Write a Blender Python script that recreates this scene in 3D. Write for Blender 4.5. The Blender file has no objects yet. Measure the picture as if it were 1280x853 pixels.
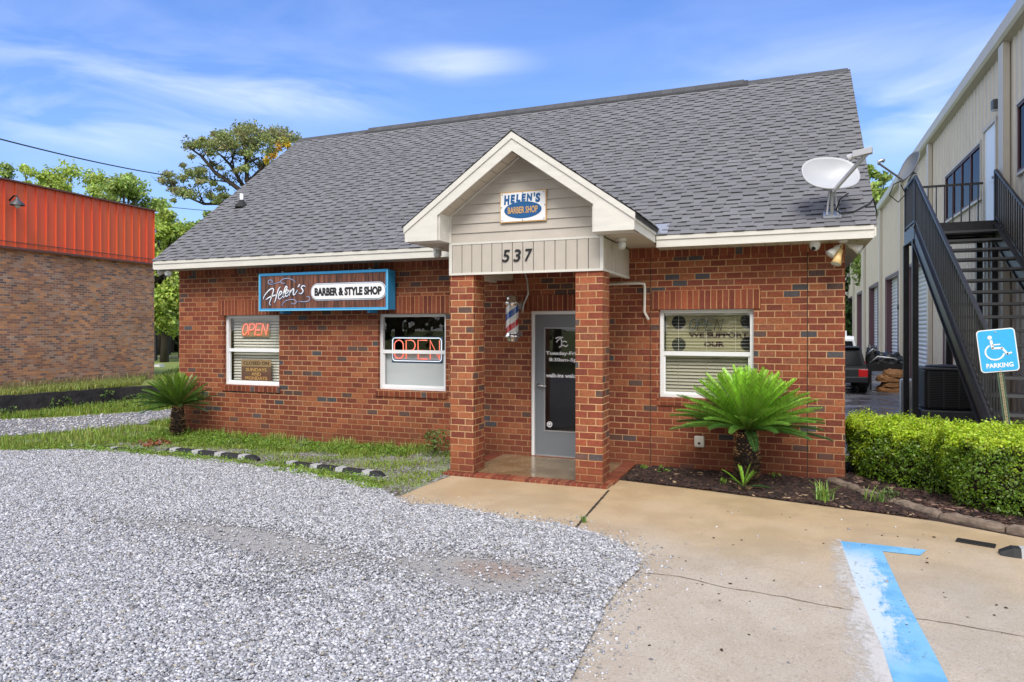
import bpy, math, random
import numpy as np
from mathutils import Vector, Matrix
random.seed(7); rng = np.random.default_rng(7)
scn = bpy.context.scene
R = math.radians

# ------------------------------------------------------------------ camera, sky, sun, exposure
EYE = 1.9; YAW = R(22.1); FPX = 860.0; HOR = 412.0
SY, CY = math.sin(YAW), math.cos(YAW)
cam = bpy.data.cameras.new('camera'); camo = bpy.data.objects.new('camera', cam)
scn.collection.objects.link(camo); scn.camera = camo
camo.location = (0, 0, EYE); camo.rotation_euler = (R(90), 0, YAW)
cam.sensor_width = 36.0; cam.lens = 36.0 * FPX / 1280; cam.shift_y = -(426.5 - HOR) / 1280
cam.clip_start = 0.05; cam.clip_end = 3000

SUN_EL = 50; SUN_AZ = 164          # azimuth clockwise from +Y
w = bpy.data.worlds.new("World"); scn.world = w; w.use_nodes = True
def build_world():
    nt = w.node_tree; N = nt.nodes; L = nt.links; N.clear()
    out = N.new('ShaderNodeOutputWorld'); bg = N.new('ShaderNodeBackground'); bg.inputs[1].default_value = 0.10
    sky = N.new('ShaderNodeTexSky'); sky.sky_type = 'NISHITA'; sky.sun_disc = False
    sky.sun_elevation = R(SUN_EL); sky.sun_rotation = R(SUN_AZ)
    sky.air_density = 1.6; sky.dust_density = 0.6; sky.ozone_density = 2.2; sky.altitude = 0
    tc = N.new('ShaderNodeTexCoord')
    nrm = N.new('ShaderNodeVectorMath'); nrm.operation = 'NORMALIZE'; L.new(tc.outputs['Generated'], nrm.inputs[0])
    def clouddir(px, py):
        a = (px - 640) / FPX; b = -(py - HOR) / FPX
        v = Vector((CY * a - SY, SY * a + CY, b)); return v.normalized()
    mp = N.new('ShaderNodeMapping'); mp.inputs['Scale'].default_value = (2.2, 2.2, 9.0); mp.inputs['Rotation'].default_value = (0.12, -0.1, 0)
    L.new(nrm.outputs[0], mp.inputs[0])
    no = N.new('ShaderNodeTexNoise'); no.inputs['Scale'].default_value = 1.7; no.inputs['Detail'].default_value = 7; no.inputs['Roughness'].default_value = 0.52
    no.inputs['Distortion'].default_value = 0.7
    L.new(mp.outputs[0], no.inputs[0])
    acc = None
    for (px, py, wid, amp) in [(60, 125, 22, .24), (170, 150, 14, .15), (120, 60, 22, .12), (370, 122, 12, .30), (250, 110, 14, .14), (575, 80, 8, .42), (1180, 95, 24, .22),
                               (1080, 170, 15, .24), (930, 60, 16, .06), (440, 40, 18, .05)]:
        d = N.new('ShaderNodeVectorMath'); d.operation = 'SUBTRACT'; L.new(nrm.outputs[0], d.inputs[0]); d.inputs[1].default_value = clouddir(px, py)
        sc = N.new('ShaderNodeVectorMath'); sc.operation = 'MULTIPLY'; L.new(d.outputs[0], sc.inputs[0]); sc.inputs[1].default_value = (1, 1, 4.5)
        ln = N.new('ShaderNodeVectorMath'); ln.operation = 'LENGTH'; L.new(sc.outputs[0], ln.inputs[0])
        mr = N.new('ShaderNodeMapRange'); mr.interpolation_type = 'SMOOTHSTEP'; L.new(ln.outputs['Value'], mr.inputs[0])
        mr.inputs[1].default_value = 0; mr.inputs[2].default_value = R(wid) ; mr.inputs[3].default_value = amp; mr.inputs[4].default_value = 0
        if acc is None: acc = mr.outputs[0]
        else:
            mx = N.new('ShaderNodeMath'); mx.operation = 'ADD'; L.new(acc, mx.inputs[0]); L.new(mr.outputs[0], mx.inputs[1]); acc = mx.outputs[0]
    nm = N.new('ShaderNodeMapRange'); L.new(no.outputs[0], nm.inputs[0]); nm.inputs[1].default_value = 0.36; nm.inputs[2].default_value = 0.68
    mu = N.new('ShaderNodeMath'); mu.operation = 'MULTIPLY'; L.new(acc, mu.inputs[0]); L.new(nm.outputs[0], mu.inputs[1])
    # thin veil everywhere
    ad = N.new('ShaderNodeMath'); ad.operation = 'MULTIPLY_ADD'; L.new(nm.outputs[0], ad.inputs[0]); ad.inputs[1].default_value = 0.035; L.new(mu.outputs[0], ad.inputs[2]); ad.use_clamp = True
    # unseen bright cloud bank added behind the camera to whiten the ambient light
    sy = N.new('ShaderNodeSeparateXYZ'); L.new(nrm.outputs[0], sy.inputs[0]); bk = N.new('ShaderNodeMapRange'); bk.interpolation_type = 'SMOOTHSTEP'; L.new(sy.outputs[1], bk.inputs[0]); bk.inputs[1].default_value = .22; bk.inputs[2].default_value = -.35; bk.inputs[3].default_value = 0; bk.inputs[4].default_value = .9
    a2 = N.new('ShaderNodeMath'); a2.operation = 'MAXIMUM'; L.new(ad.outputs[0], a2.inputs[0]); L.new(bk.outputs[0], a2.inputs[1]); ad = a2
    tint = N.new('ShaderNodeMix'); tint.data_type = 'RGBA'; tint.blend_type = 'MULTIPLY'; tint.inputs[0].default_value = 1
    L.new(sky.outputs[0], tint.inputs[6]); tint.inputs[7].default_value = (.52, .68, 1.14, 1)
    mix = N.new('ShaderNodeMix'); mix.data_type = 'RGBA'; L.new(ad.outputs[0], mix.inputs[0]); L.new(tint.outputs[2], mix.inputs[6]); mix.inputs[7].default_value = (9.6, 9.6, 9.8, 1)
    L.new(mix.outputs[2], bg.inputs[0]); L.new(bg.outputs[0], out.inputs[0])
build_world()
sun = bpy.data.lights.new('sun', 'SUN'); sun.energy = 1.7; sun.angle = R(24); sun.color = (1.0, 0.95, 0.87)
suno = bpy.data.objects.new('sun', sun); scn.collection.objects.link(suno)
sd = Vector((math.cos(R(SUN_EL)) * math.sin(R(SUN_AZ)), math.cos(R(SUN_EL)) * math.cos(R(SUN_AZ)), math.sin(R(SUN_EL))))
suno.rotation_euler = (-sd).to_track_quat('-Z', 'Y').to_euler(); suno.location = sd * 30
vs = scn.view_settings; vs.view_transform = 'Standard'; vs.look = 'None'; vs.gamma = 1; vs.use_curve_mapping = False; vs.exposure = 0.85

# ------------------------------------------------------------------ survey: sight lines cut with known planes
def ray(px, py):
    a = (px - 640) / FPX; b = -(py - HOR) / FPX
    return (CY * a - SY, SY * a + CY, b)
def G(px, py, Z=0.0):
    r = ray(px, py); k = (Z - EYE) / r[2]; return Vector((r[0] * k, r[1] * k, Z))
def Wy(px, py, Y):
    r = ray(px, py); k = Y / r[1]; return Vector((r[0] * k, Y, EYE + r[2] * k))
def Wx(px, py, X):
    r = ray(px, py); k = X / r[0]; return Vector((X, r[1] * k, EYE + r[2] * k))
def Dp(px, py, z):
    r = ray(px, py); return Vector((r[0] * z, r[1] * z, EYE + r[2] * z))

# ------------------------------------------------------------------ materials
MATS = {}
def mat(name, col=(.5, .5, .5), rough=.6, metal=0.0, spec=.5, var=0.0, vscale=4.0, bump=0.0, bscale=60.0, attr=False, emit=None, estr=0, coat=0, transl=0, stretch=None, col2=None, sss=0):
    m = bpy.data.materials.new(name); m.use_nodes = True; MATS[name] = m
    nt = m.node_tree; N = nt.nodes; L = nt.links; b = N['Principled BSDF']
    b.inputs['Base Color'].default_value = (*col, 1); b.inputs['Roughness'].default_value = rough
    b.inputs['Metallic'].default_value = metal; b.inputs['Specular IOR Level'].default_value = spec; b.inputs['Coat Weight'].default_value = coat
    src = None
    if attr:
        a = N.new('ShaderNodeAttribute'); a.attribute_name = 'tint'; src = a.outputs['Color']
    if var > 0 or col2:
        g = N.new('ShaderNodeNewGeometry'); vec = g.outputs['Position']
        if stretch:
            mp = N.new('ShaderNodeMapping'); mp.inputs['Scale'].default_value = stretch; L.new(vec, mp.inputs[0]); vec = mp.outputs[0]
        n = N.new('ShaderNodeTexNoise'); n.inputs['Scale'].default_value = vscale; n.inputs['Detail'].default_value = 6; n.inputs['Roughness'].default_value = .6; L.new(vec, n.inputs[0])
        if col2:
            mr = N.new('ShaderNodeMapRange'); mr.inputs[1].default_value = .35; mr.inputs[2].default_value = .65; L.new(n.outputs[0], mr.inputs[0])
            mx = N.new('ShaderNodeMix'); mx.data_type = 'RGBA'; L.new(mr.outputs[0], mx.inputs[0]); mx.inputs[6].default_value = (*col, 1); mx.inputs[7].default_value = (*col2, 1); src = mx.outputs[2]
        if var > 0:
            mr = N.new('ShaderNodeMapRange'); mr.inputs[1].default_value = .25; mr.inputs[2].default_value = .75; mr.inputs[3].default_value = 1 - var; mr.inputs[4].default_value = 1 + var * .6; L.new(n.outputs[0], mr.inputs[0])
            mx = N.new('ShaderNodeMix'); mx.data_type = 'RGBA'; mx.blend_type = 'MULTIPLY'; mx.inputs[0].default_value = 1
            if src: L.new(src, mx.inputs[6])
            else: mx.inputs[6].default_value = (*col, 1)
            L.new(mr.outputs[0], mx.inputs[7]); src = mx.outputs[2]
    if src: L.new(src, b.inputs['Base Color'])
    if bump > 0:
        g = N.new('ShaderNodeNewGeometry'); n = N.new('ShaderNodeTexNoise'); n.inputs['Scale'].default_value = bscale; n.inputs['Detail'].default_value = 4; L.new(g.outputs['Position'], n.inputs[0])
        bp = N.new('ShaderNodeBump'); bp.inputs['Strength'].default_value = 1; bp.inputs['Distance'].default_value = bump; L.new(n.outputs[0], bp.inputs['Height']); L.new(bp.outputs[0], b.inputs['Normal'])
    if emit:
        b.inputs['Emission Color'].default_value = (*emit, 1); b.inputs['Emission Strength'].default_value = estr
    if transl > 0:
        t = N.new('ShaderNodeBsdfTranslucent'); ms = N.new('ShaderNodeMixShader'); ms.inputs[0].default_value = transl
        if src: L.new(src, t.inputs[0])
        else: t.inputs[0].default_value = (*col, 1)
        L.new(b.outputs[0], ms.inputs[1]); L.new(t.outputs[0], ms.inputs[2]); L.new(ms.outputs[0], N['Material Output'].inputs[0])
    return m

def mth(nt, op, a, b=None, c=None):
    n = nt.nodes.new('ShaderNodeMath'); n.operation = op
    for i, v in enumerate((a, b, c)):
        if v is None: continue
        if isinstance(v, (int, float)): n.inputs[i].default_value = v
        else: nt.links.new(v, n.inputs[i])
    return n.outputs[0]

def brick_mat(name, stops, mortar, BL=.2, BH=.0856, MT=.011, offset=.5, u0=0, v0=0, depth=.007, flat=False, stain=True, vary=.25, grain=1.0, rough=.8, uv=None):
    m = bpy.data.materials.new(name); m.use_nodes = True; MATS[name] = m
    nt = m.node_tree; N = nt.nodes; L = nt.links; bs = N['Principled BSDF']
    g = N.new('ShaderNodeNewGeometry'); sp = N.new('ShaderNodeSeparateXYZ'); L.new(g.outputs['Position'], sp.inputs[0])
    sn = N.new('ShaderNodeSeparateXYZ'); L.new(g.outputs['True Normal'], sn.inputs[0])
    ax = mth(nt, 'GREATER_THAN', mth(nt, 'ABSOLUTE', sn.outputs[0]), 0.6)
    if uv == 'floor':
        u, v = sp.outputs[0], sp.outputs[1]
    elif uv == 'floor_y':
        u, v = sp.outputs[1], sp.outputs[0]
    else:
        u = mth(nt, 'ADD', mth(nt, 'MULTIPLY', sp.outputs[1], ax), mth(nt, 'MULTIPLY', sp.outputs[0], mth(nt, 'SUBTRACT', 1, ax)))
        u = mth(nt, 'ADD', u, mth(nt, 'MULTIPLY', ax, .05)); v = sp.outputs[2]
    # slightly irregular laying
    wn = N.new('ShaderNodeTexNoise'); wn.inputs['Scale'].default_value = 9; wn.inputs['Detail'].default_value = 2; L.new(g.outputs['Position'], wn.inputs[0])
    wob = mth(nt, 'MULTIPLY', mth(nt, 'SUBTRACT', wn.outputs[0], .5), .006)
    v = mth(nt, 'ADD', mth(nt, 'ADD', v, wob), v0); u = mth(nt, 'ADD', mth(nt, 'ADD', u, wob), u0)
    rv = mth(nt, 'DIVIDE', v, BH); row = mth(nt, 'FLOOR', rv); fv = mth(nt, 'FRACT', rv)
    # half-bond plus a small slip that differs from course to course
    wr = N.new('ShaderNodeTexWhiteNoise'); wr.noise_dimensions = '1D'; L.new(row, wr.inputs['W'])
    slip = mth(nt, 'MULTIPLY', mth(nt, 'SUBTRACT', wr.outputs[0], .5), .10 if offset else 0)
    cu = mth(nt, 'ADD', mth(nt, 'ADD', mth(nt, 'DIVIDE', u, BL), mth(nt, 'MULTIPLY', mth(nt, 'FLOORED_MODULO', row, 2), offset)), slip)
    col = mth(nt, 'FLOOR', cu); fu = mth(nt, 'FRACT', cu)
    du = mth(nt, 'MULTIPLY', mth(nt, 'MINIMUM', fu, mth(nt, 'SUBTRACT', 1, fu)), BL)
    dv = mth(nt, 'MULTIPLY', mth(nt, 'MINIMUM', fv, mth(nt, 'SUBTRACT', 1, fv)), BH)
    d = mth(nt, 'MINIMUM', du, dv)
    en = N.new('ShaderNodeTexNoise'); en.inputs['Scale'].default_value = 55; en.inputs['Detail'].default_value = 3; L.new(g.outputs['Position'], en.inputs[0])
    d = mth(nt, 'ADD', d, mth(nt, 'MULTIPLY', mth(nt, 'SUBTRACT', en.outputs[0], .5), .004))
    mr = N.new('ShaderNodeMapRange'); mr.interpolation_type = 'SMOOTHSTEP'; L.new(d, mr.inputs[0]); mr.inputs[1].default_value = MT * .42; mr.inputs[2].default_value = MT * .42 + .003
    mask = mr.outputs[0]
    cb = N.new('ShaderNodeCombineXYZ'); L.new(col, cb.inputs[0]); L.new(row, cb.inputs[1]); L.new(ax, cb.inputs[2])
    wh = N.new('ShaderNodeTexWhiteNoise'); wh.noise_dimensions = '3D'; L.new(cb.outputs[0], wh.inputs['Vector'])
    rp = N.new('ShaderNodeValToRGB'); L.new(wh.outputs['Value'], rp.inputs[0]); rp.color_ramp.interpolation = 'CONSTANT'
    els = rp.color_ramp.elements
    els[0].position = stops[0][0]; els[0].color = (*stops[0][1], 1); els[1].position = stops[1][0]; els[1].color = (*stops[1][1], 1)
    for p, c in stops[2:]:
        e = els.new(p); e.color = (*c, 1)
    # variation inside bricks
    fn = N.new('ShaderNodeTexNoise'); fn.inputs['Scale'].default_value = 28; fn.inputs['Detail'].default_value = 6; fn.inputs['Roughness'].default_value = .7; L.new(g.outputs['Position'], fn.inputs[0])
    vr = N.new('ShaderNodeMapRange'); L.new(fn.outputs[0], vr.inputs[0]); vr.inputs[1].default_value = .3; vr.inputs[2].default_value = .7; vr.inputs[3].default_value = 1 - vary; vr.inputs[4].default_value = 1 + vary
    sc = N.new('ShaderNodeMix'); sc.data_type = 'RGBA'; sc.blend_type = 'MULTIPLY'; sc.inputs[0].default_value = 1; L.new(rp.outputs[0], sc.inputs[6]); L.new(vr.outputs[0], sc.inputs[7])
    v2 = mth(nt, 'ADD', .84, mth(nt, 'MULTIPLY', wh.outputs['Color'], .34))
    s2 = N.new('ShaderNodeMix'); s2.data_type = 'RGBA'; s2.blend_type = 'MULTIPLY'; s2.inputs[0].default_value = 1; L.new(sc.outputs[2], s2.inputs[6]); L.new(v2, s2.inputs[7])
    # weathering: broad soft patches over many courses, and fine pitting
    wp = N.new('ShaderNodeTexNoise'); wp.inputs['Scale'].default_value = .9; wp.inputs['Detail'].default_value = 7; wp.inputs['Roughness'].default_value = .65; L.new(g.outputs['Position'], wp.inputs[0])
    wpr = N.new('ShaderNodeMapRange'); L.new(wp.outputs[0], wpr.inputs[0]); wpr.inputs[1].default_value = .35; wpr.inputs[2].default_value = .65; wpr.inputs[3].default_value = .80; wpr.inputs[4].default_value = 1.16
    s3 = N.new('ShaderNodeMix'); s3.data_type = 'RGBA'; s3.blend_type = 'MULTIPLY'; s3.inputs[0].default_value = 1; L.new(s2.outputs[2], s3.inputs[6]); L.new(wpr.outputs[0], s3.inputs[7]); s2 = s3
    # mortar colour drifts between pale and brick-stained
    ln = N.new('ShaderNodeTexNoise'); ln.inputs['Scale'].default_value = 1.6; ln.inputs['Detail'].default_value = 5; L.new(g.outputs['Position'], ln.inputs[0])
    lr = N.new('ShaderNodeMapRange'); L.new(ln.outputs[0], lr.inputs[0]); lr.inputs[1].default_value = .35; lr.inputs[2].default_value = .65
    mo = N.new('ShaderNodeMix'); mo.data_type = 'RGBA'; L.new(lr.outputs[0], mo.inputs[0]); mo.inputs[6].default_value = (*mortar, 1); mo.inputs[7].default_value = (mortar[0] * .72, mortar[1] * .58, mortar[2] * .5, 1)
    fm = N.new('ShaderNodeMix'); fm.data_type = 'RGBA'; L.new(mask, fm.inputs[0]); L.new(mo.outputs[2], fm.inputs[6]); L.new(s2.outputs[2], fm.inputs[7])
    res = fm.outputs[2]
    if stain:   # splash dirt at the foot of the wall, run marks
        zf = N.new('ShaderNodeMapRange'); L.new(mth(nt, 'ADD', sp.outputs[2], mth(nt, 'MULTIPLY', ln.outputs[0], .5)), zf.inputs[0]); zf.inputs[1].default_value = .25; zf.inputs[2].default_value = .75; zf.inputs[3].default_value = .62; zf.inputs[4].default_value = 0
        st = N.new('ShaderNodeMix'); st.data_type = 'RGBA'; L.new(zf.outputs[0], st.inputs[0]); L.new(res, st.inputs[6]); st.inputs[7].default_value = (.15, .045, .022, 1)
        res = st.outputs[2]
    L.new(res, bs.inputs['Base Color']); bs.inputs['Roughness'].default_value = rough; bs.inputs['Specular IOR Level'].default_value = .3
    h = mth(nt, 'ADD', mth(nt, 'MULTIPLY', mask, 1.0), mth(nt, 'MULTIPLY', fn.outputs[0], .35 * grain))
    tl = mth(nt, 'MULTIPLY', mth(nt, 'MULTIPLY', wh.outputs['Color'], .25), mask)
    bp = N.new('ShaderNodeBump'); bp.inputs['Strength'].default_value = .9; bp.inputs['Distance'].default_value = depth; L.new(mth(nt, 'ADD', h, tl), bp.inputs['Height']); L.new(bp.outputs[0], bs.inputs['Normal'])
    return m

HB = [(0, (.225, .060, .029)), (.2, (.190, .047, .026)), (.42, (.255, .077, .035)), (.58, (.165, .043, .026)), (.72, (.275, .093, .041)), (.84, (.205, .069, .038)), (.925, (.095, .056, .048)), (.965, (.07, .064, .070))]
brick_mat('house_brick', HB, (.50, .29, .155), MT=.0125, vary=.38)
brick_mat('pillar_brick', [(p, tuple(min(1, x * 1.18) for x in c)) for p, c in HB], (.62, .40, .21), v0=.03, BL=.205, u0=.03)
SB = [(0, (.19, .045, .022)), (.35, (.235, .062, .028)), (.65, (.15, .036, .022)), (.85, (.21, .055, .03))]
brick_mat('soldier_brick', SB, (.50, .27, .13), BL=.0765, BH=.30, offset=0, v0=-2.13, stain=False)
brick_mat('header_brick', SB + [(.92, (.09, .07, .07))], (.42, .22, .11), BL=.098, BH=.14, offset=0, v0=-2.88, stain=False)
brick_mat('curb_brick', [(0, (.20, .045, .025)), (.35, (.15, .035, .022)), (.7, (.27, .085, .045))], (.34, .20, .12), BL=.075, BH=.5, offset=0, v0=.2, stain=False, uv='floor', rough=.5)
brick_mat('curb_brick_side', [(0, (.20, .045, .025)), (.35, (.15, .035, .022)), (.7, (.27, .085, .045))], (.34, .20, .12), BL=.075, BH=.5, offset=0, v0=.2, stain=False, uv='floor_y', rough=.5)
brick_mat('old_brick', [(0, (.50, .23, .12)), (.2, (.36, .17, .10)), (.40, (.64, .29, .12)), (.62, (.32, .165, .11)), (.74, (.48, .29, .19)), (.93, (.21, .135, .11))], (.55, .44, .35), BH=.060, BL=.17, MT=.010, depth=.005, stain=True)
mat('orange_metal', (.86, .17, .055), .55, var=.18, vscale=2.2, stretch=(1, 1, .25), col2=(.78, .11, .045))
mat('brown_trim', (.16, .07, .05), .5)
mat('white_trim', (.68, .655, .60), .5, var=.10, vscale=5, stretch=(.6, .6, 3))
mat('white_vinyl', (.80, .81, .82), .35)
mat('soffit', (.54, .48, .40), .6, var=.1, vscale=6)
mat('siding', (.50, .45, .39), .5, var=.08, vscale=5, bump=.0006, bscale=40)
mat('groove', (.10, .09, .08), .8)
mat('grey_door', (.17, .185, .205), .4, var=.05)
mat('door_rail', (.35, .36, .37), .35, metal=.4)
mat('chrome', (.75, .75, .76), .18, metal=1)
mat('galv', (.55, .56, .56), .4, metal=.7, var=.1, vscale=20)
mat('blind', (.86, .83, .76), .5, transl=.2)
mat('blind_olive', (.50, .47, .36), .5, transl=.12)
mat('interior', (.22, .21, .20), .9)
mat('frosted', (.60, .63, .66), .6)
mat('black_print', (.012, .012, .016), .5)
mat('white_print', (.82, .82, .84), .5)
mat('lilac_print', (.42, .46, .66), .5)
mat('navy_print', (.03, .07, .16), .5)
mat('blue_print', (.010, .095, .27), .45)
mat('gold_print', (.62, .36, .12), .5)
mat('brown_print', (.05, .012, .012), .6)
mat('sign_blue', (.03, .30, .62), .35)
mat('sign_pale_blue', (.20, .55, .72), .35)
mat('sign_plank', (.05, .022, .018), .4, var=.6, vscale=3.2, stretch=(9, 1, .5), col2=(.24, .085, .05))
mat('hc_blue', (.045, .42, .80), .4, var=.08, vscale=20)
mat('paper_brown', (.16, .075, .05), .6, var=.2, vscale=30)
mat('paper_tan', (.38, .24, .12), .6)
mat('banner', (.46, .43, .27), .7)
mat('neon_red', (.9, .25, .2), .3, emit=(1, .17, .10), estr=.75)
mat('neon_white', (.8, .85, .9), .3, emit=(.75, .85, 1), estr=.45)
mat('neon_off', (.15, .2, .24), .2)
mat('neon_green', (.1, .3, .22), .3)
mat('dish_white', (.44, .45, .48), .4, var=.05)
mat('dish_grey', (.16, .17, .185), .45)
mat('cable', (.012, .012, .012), .5)
mat('stair_metal', (.040, .039, .043), .42, metal=.2, var=.3, vscale=14)
mat('stair_nosing', (.10, .10, .105), .4)
mat('metal_wall', (.60, .55, .46), .45, var=.07, vscale=1.2)
mat('metal_trim', (.56, .51, .43), .45, var=.05)
mat('purple_frame', (.10, .045, .06), .5)
mat('roller', (.62, .64, .64), .4)
mat('ac_black', (.016, .018, .02), .5)
mat('ac_grey', (.075, .08, .088), .45, var=.2, vscale=10)
mat('yellow_lamp', (.75, .52, .22), .4)
mat('clear_glass_globe', (.62, .64, .62), .12, metal=.2)
mat('red_lens', (.55, .02, .02), .15)
mat('car_dark', (.020, .022, .026), .5, spec=.3)
mat('tinted_glass', (.012, .014, .016), .12, spec=.5)
mat('car_silver', (.32, .34, .36), .25, metal=.5)
mat('tyre', (.015, .015, .015), .8)
mat('van_white', (.78, .80, .82), .3)
mat('tarp_black', (.02, .021, .022), .4, var=.3, bump=.01, bscale=9)
mat('tarp_brown', (.36, .17, .06), .7, var=.4, vscale=8, bump=.02, bscale=7)
mat('stop_black', (.016, .017, .02), .6, var=.2, vscale=20)
mat('stop_white', (.40, .40, .41), .7, var=.2, vscale=30)
mat('kerb_stone', (.20, .15, .115), .9, var=.6, vscale=7, bump=.008, bscale=30)
mat('retaining', (.034, .029, .031), .9, var=.5, vscale=4, bump=.03, bscale=7, stretch=(1, 1, 1))  # concrete block; the shadow on its face is put into the base colour
mat('sago_trunk', attr=True, rough=.9)
mat('frond', attr=True, rough=.38, transl=.22)
mat('leaf', attr=True, rough=.5, transl=.28)
mat('leaf_glossy', attr=True, rough=.36, transl=.30)
mat('bark', (.055, .043, .034), .9, var=.4, vscale=6, stretch=(1, 1, .3))
mat('bark_pale', (.14, .12, .10), .9, var=.4, vscale=3)
mat('twig', (.035, .022, .014), .9, var=.4, vscale=30)
mat('iron', (.02, .018, .018), .6)
mat('drain_dark', (.004, .004, .004), .9)
mat('rusty_post', (.30, .25, .16), .6, var=.35, vscale=25)
mat('post_green', (.12, .19, .14), .6, var=.3, vscale=25)
mat('hole', (.02, .02, .02), .9)
mat('conduit', (.66, .62, .55), .45)
mat('stone_chip', attr=True, rough=.75)
mat('brick_rubble', (.26, .08, .045), .9, var=.3, vscale=30)
mat('mulch', attr=True, rough=.9)
mat('shingle', attr=True, rough=.92, var=.22, vscale=70, bump=.0025, bscale=260)
mat('shingle_edge', (.045, .045, .05), .9)
mat('vent_rubber', (.02, .02, .022), .8)

def glass_mat(name, tint, refl=.9, rough=.01):
    m = bpy.data.materials.new(name); m.use_nodes = True; MATS[name] = m; nt = m.node_tree; N = nt.nodes; L = nt.links; N.remove(N['Principled BSDF'])
    t = N.new('ShaderNodeBsdfTransparent'); t.inputs[0].default_value = (*tint, 1); g = N.new('ShaderNodeBsdfGlossy'); g.inputs['Roughness'].default_value = rough; g.inputs[0].default_value = (refl,) * 3 + (1,)
    f = N.new('ShaderNodeFresnel'); f.inputs[0].default_value = 1.62
    ms = N.new('ShaderNodeMixShader'); ge = N.new('ShaderNodeNewGeometry'); fr_ = mth(nt, 'MULTIPLY', f.outputs[0], mth(nt, 'SUBTRACT', 1, ge.outputs['Backfacing'])); L.new(fr_, ms.inputs[0]); L.new(t.outputs[0], ms.inputs[1]); L.new(g.outputs[0], ms.inputs[2]); L.new(ms.outputs[0], N['Material Output'].inputs[0])
glass_mat('glass', (.95, .955, .945)); glass_mat('dark_glass', (.25, .27, .28)); glass_mat('car_glass', (.25, .32, .3), refl=.4)

def ground_mat(name, build):
    m = bpy.data.materials.new(name); m.use_nodes = True; MATS[name] = m; nt = m.node_tree
    build(nt, nt.nodes, nt.links, nt.nodes['Principled BSDF'], nt.nodes.new('ShaderNodeNewGeometry').outputs['Position'])
def noise(nt, pos, s, d=5, r=.6, stretch=None, dist=0):
    if stretch:
        mp = nt.nodes.new('ShaderNodeMapping'); mp.inputs['Scale'].default_value = stretch; nt.links.new(pos, mp.inputs[0]); pos = mp.outputs[0]
    n = nt.nodes.new('ShaderNodeTexNoise'); n.inputs['Scale'].default_value = s; n.inputs['Detail'].default_value = d; n.inputs['Roughness'].default_value = r; n.inputs['Distortion'].default_value = dist; nt.links.new(pos, n.inputs[0]); return n.outputs[0]
def rng_(nt, v, a, b, c=0, d=1, smooth=True):
    m = nt.nodes.new('ShaderNodeMapRange'); m.interpolation_type = 'SMOOTHSTEP' if smooth else 'LINEAR'
    nt.links.new(v, m.inputs[0]); m.inputs[1].default_value = a; m.inputs[2].default_value = b; m.inputs[3].default_value = c; m.inputs[4].default_value = d; return m.outputs[0]
def cmix(nt, f, a, b, mode='MIX'):
    m = nt.nodes.new('ShaderNodeMix'); m.data_type = 'RGBA'; m.blend_type = mode
    for i, v in ((0, f), (6, a), (7, b)):
        if isinstance(v, tuple): m.inputs[i].default_value = (*v, 1)
        elif isinstance(v, (int, float)): m.inputs[i].default_value = v
        else: nt.links.new(v, m.inputs[i])
    return m.outputs[2]
def bumpn(nt, h, dist, bs, s=1):
    b = nt.nodes.new('ShaderNodeBump'); b.inputs['Distance'].default_value = dist; b.inputs['Strength'].default_value = s; nt.links.new(h, b.inputs['Height']); nt.links.new(b.outputs[0], bs.inputs['Normal'])
def sep(nt, pos):
    s = nt.nodes.new('ShaderNodeSeparateXYZ'); nt.links.new(pos, s.inputs[0]); return s.outputs

def m_concrete(nt, N, L, bs, pos):
    x, y, z = sep(nt, pos)
    big = noise(nt, pos, .55, 5, .55); mid = noise(nt, pos, 3.5, 6, .65); fine = noise(nt, pos, 120, 3, .7); gr = noise(nt, pos, 420, 2, .6)
    # iron-tan film near the building, washed grey-pink aggregate further out
    f = rng_(nt, mth(nt, 'ADD', y, mth(nt, 'MULTIPLY', mth(nt, 'SUBTRACT', big, .5), 4.5)), 4.9, 7.4)
    c = cmix(nt, f, (.47, .41, .335), (.46, .335, .19))
    c = cmix(nt, rng_(nt, mid, .3, .7, 0, .30), c, (.36, .275, .18))
    c = cmix(nt, rng_(nt, big, .45, .7, 0, .30), c, (.56, .48, .38))
    c = cmix(nt, 1.0, c, rng_(nt, fine, .3, .7, .86, 1.12), 'MULTIPLY')
    vo = N.new('ShaderNodeTexVoronoi'); vo.inputs['Scale'].default_value = 95; L.new(pos, vo.inputs[0])
    sv = sep(nt, vo.outputs['Color'])
    sw = mth(nt, 'MULTIPLY', mth(nt, 'GREATER_THAN', sv[0], .72), mth(nt, 'SUBTRACT', 1, mth(nt, 'MULTIPLY', f, .8)))
    c = cmix(nt, mth(nt, 'MULTIPLY', sw, .45), c, cmix(nt, sv[1], (.62, .56, .50), (.20, .15, .11)))
    L.new(c, bs.inputs['Base Color'])
    L.new(rng_(nt, noise(nt, pos, 1.3, 4), .4, .62, .34, .72), bs.inputs['Roughness'])
    bumpn(nt, mth(nt, 'ADD', mth(nt, 'MULTIPLY', fine, .6), mth(nt, 'MULTIPLY', mid, 1.0)), .004, bs, .8)
ground_mat('concrete', m_concrete)
def m_porch(nt, N, L, bs, pos):
    c = cmix(nt, rng_(nt, noise(nt, pos, 2.2, 5), .35, .65), (.17, .115, .06), (.26, .19, .11))
    L.new(c, bs.inputs['Base Color']); L.new(rng_(nt, noise(nt, pos, 1.6, 3), .38, .62, .06, .30), bs.inputs['Roughness']); bs.inputs['Specular IOR Level'].default_value = .8
    bumpn(nt, noise(nt, pos, 30, 3), .0006, bs)
ground_mat('wet_porch', m_porch)
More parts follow.
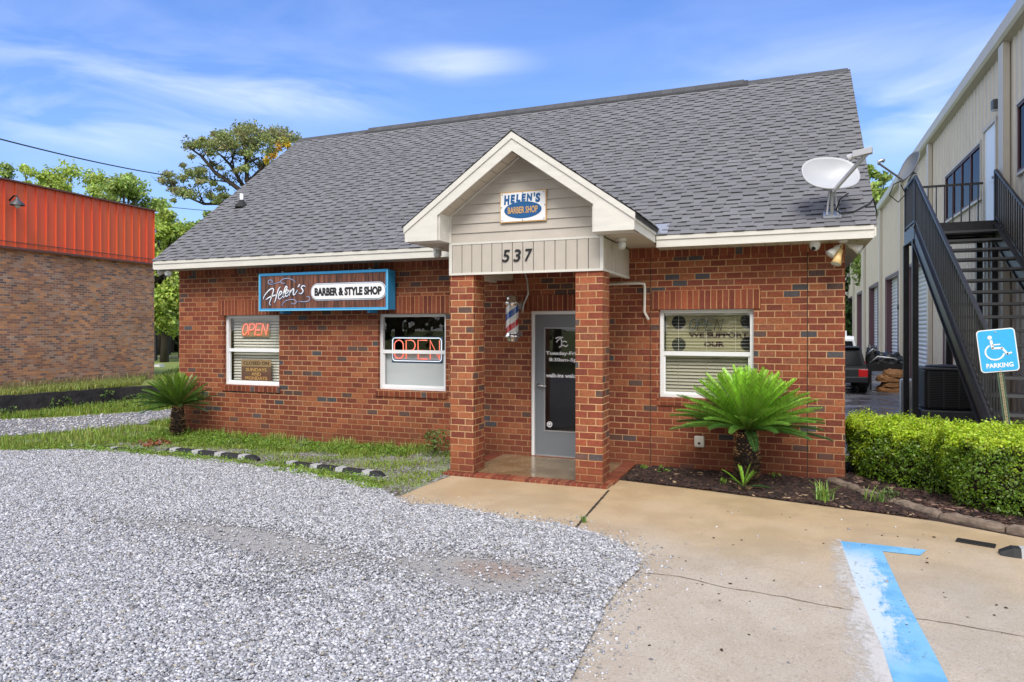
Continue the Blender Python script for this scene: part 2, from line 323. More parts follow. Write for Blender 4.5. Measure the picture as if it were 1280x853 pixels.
def m_gravel(nt, N, L, bs, pos, dusty=True):
    vo = N.new('ShaderNodeTexVoronoi'); vo.inputs['Scale'].default_value = 72; L.new(pos, vo.inputs[0])
    sv = sep(nt, vo.outputs['Color'])
    vo2 = N.new('ShaderNodeTexVoronoi'); vo2.inputs['Scale'].default_value = 110; L.new(pos, vo2.inputs[0]); s2 = sep(nt, vo2.outputs['Color'])
    c = cmix(nt, sv[0], (.20, .21, .25), (.58, .58, .62)); c = cmix(nt, mth(nt, 'GREATER_THAN', sv[1], .86), c, (.42, .36, .27))
    c = cmix(nt, .35, c, cmix(nt, s2[0], (.16, .16, .19), (.60, .60, .64)))
    big = noise(nt, pos, .6, 4)
    c = cmix(nt, rng_(nt, big, .54, .68, 0, .35), c, (.40, .37, .34))
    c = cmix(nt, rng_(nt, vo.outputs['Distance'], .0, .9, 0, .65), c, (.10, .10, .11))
    # packed sandy fines where tyres have pushed the stone aside
    def blob(cx, cy, rx, ry):
        x, y, z = sep(nt, pos); dx = mth(nt, 'DIVIDE', mth(nt, 'SUBTRACT', x, cx), rx); dy = mth(nt, 'DIVIDE', mth(nt, 'SUBTRACT', y, cy), ry)
        d = mth(nt, 'SQRT', mth(nt, 'ADD', mth(nt, 'MULTIPLY', dx, dx), mth(nt, 'MULTIPLY', dy, dy))); return rng_(nt, mth(nt, 'ADD', d, mth(nt, 'MULTIPLY', mth(nt, 'SUBTRACT', noise(nt, pos, 5, 5, .7), .5), 1.3)), .5, 1.3, 1, 0)
    pt = mth(nt, 'MAXIMUM', mth(nt, 'MAXIMUM', blob(-2.2, 4.9, 1.1, .6), blob(-3.9, 4.7, 1.0, .6)), blob(-5.4, 4.9, 1.3, .4))
    c = cmix(nt, mth(nt, 'MULTIPLY', pt, .82), c, cmix(nt, noise(nt, pos, 60, 4, .7), (.30, .285, .26), (.50, .48, .45)))
    c = cmix(nt, mth(nt, 'MULTIPLY', blob(-2.15, 4.95, .35, .22), .7), c, (.33, .24, .19))
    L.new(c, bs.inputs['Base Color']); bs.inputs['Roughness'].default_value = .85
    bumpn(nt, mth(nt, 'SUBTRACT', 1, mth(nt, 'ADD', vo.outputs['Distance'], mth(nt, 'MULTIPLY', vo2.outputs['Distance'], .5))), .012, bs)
ground_mat('gravel', m_gravel)
def m_grass(nt, N, L, bs, pos):
    c = cmix(nt, rng_(nt, noise(nt, pos, 1.1, 6), .35, .65), (.15, .22, .035), (.24, .28, .06))
    c = cmix(nt, rng_(nt, noise(nt, pos, 14, 5, .7), .5, .72, 0, .6), c, (.12, .10, .055))
    c = cmix(nt, 1.0, c, rng_(nt, noise(nt, pos, 90, 3, .7), .3, .7, .6, 1.35), 'MULTIPLY')
    L.new(c, bs.inputs['Base Color']); bs.inputs['Roughness'].default_value = .9; bumpn(nt, noise(nt, pos, 60, 4, .7), .02, bs)
ground_mat('grass_soil', m_grass)
def m_dirt(nt, N, L, bs, pos):
    c = cmix(nt, rng_(nt, noise(nt, pos, 3, 6), .4, .65), (.075, .058, .040), (.16, .14, .115))
    c = cmix(nt, rng_(nt, noise(nt, pos, 1.7, 5), .46, .60, 0, .8), c, (.14, .19, .045))
    vo = N.new('ShaderNodeTexVoronoi'); vo.inputs['Scale'].default_value = 45; L.new(pos, vo.inputs[0]); sv = sep(nt, vo.outputs['Color'])
    c = cmix(nt, mth(nt, 'MULTIPLY', mth(nt, 'GREATER_THAN', sv[0], .66), .8), c, (.36, .36, .38))
    L.new(c, bs.inputs['Base Color']); bs.inputs['Roughness'].default_value = .95; bumpn(nt, noise(nt, pos, 45, 4, .7), .012, bs)
ground_mat('weedy_dirt', m_dirt)
def m_mulch(nt, N, L, bs, pos):
    c = cmix(nt, noise(nt, pos, 40, 5, .7), (.012, .008, .007), (.075, .038, .026)); L.new(c, bs.inputs['Base Color']); bs.inputs['Roughness'].default_value = .9
    bumpn(nt, noise(nt, pos, 50, 4, .7, stretch=(1, 2.5, 1)), .02, bs)
ground_mat('mulch_bed', m_mulch)
def m_asph(nt, N, L, bs, pos):
    c = cmix(nt, rng_(nt, noise(nt, pos, .7, 5), .4, .62), (.085, .085, .09), (.22, .21, .22)); c = cmix(nt, 1.0, c, rng_(nt, noise(nt, pos, 50, 3), .3, .7, .7, 1.3), 'MULTIPLY')
    L.new(c, bs.inputs['Base Color']); L.new(rng_(nt, noise(nt, pos, .9, 3), .4, .6, .12, .6), bs.inputs['Roughness']); bumpn(nt, noise(nt, pos, 80, 3), .004, bs)
ground_mat('wet_asphalt', m_asph)
def m_paint(nt, N, L, bs, pos, white=False):
    m = N.new('ShaderNodeBsdfTransparent'); ms = N.new('ShaderNodeMixShader')
    a = noise(nt, pos, 4.5, 8, .78, stretch=(1.6, .55, 1)); b = noise(nt, pos, 26, 6, .8)
    x, y, z = sep(nt, pos)
    if white:
        # strongest beside the blue, fading to the left
        e = rng_(nt, x, .16, .52, .52, .22)
        f = mth(nt, 'MULTIPLY', rng_(nt, mth(nt, 'SUBTRACT', mth(nt, 'ADD', mth(nt, 'MULTIPLY', a, .6), mth(nt, 'MULTIPLY', b, .4)), e), .04, .30), .85)
        L.new(cmix(nt, b, (.52, .50, .47), (.70, .69, .67)), bs.inputs['Base Color'])
    else:
        f = rng_(nt, mth(nt, 'ADD', mth(nt, 'MULTIPLY', a, .5), mth(nt, 'MULTIPLY', b, .5)), .36, .43)
        w1 = rng_(nt, mth(nt, 'SUBTRACT', mth(nt, 'ADD', mth(nt, 'MULTIPLY', a, .7), mth(nt, 'MULTIPLY', b, .3)), mth(nt, 'MULTIPLY', mth(nt, 'SUBTRACT', x, .50), 1.0)), .34, .45)
        lim = rng_(nt, mth(nt, 'ABSOLUTE', mth(nt, 'SUBTRACT', y, 5.5)), .65, 1.25, 1, 0)
        c = cmix(nt, rng_(nt, noise(nt, pos, 3, 5), .4, .6), (.12, .36, .62), (.19, .45, .70)); c = cmix(nt, rng_(nt, noise(nt, pos, 55, 4, .8), .55, .75, 0, .5), c, (.45, .45, .42))
        L.new(cmix(nt, mth(nt, 'MULTIPLY', w1, lim), c, (.52, .61, .68)), bs.inputs['Base Color'])
    bs.inputs['Roughness'].default_value = .55
    L.new(f, ms.inputs[0]); L.new(m.outputs[0], ms.inputs[1]); L.new(bs.outputs[0], ms.inputs[2]); L.new(ms.outputs[0], N['Material Output'].inputs[0])
ground_mat('blue_paint', m_paint); ground_mat('white_paint', lambda *a: m_paint(*a, white=True))
mat('dark_line', (.035, .028, .02), .95)
mat('crack_line', (.16, .12, .08), .95)

# ------------------------------------------------------------------ mesh helpers
COL = scn.collection
def wloc(o):
    v = Vector((0, 0, 0))
    while o is not None: v += o.location; o = o.parent
    return v
def tag(o, label=None, cat=None, group=None, kind=None):
    if label: o['label'] = label
    if cat: o['category'] = cat
    if group: o['group'] = group
    if kind: o['kind'] = kind
    return o
def thing(name, loc, label, cat, group=None):
    o = bpy.data.objects.new(name, None); o.empty_display_size = .1; COL.objects.link(o); o.location = loc
    return tag(o, label, cat, group)
def np_obj(name, V, F, m, parent=None, col=None, smooth=False):
    """V (n,3), F (k,3|4) numpy, all the same polygon size; col (k,3) per face."""
    V = np.asarray(V, dtype=np.float32); F = np.asarray(F, dtype=np.int32)
    if parent is not None: V = V - np.array(wloc(parent), dtype=np.float32)
    me = bpy.data.meshes.new(name); k, s = F.shape
    me.vertices.add(len(V)); me.vertices.foreach_set('co', V.ravel())
    me.loops.add(k * s); me.loops.foreach_set('vertex_index', F.ravel())
    me.polygons.add(k); me.polygons.foreach_set('loop_start', np.arange(0, k * s, s, dtype=np.int32)); me.polygons.foreach_set('loop_total', np.full(k, s, dtype=np.int32))
    if smooth: me.polygons.foreach_set('use_smooth', np.ones(k, dtype=bool))
    me.update(calc_edges=True)
    if col is not None:
        a = me.attributes.new('tint', 'FLOAT_COLOR', 'FACE'); c = np.ones((k, 4), dtype=np.float32); c[:, :3] = col; a.data.foreach_set('color', c.ravel())
    me.materials.append(MATS[m])
    o = bpy.data.objects.new(name, me); COL.objects.link(o)
    if parent is not None: o.parent = parent
    return o

class MB:
    def __init__(s): s.v = []; s.f = []; s.c = []; s.cur = None
    def add(s, V, F):
        n = len(s.v); s.v += [tuple(p) for p in V]; s.f += [tuple(i + n for i in f) for f in F]; s.c += [s.cur] * len(F); return s
    def box(s, x0, x1, y0, y1, z0, z1):
        return s.add([(x0, y0, z0), (x1, y0, z0), (x1, y1, z0), (x0, y1, z0), (x0, y0, z1), (x1, y0, z1), (x1, y1, z1), (x0, y1, z1)],
                     [(0, 3, 2, 1), (4, 5, 6, 7), (0, 1, 5, 4), (1, 2, 6, 5), (2, 3, 7, 6), (3, 0, 4, 7)])
    def prism(s, poly, d):      # polygon (3D points) extruded by vector d
        n = len(poly); P = [Vector(p) for p in poly]; Q = [p + Vector(d) for p in P]
        return s.add(P + Q, [tuple(range(n))[::-1], tuple(range(n, 2 * n))] + [(i, (i + 1) % n, (i + 1) % n + n, i + n) for i in range(n)])
    def obox(s, c, ax, ay, az, hx, hy, hz):
        c = Vector(c); P = []
        for k in (-1, 1):
            for (i, j) in ((-1, -1), (1, -1), (1, 1), (-1, 1)): P.append(c + Vector(ax) * hx * i + Vector(ay) * hy * j + Vector(az) * hz * k)
        return s.add(P, [(0, 3, 2, 1), (4, 5, 6, 7), (0, 1, 5, 4), (1, 2, 6, 5), (2, 3, 7, 6), (3, 0, 4, 7)])
    def beam(s, a, b, wx, wz, up=(0, 0, 1)):   # rectangular bar from a to b
        a = Vector(a); b = Vector(b); d = (b - a); L = d.length; d.normalize(); r = d.cross(Vector(up)).normalized(); u = r.cross(d)
        return s.obox((a + b) / 2, r, d, u, wx / 2, L / 2, wz / 2)
    def tube(s, pts, r, n=8, caps=True):
        pts = [Vector(p) for p in pts]; rs = r if isinstance(r, (list, tuple)) else [r] * len(pts); n0 = len(s.v); pu = None
        for i, p in enumerate(pts):
            d = (pts[min(i + 1, len(pts) - 1)] - pts[max(i - 1, 0)])
            if d.length < 1e-9: d = Vector((0, 0, 1))
            d.normalize()
            if pu is None: pu = d.orthogonal().normalized()
            u = (pu - d * pu.dot(d))
            if u.length < 1e-6: u = d.orthogonal()
            u.normalize(); pu = u; v = d.cross(u)
            for k in range(n):
                t = 2 * math.pi * k / n; s.v.append(tuple(p + (u * math.cos(t) + v * math.sin(t)) * rs[i]))
        F = [(n0 + i * n + k, n0 + i * n + (k + 1) % n, n0 + (i + 1) * n + (k + 1) % n, n0 + (i + 1) * n + k) for i in range(len(pts) - 1) for k in range(n)]
        if caps: F += [tuple(n0 + k for k in range(n))[::-1], tuple(n0 + (len(pts) - 1) * n + k for k in range(n))]
        s.f += F; s.c += [s.cur] * len(F); return s
    def lathe(s, c, prof, n=20, ax=(0, 0, 1)):  # prof [(r,h)...]
        c = Vector(c); ax = Vector(ax).normalized(); u = ax.orthogonal().normalized(); v = ax.cross(u); n0 = len(s.v)
        for r, h in prof:
            for k in range(n):
                t = 2 * math.pi * k / n; s.v.append(tuple(c + ax * h + (u * math.cos(t) + v * math.sin(t)) * max(r, 1e-4)))
        F = [(n0 + i * n + k, n0 + i * n + (k + 1) % n, n0 + (i + 1) * n + (k + 1) % n, n0 + (i + 1) * n + k) for i in range(len(prof) - 1) for k in range(n)]
        s.f += F; s.c += [s.cur] * len(F); return s
    def build(s, name, m, parent=None, smooth=False, bevel=0):
        off = wloc(parent) if parent is not None else Vector((0, 0, 0))
        me = bpy.data.meshes.new(name); me.from_pydata([tuple(Vector(p) - off) for p in s.v], [], s.f); me.update()
        me.materials.append(MATS[m])
        if s.c and s.c[0] is not None:
            a = me.attributes.new('tint', 'FLOAT_COLOR', 'FACE')
            for i, c in enumerate(s.c): a.data[i].color = (*c, 1)
        if smooth:
            for p in me.polygons: p.use_smooth = True
        o = bpy.data.objects.new(name, me); COL.objects.link(o)
        if parent is not None: o.parent = parent
        if bevel:
            b = o.modifiers.new('bevel', 'BEVEL'); b.width = bevel; b.segments = 2; b.limit_method = 'ANGLE'
        return o
def sheet(name, pts, z, m, label=None, kind='structure', thick=0, parent=None):
    mb = MB(); P = [(p[0], p[1], z) for p in pts]
    if thick: mb.prism([(p[0], p[1], z - thick) for p in pts], (0, 0, thick))
    else: mb.add(P, [tuple(range(len(P)))])
    o = mb.build(name, m, parent)
    if kind and parent is None: o['kind'] = kind
    if label: o['label'] = label
    return o
def ribbon(mb, pts, w, o3, ux, uy, thick=.004):  # flat stroke along 2D pts
    pts = [Vector(p) for p in pts]
    if len(pts) > 2:   # smooth
        q = []
        for i in range(len(pts) - 1):
            p0 = pts[max(i - 1, 0)]; p1 = pts[i]; p2 = pts[i + 1]; p3 = pts[min(i + 2, len(pts) - 1)]
            for t in (0, .2, .4, .6, .8):
                q.append(.5 * ((2 * p1) + (p2 - p0) * t + (2 * p0 - 5 * p1 + 4 * p2 - p3) * t * t + (3 * p1 - p0 - 3 * p2 + p3) * t ** 3))
        q.append(pts[-1]); pts = q
    ws = w if callable(w) else (lambda t: w)
    n = len(pts); A = []; B = []
    for i, p in enumerate(pts):
        d = pts[min(i + 1, n - 1)] - pts[max(i - 1, 0)]
        if d.length < 1e-9: d = Vector((1, 0))
        d.normalize(); nn = Vector((-d.y, d.x)) * ws(i / (n - 1)) / 2
        A.append(p + nn); B.append(p - nn)
    o3 = Vector(o3); ux = Vector(ux); uy = Vector(uy); nz = ux.cross(uy).normalized() * thick
    f = lambda p: o3 + ux * p.x + uy * p.y
    for i in range(n - 1):
        a, b, c, d = f(A[i]), f(B[i]), f(B[i + 1]), f(A[i + 1])
        mb.add([a, b, c, d, a + nz, b + nz, c + nz, d + nz], [(4, 5, 6, 7), (0, 3, 2, 1), (0, 1, 5, 4), (2, 3, 7, 6)])

def text(body, center, height, width, m, parent, ux=(1, 0, 0), uy=(0, 0, 1), bold=.0, depth=.003, shear=0, name='lettering', spacing=1.0):
    """lettering as its own flat mesh, cap height and total width as measured"""
    cu = bpy.data.curves.new('txt', 'FONT'); cu.body = body; cu.size = 1; cu.offset = bold; cu.shear = shear; cu.space_character = spacing; cu.extrude = .5; cu.resolution_u = 3
    to = bpy.data.objects.new('txt', cu); COL.objects.link(to); bpy.context.view_layer.update()
    me = bpy.data.meshes.new_from_object(to.evaluated_get(bpy.context.evaluated_depsgraph_get()))
    COL.objects.unlink(to); bpy.data.objects.remove(to); bpy.data.curves.remove(cu)
    n = len(me.vertices); co = np.empty(n * 3, dtype=np.float32); me.vertices.foreach_get('co', co); co = co.reshape(-1, 3)
    mn = co.min(0); mx = co.max(0); q = (co - (mn + mx) / 2) / (mx - mn)
    ux = Vector(ux).normalized(); uy = Vector(uy).normalized(); nz = ux.cross(uy)
    off = Vector(center) - (wloc(parent) if parent else Vector((0, 0, 0)))
    W = np.outer(q[:, 0] * width, ux) + np.outer(q[:, 1] * height, uy) + np.outer((q[:, 2]) * depth, nz) + np.array(off)
    me.vertices.foreach_set('co', W.astype(np.float32).ravel()); me.update(); me.materials.clear(); me.materials.append(MATS[m])
    o = bpy.data.objects.new(name, me); COL.objects.link(o)
    if parent: o.parent = parent
    return o

def leaves(P, size, base, var, elong=1.6, up=.0, N=None, droop=0):
    """one four-sided leaf per point; returns V,F,C"""
    n = len(P); size = (size * rng.uniform(.65, 1.35, n))[:, None]
    d = rng.normal(size=(n, 3)); 
    if N is not None: d = d * .75 + N
    d[:, 2] += up; d /= np.linalg.norm(d, axis=1)[:, None]
    t = rng.normal(size=(n, 3)); t = np.cross(d, t); t /= np.linalg.norm(t, axis=1)[:, None]; b = np.cross(d, t)
    V = np.empty((n, 4, 3)); V[:, 0] = P - t * size * elong * .5; V[:, 1] = P + b * size * .42; V[:, 2] = P + t * size * elong * .5 + d * size * .12; V[:, 3] = P - b * size * .42
    F = np.arange(n * 4).reshape(n, 4)
    C = np.array(base)[None] * rng.uniform(1 - var, 1 + var, (n, 1)) * rng.uniform(.88, 1.12, (n, 3))
    return V.reshape(-1, 3), F, C
def cat_vfc(L):
    Vs, Fs, Cs = [], [], []; o = 0
    for V, F, C in L: Vs.append(V); Fs.append(F + o); Cs.append(C); o += len(V)
    return np.concatenate(Vs), np.concatenate(Fs), np.concatenate(Cs)
def lattice_noise(P, s, seed=0):
    a = np.sin(P @ np.array([1.7, 2.3, 1.1]) * s + seed) + np.sin(P @ np.array([-2.1, 1.3, 1.9]) * s * 1.37 + seed * 2.1) + np.sin(P @ np.array([1.1, -1.9, 2.7]) * s * 2.3 + seed * .7) * .6
    return a / 2.6

# ================================================================== SETTING: ground, pavement, roads
sheet('ground', [(-700, -700), (700, -700), (700, 1500), (-700, 1500)], 0, 'grass_soil', 'flat ground of grass and soil')
gp = [G(*p) for p in [(493, 622), (510, 633), (545, 634), (589, 640.6), (630, 650), (682, 655.6), (712, 661), (739, 668.7), (762, 677), (780, 685.6), (793, 694), (800.6, 704), (795, 716), (780, 728.7), (767, 750), (753.7, 773.7), (744, 790), (735, 807.5), (724, 830), (716, 848.7)]]
conc = [(-4.35, 6.3), (-4.16, 6.70), (-4.12, 7.2), (-4.08, 7.96), (-2.02, 7.972), (-2.015, 8.52), (-.9, 8.34), (.09, 8.13), (.84, 7.98), (1.35, 7.86), (1.97, 7.53), (3.2, 7.0), (6, 6.2), (12, 5), (12, -9), (-1.7, -9), (-1.7, 4.0), (-2.4, 5.6), (-4.2, 6.1)]
sheet('pavement', conc, .006, 'concrete', 'tan concrete forecourt, damp near the building')
north = [(-40, 5.2), (-17, 6.0), (-12.5, 6.7), (-11.2, 6.95), (-10.3, 7.45), (-9.6, 7.62), (-8.6, 7.5), (-7.6, 7.62), (-6.9, 7.45), (-6.2, 7.5), (-5.5, 7.2), (-4.9, 7.12), (-4.5, 6.9)]
gl = []
for a, b in zip(north + [(p.x, p.y) for p in gp], (north + [(p.x, p.y) for p in gp])[1:]):
    a = Vector(a); b = Vector(b); k = max(1, int((b - a).length / .12)) if a.x > -12 else 1
    for i in range(k):
        q = a.lerp(b, i / k); j = .025 if k > 1 else 0; gl.append((q.x + random.uniform(-j, j), q.y + random.uniform(-j, j)))
gpoly = gl + [(gp[-1].x, gp[-1].y), (-1.0, 2.5), (-.9, 0), (-.9, -9), (-40, -9)]
sheet('gravel_lot', gpoly, .014, 'gravel', 'pale grey crushed stone parking lot')
sheet('weedy_verge', [(-12.2, 6.0), (-12.2, 9.6), (-9, 9.62), (-4.3, 9.62), (-4.1, 8.0), (-4.12, 6.7), (-4.5, 6.3)], .007, 'weedy_dirt', 'bare soil with weeds in front of the brick wall')
sheet('gravel_drive', [(-40, 4.5), (-22, 6.8), (-16.4, 8.3), (-14.6, 9.9), (-13.6, 11.8), (-13.4, 14), (-13.3, 19), (-11.4, 19), (-11.5, 13), (-11.75, 10.6), (-12.6, 8.2), (-14, 7.2), (-22, 5.2), (-40, 2.5)], .010, 'gravel', 'gravel drive running past the brick shop')
sheet('asphalt_yard', [(.75, 11.5), (3.95, 11.5), (3.95, 70), (-1.5, 70), (-1.5, 17.5), (.75, 17.5)], .008, 'wet_asphalt', 'wet asphalt lane beside the metal warehouse')
terr = MB(); terr.prism([(-60, -10, -.3), (-16.1, -10, -.3), (-16.1, 12.6, -.3), (-15.75, 13.6, -.3), (-15.2, 15, -.3), (-13.6, 16.5, -.3), (-13.6, 90, -.3), (-60, 90, -.3)], (0, 0, .3 + .42))
tag(terr.build('terrace', 'grass_soil'), 'raised grass bank behind the low black wall', kind='structure')
sheet('path', [(-60, 24.5), (-14, 27.5), (-14, 28.7), (-60, 25.7)], .43, 'concrete', 'pale strip of path far behind the orange building')
sheet('mulch_bed', [(-2.01, 9.5), (-2.01, 8.52), (-.9, 8.34), (.09, 8.13), (.84, 7.98), (1.35, 7.86), (1.97, 7.53), (3.2, 7.0), (4.5, 6.7), (4.5, 10.9), (.7, 10.9), (.66, 9.5)], .010, 'mulch_bed', 'dark bark mulch bed')
# joints and cracks in the pavement
def crack(name, pts, wd, lab):
    mb = MB(); q = []
    for a, b in zip(pts, pts[1:]):
        a = Vector(a); b = Vector(b); k = max(1, int((b - a).length / .07))
        for i in range(k):
            p = a.lerp(b, i / k); q.append((p.x + random.uniform(-.012, .012) * (wd < .015), p.y + random.uniform(-.012, .012) * (wd < .015)))
    q.append(tuple(pts[-1])[:2])
    for a, b in zip(q, q[1:]):
        a = Vector(a); b = Vector(b); d = b - a; n = Vector((-d.y, d.x)).normalized() * wd * random.uniform(.35, .65)
        mb.add([(a.x - n.x, a.y - n.y, .0095), (b.x - n.x, b.y - n.y, .0095), (b.x + n.x, b.y + n.y, .0095), (a.x + n.x, a.y + n.y, .0095)], [(0, 1, 2, 3)])
    o = mb.build(name, 'dark_line' if wd > .015 else 'crack_line'); tag(o, lab, kind='structure')
crack('pavement_joint', [(-1.99, 7.93), G(717, 664)[:2]], .026, 'open joint across the concrete')
crack('pavement_crack', [g[:2] for g in (G(806, 718), G(850, 722), (G(905, 736)), G(980, 748), G(1060, 764), G(1110, 771), G(1190, 781), G(1290, 799))], .008, 'fine crack across the concrete')
# painted bay marking
ps = sheet('blue_bay_line', [(.40, 6.80), G(1158, 689)[:2], G(1150, 696)[:2], (.72, 6.62), (.735, 5.6), (.775, 4.6), (.80, 3.4), (.80, -2), (.52, -2), (.52, 3.5), (.50, 4.6), (.44, 5.6)], .0105, 'blue_paint', 'blue painted bay line, worn along its left side')
ps2 = sheet('white_bay_line', [(.26, 6.86), (.41, 6.84), (.445, 5.6), (.50, 4.6), (.515, 3.4), (.515, -2), (.05, -2), (.08, 3.6), (.14, 4.8), (.20, 5.8)], .0135, 'white_paint', 'worn white paint beside the blue line')

# ================================================================== BRICK SHOP
EZ, EY, RIDGE_Y = 3.14, 9.07, 13.08; SL = .80; RZ = EZ + (RIDGE_Y - EY) * SL
XL, XR = -10.52, .62; RXL, RXR = -10.66, .90
house = thing('brick_shop', (-4.95, 13.08, 0), 'single storey red brick barber shop with grey shingle roof and gabled entry porch', 'building')
OPEN = dict(w1=(-9.45, -8.20, .91, 2.15), w2=(-6.20, -4.97, .93, 2.15), w3=(-1.68, -.455, .97, 2.17), door=(-3.56, -2.55, .04, 2.17))
def wall_open(mb, x0, x1, z0, z1, y, th, holes):
    xs = sorted({x0, x1} | {h[0] for h in holes} | {h[1] for h in holes}); zs = sorted({z0, z1} | {h[2] for h in holes} | {h[3] for h in holes})
    for i in range(len(xs) - 1):
        for j in range(len(zs) - 1):
            cx = (xs[i] + xs[i + 1]) / 2; cz = (zs[j] + zs[j + 1]) / 2
            if any(h[0] < cx < h[1] and h[2] < cz < h[3] for h in holes): continue
            for yy, fl in ((y, 0), (y + th, 1)):
                q = [(xs[i], yy, zs[j]), (xs[i + 1], yy, zs[j]), (xs[i + 1], yy, zs[j + 1]), (xs[i], yy, zs[j + 1])]
                mb.add(q, [(0, 1, 2, 3) if not fl else (3, 2, 1, 0)])
    for a, b, c, d in holes:
        mb.add([(a, y, c), (a, y + th, c), (a, y + th, d), (a, y, d)], [(0, 1, 2, 3)]); mb.add([(b, y, c), (b, y + th, c), (b, y + th, d), (b, y, d)], [(3, 2, 1, 0)])
        mb.add([(a, y, d), (a, y + th, d), (b, y + th, d), (b, y, d)], [(0, 1, 2, 3)]); mb.add([(a, y, c), (a, y + th, c), (b, y + th, c), (b, y, c)], [(3, 2, 1, 0)])
mb = MB(); wall_open(mb, XL, XR, -.2, 3.04, 9.5, .2, list(OPEN.values()))
mb.box(XL, XL + .2, 9.7, 16.5, -.2, 3.04); mb.box(XR - .2, XR, 9.7, 16.5, -.2, 3.04); mb.box(XL, XR, 16.5, 16.7, -.2, 3.04)
mb.add([(XL, 9.5, -.2), (XL, 9.7, -.2), (XL, 9.7, 3.04), (XL, 9.5, 3.04)], [(3, 2, 1, 0)]); mb.add([(XR, 9.5, -.2), (XR, 9.7, -.2), (XR, 9.7, 3.04), (XR, 9.5, 3.04)], [(0, 1, 2, 3)])
mb.build('wall', 'house_brick', house)
for (x, d) in ((XL + .1, 1), (XR - .1, 1)):
    mb = MB(); mb.prism([(x - .06, 9.5, 3.04), (x - .06, 16.66, 3.04), (x - .06, RIDGE_Y, RZ - .25)], (.12, 0, 0)); mb.build('gable_siding', 'siding', house)
mb = MB(); mb.box(XL + .002, XR - .002, 9.492, 9.4995, 2.885, 3.03); mb.build('header_course', 'header_brick', house)
for (x0, x1, z0, z1) in ((-9.56, -8.06, 2.152, 2.43), (-6.30, -4.86, 2.152, 2.43), (-1.78, -.37, 2.172, 2.43), (-3.66, -2.42, 2.172, 2.40)):
    MB().box(x0, x1, 9.484, 9.4992, z0, z1).build('lintel', 'soldier_brick', house)
for k in ('w1', 'w2', 'w3'):
    a, b, c, d = OPEN[k]; m = MB(); m.prism([(a - .03, 9.478, c - .105), (a - .03, 9.4992, c - .105), (a - .03, 9.57, c + .004), (a - .03, 9.474, c - .012)], (b - a + .06, 0, 0)); m.build('sill', 'header_brick', house)
for x in (-1.80, .19): MB().box(x - .005, x + .005, 9.497, 9.4998, .03, 2.88).build('movement_joint', 'dark_line', house)
MB().box(XL + .22, XR - .22, 11.4, 11.45, 0, 3.0).build('inner_wall', 'interior', house)
MB().box(XL + .21, XR - .21, 9.72, 16.45, .0, .03).build('inner_floor', 'interior', house)
MB().box(XL + .21, XR - .21, 9.72, 16.45, 2.90, 2.93).build('inner_ceiling', 'interior', house)

# roof: a deck with every shingle course laid as its own raised strip with laminated tabs
GREY = [(.170, .169, .182), (.162, .161, .174), (.176, .174, .186), (.154, .153, .165), (.166, .163, .174)]
def shingles(name, P, nrm, ulim, S, EXP=.102, parent=house, seed=1):
    r = random.Random(seed); mb = MB(); nrm = Vector(nrm).normalized(); nrow = int(math.ceil(S / EXP))
    def q(u0, u1, s0, s1, h0, h1, c):
        mb.cur = c; mb.add([P(u0, s0) + nrm * h0, P(u1, s0) + nrm * h0, P(u1, s1) + nrm * h1, P(u0, s1) + nrm * h1], [(0, 1, 2, 3)])
    for i in range(nrow):
        s0 = i * EXP; s1 = min(S, s0 + EXP); ua, ub = ulim(s0 + EXP * .5); u = ua - r.uniform(0, .3); tooth = r.random() > .5
        rc = r.uniform(.94, 1.05)
        while u < ub:
            wd = r.uniform(.10, .22) if tooth else r.uniform(.11, .22); a, b = max(u, ua), min(u + wd, ub); u += wd
            if b > a:
                base = r.choice(GREY); f = r.uniform(.93, 1.06) * rc; c = tuple(x * f for x in base); h = .0135 if tooth else .007
                dk = tuple(x * .24 for x in base)  # shadow of the laminated tabs put into colour, along with the printed granule band
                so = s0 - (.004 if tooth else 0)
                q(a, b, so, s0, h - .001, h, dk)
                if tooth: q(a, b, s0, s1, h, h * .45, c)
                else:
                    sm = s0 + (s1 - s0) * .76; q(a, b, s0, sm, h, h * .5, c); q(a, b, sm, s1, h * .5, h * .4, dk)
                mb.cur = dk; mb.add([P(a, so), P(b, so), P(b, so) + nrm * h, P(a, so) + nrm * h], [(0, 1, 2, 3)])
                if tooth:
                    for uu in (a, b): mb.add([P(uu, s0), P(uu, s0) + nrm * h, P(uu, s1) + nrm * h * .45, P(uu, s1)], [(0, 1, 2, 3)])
            tooth = not tooth
    return mb.build(name, 'shingle', parent)
al = math.atan(SL); cs, sn_ = math.cos(al), math.sin(al); SLEN = (RIDGE_Y - EY) / cs
roof_deck = MB()
roof_deck.prism([(RXL, EY, EZ), (RXL, RIDGE_Y, RZ), (RXL, 2 * RIDGE_Y - EY, EZ), (RXL, 2 * RIDGE_Y - EY, EZ - .10), (RXL, RIDGE_Y, RZ - .11), (RXL, EY, EZ - .10)], (RXR - RXL, 0, 0))
roof = roof_deck.build('roof', 'shingle_edge', house)
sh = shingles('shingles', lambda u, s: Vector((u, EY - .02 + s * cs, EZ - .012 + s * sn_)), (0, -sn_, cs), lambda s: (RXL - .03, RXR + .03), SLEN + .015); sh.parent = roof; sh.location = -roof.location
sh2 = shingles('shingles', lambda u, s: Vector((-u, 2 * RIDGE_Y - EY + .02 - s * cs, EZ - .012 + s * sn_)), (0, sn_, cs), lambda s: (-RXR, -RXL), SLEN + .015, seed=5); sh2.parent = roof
mb = MB()
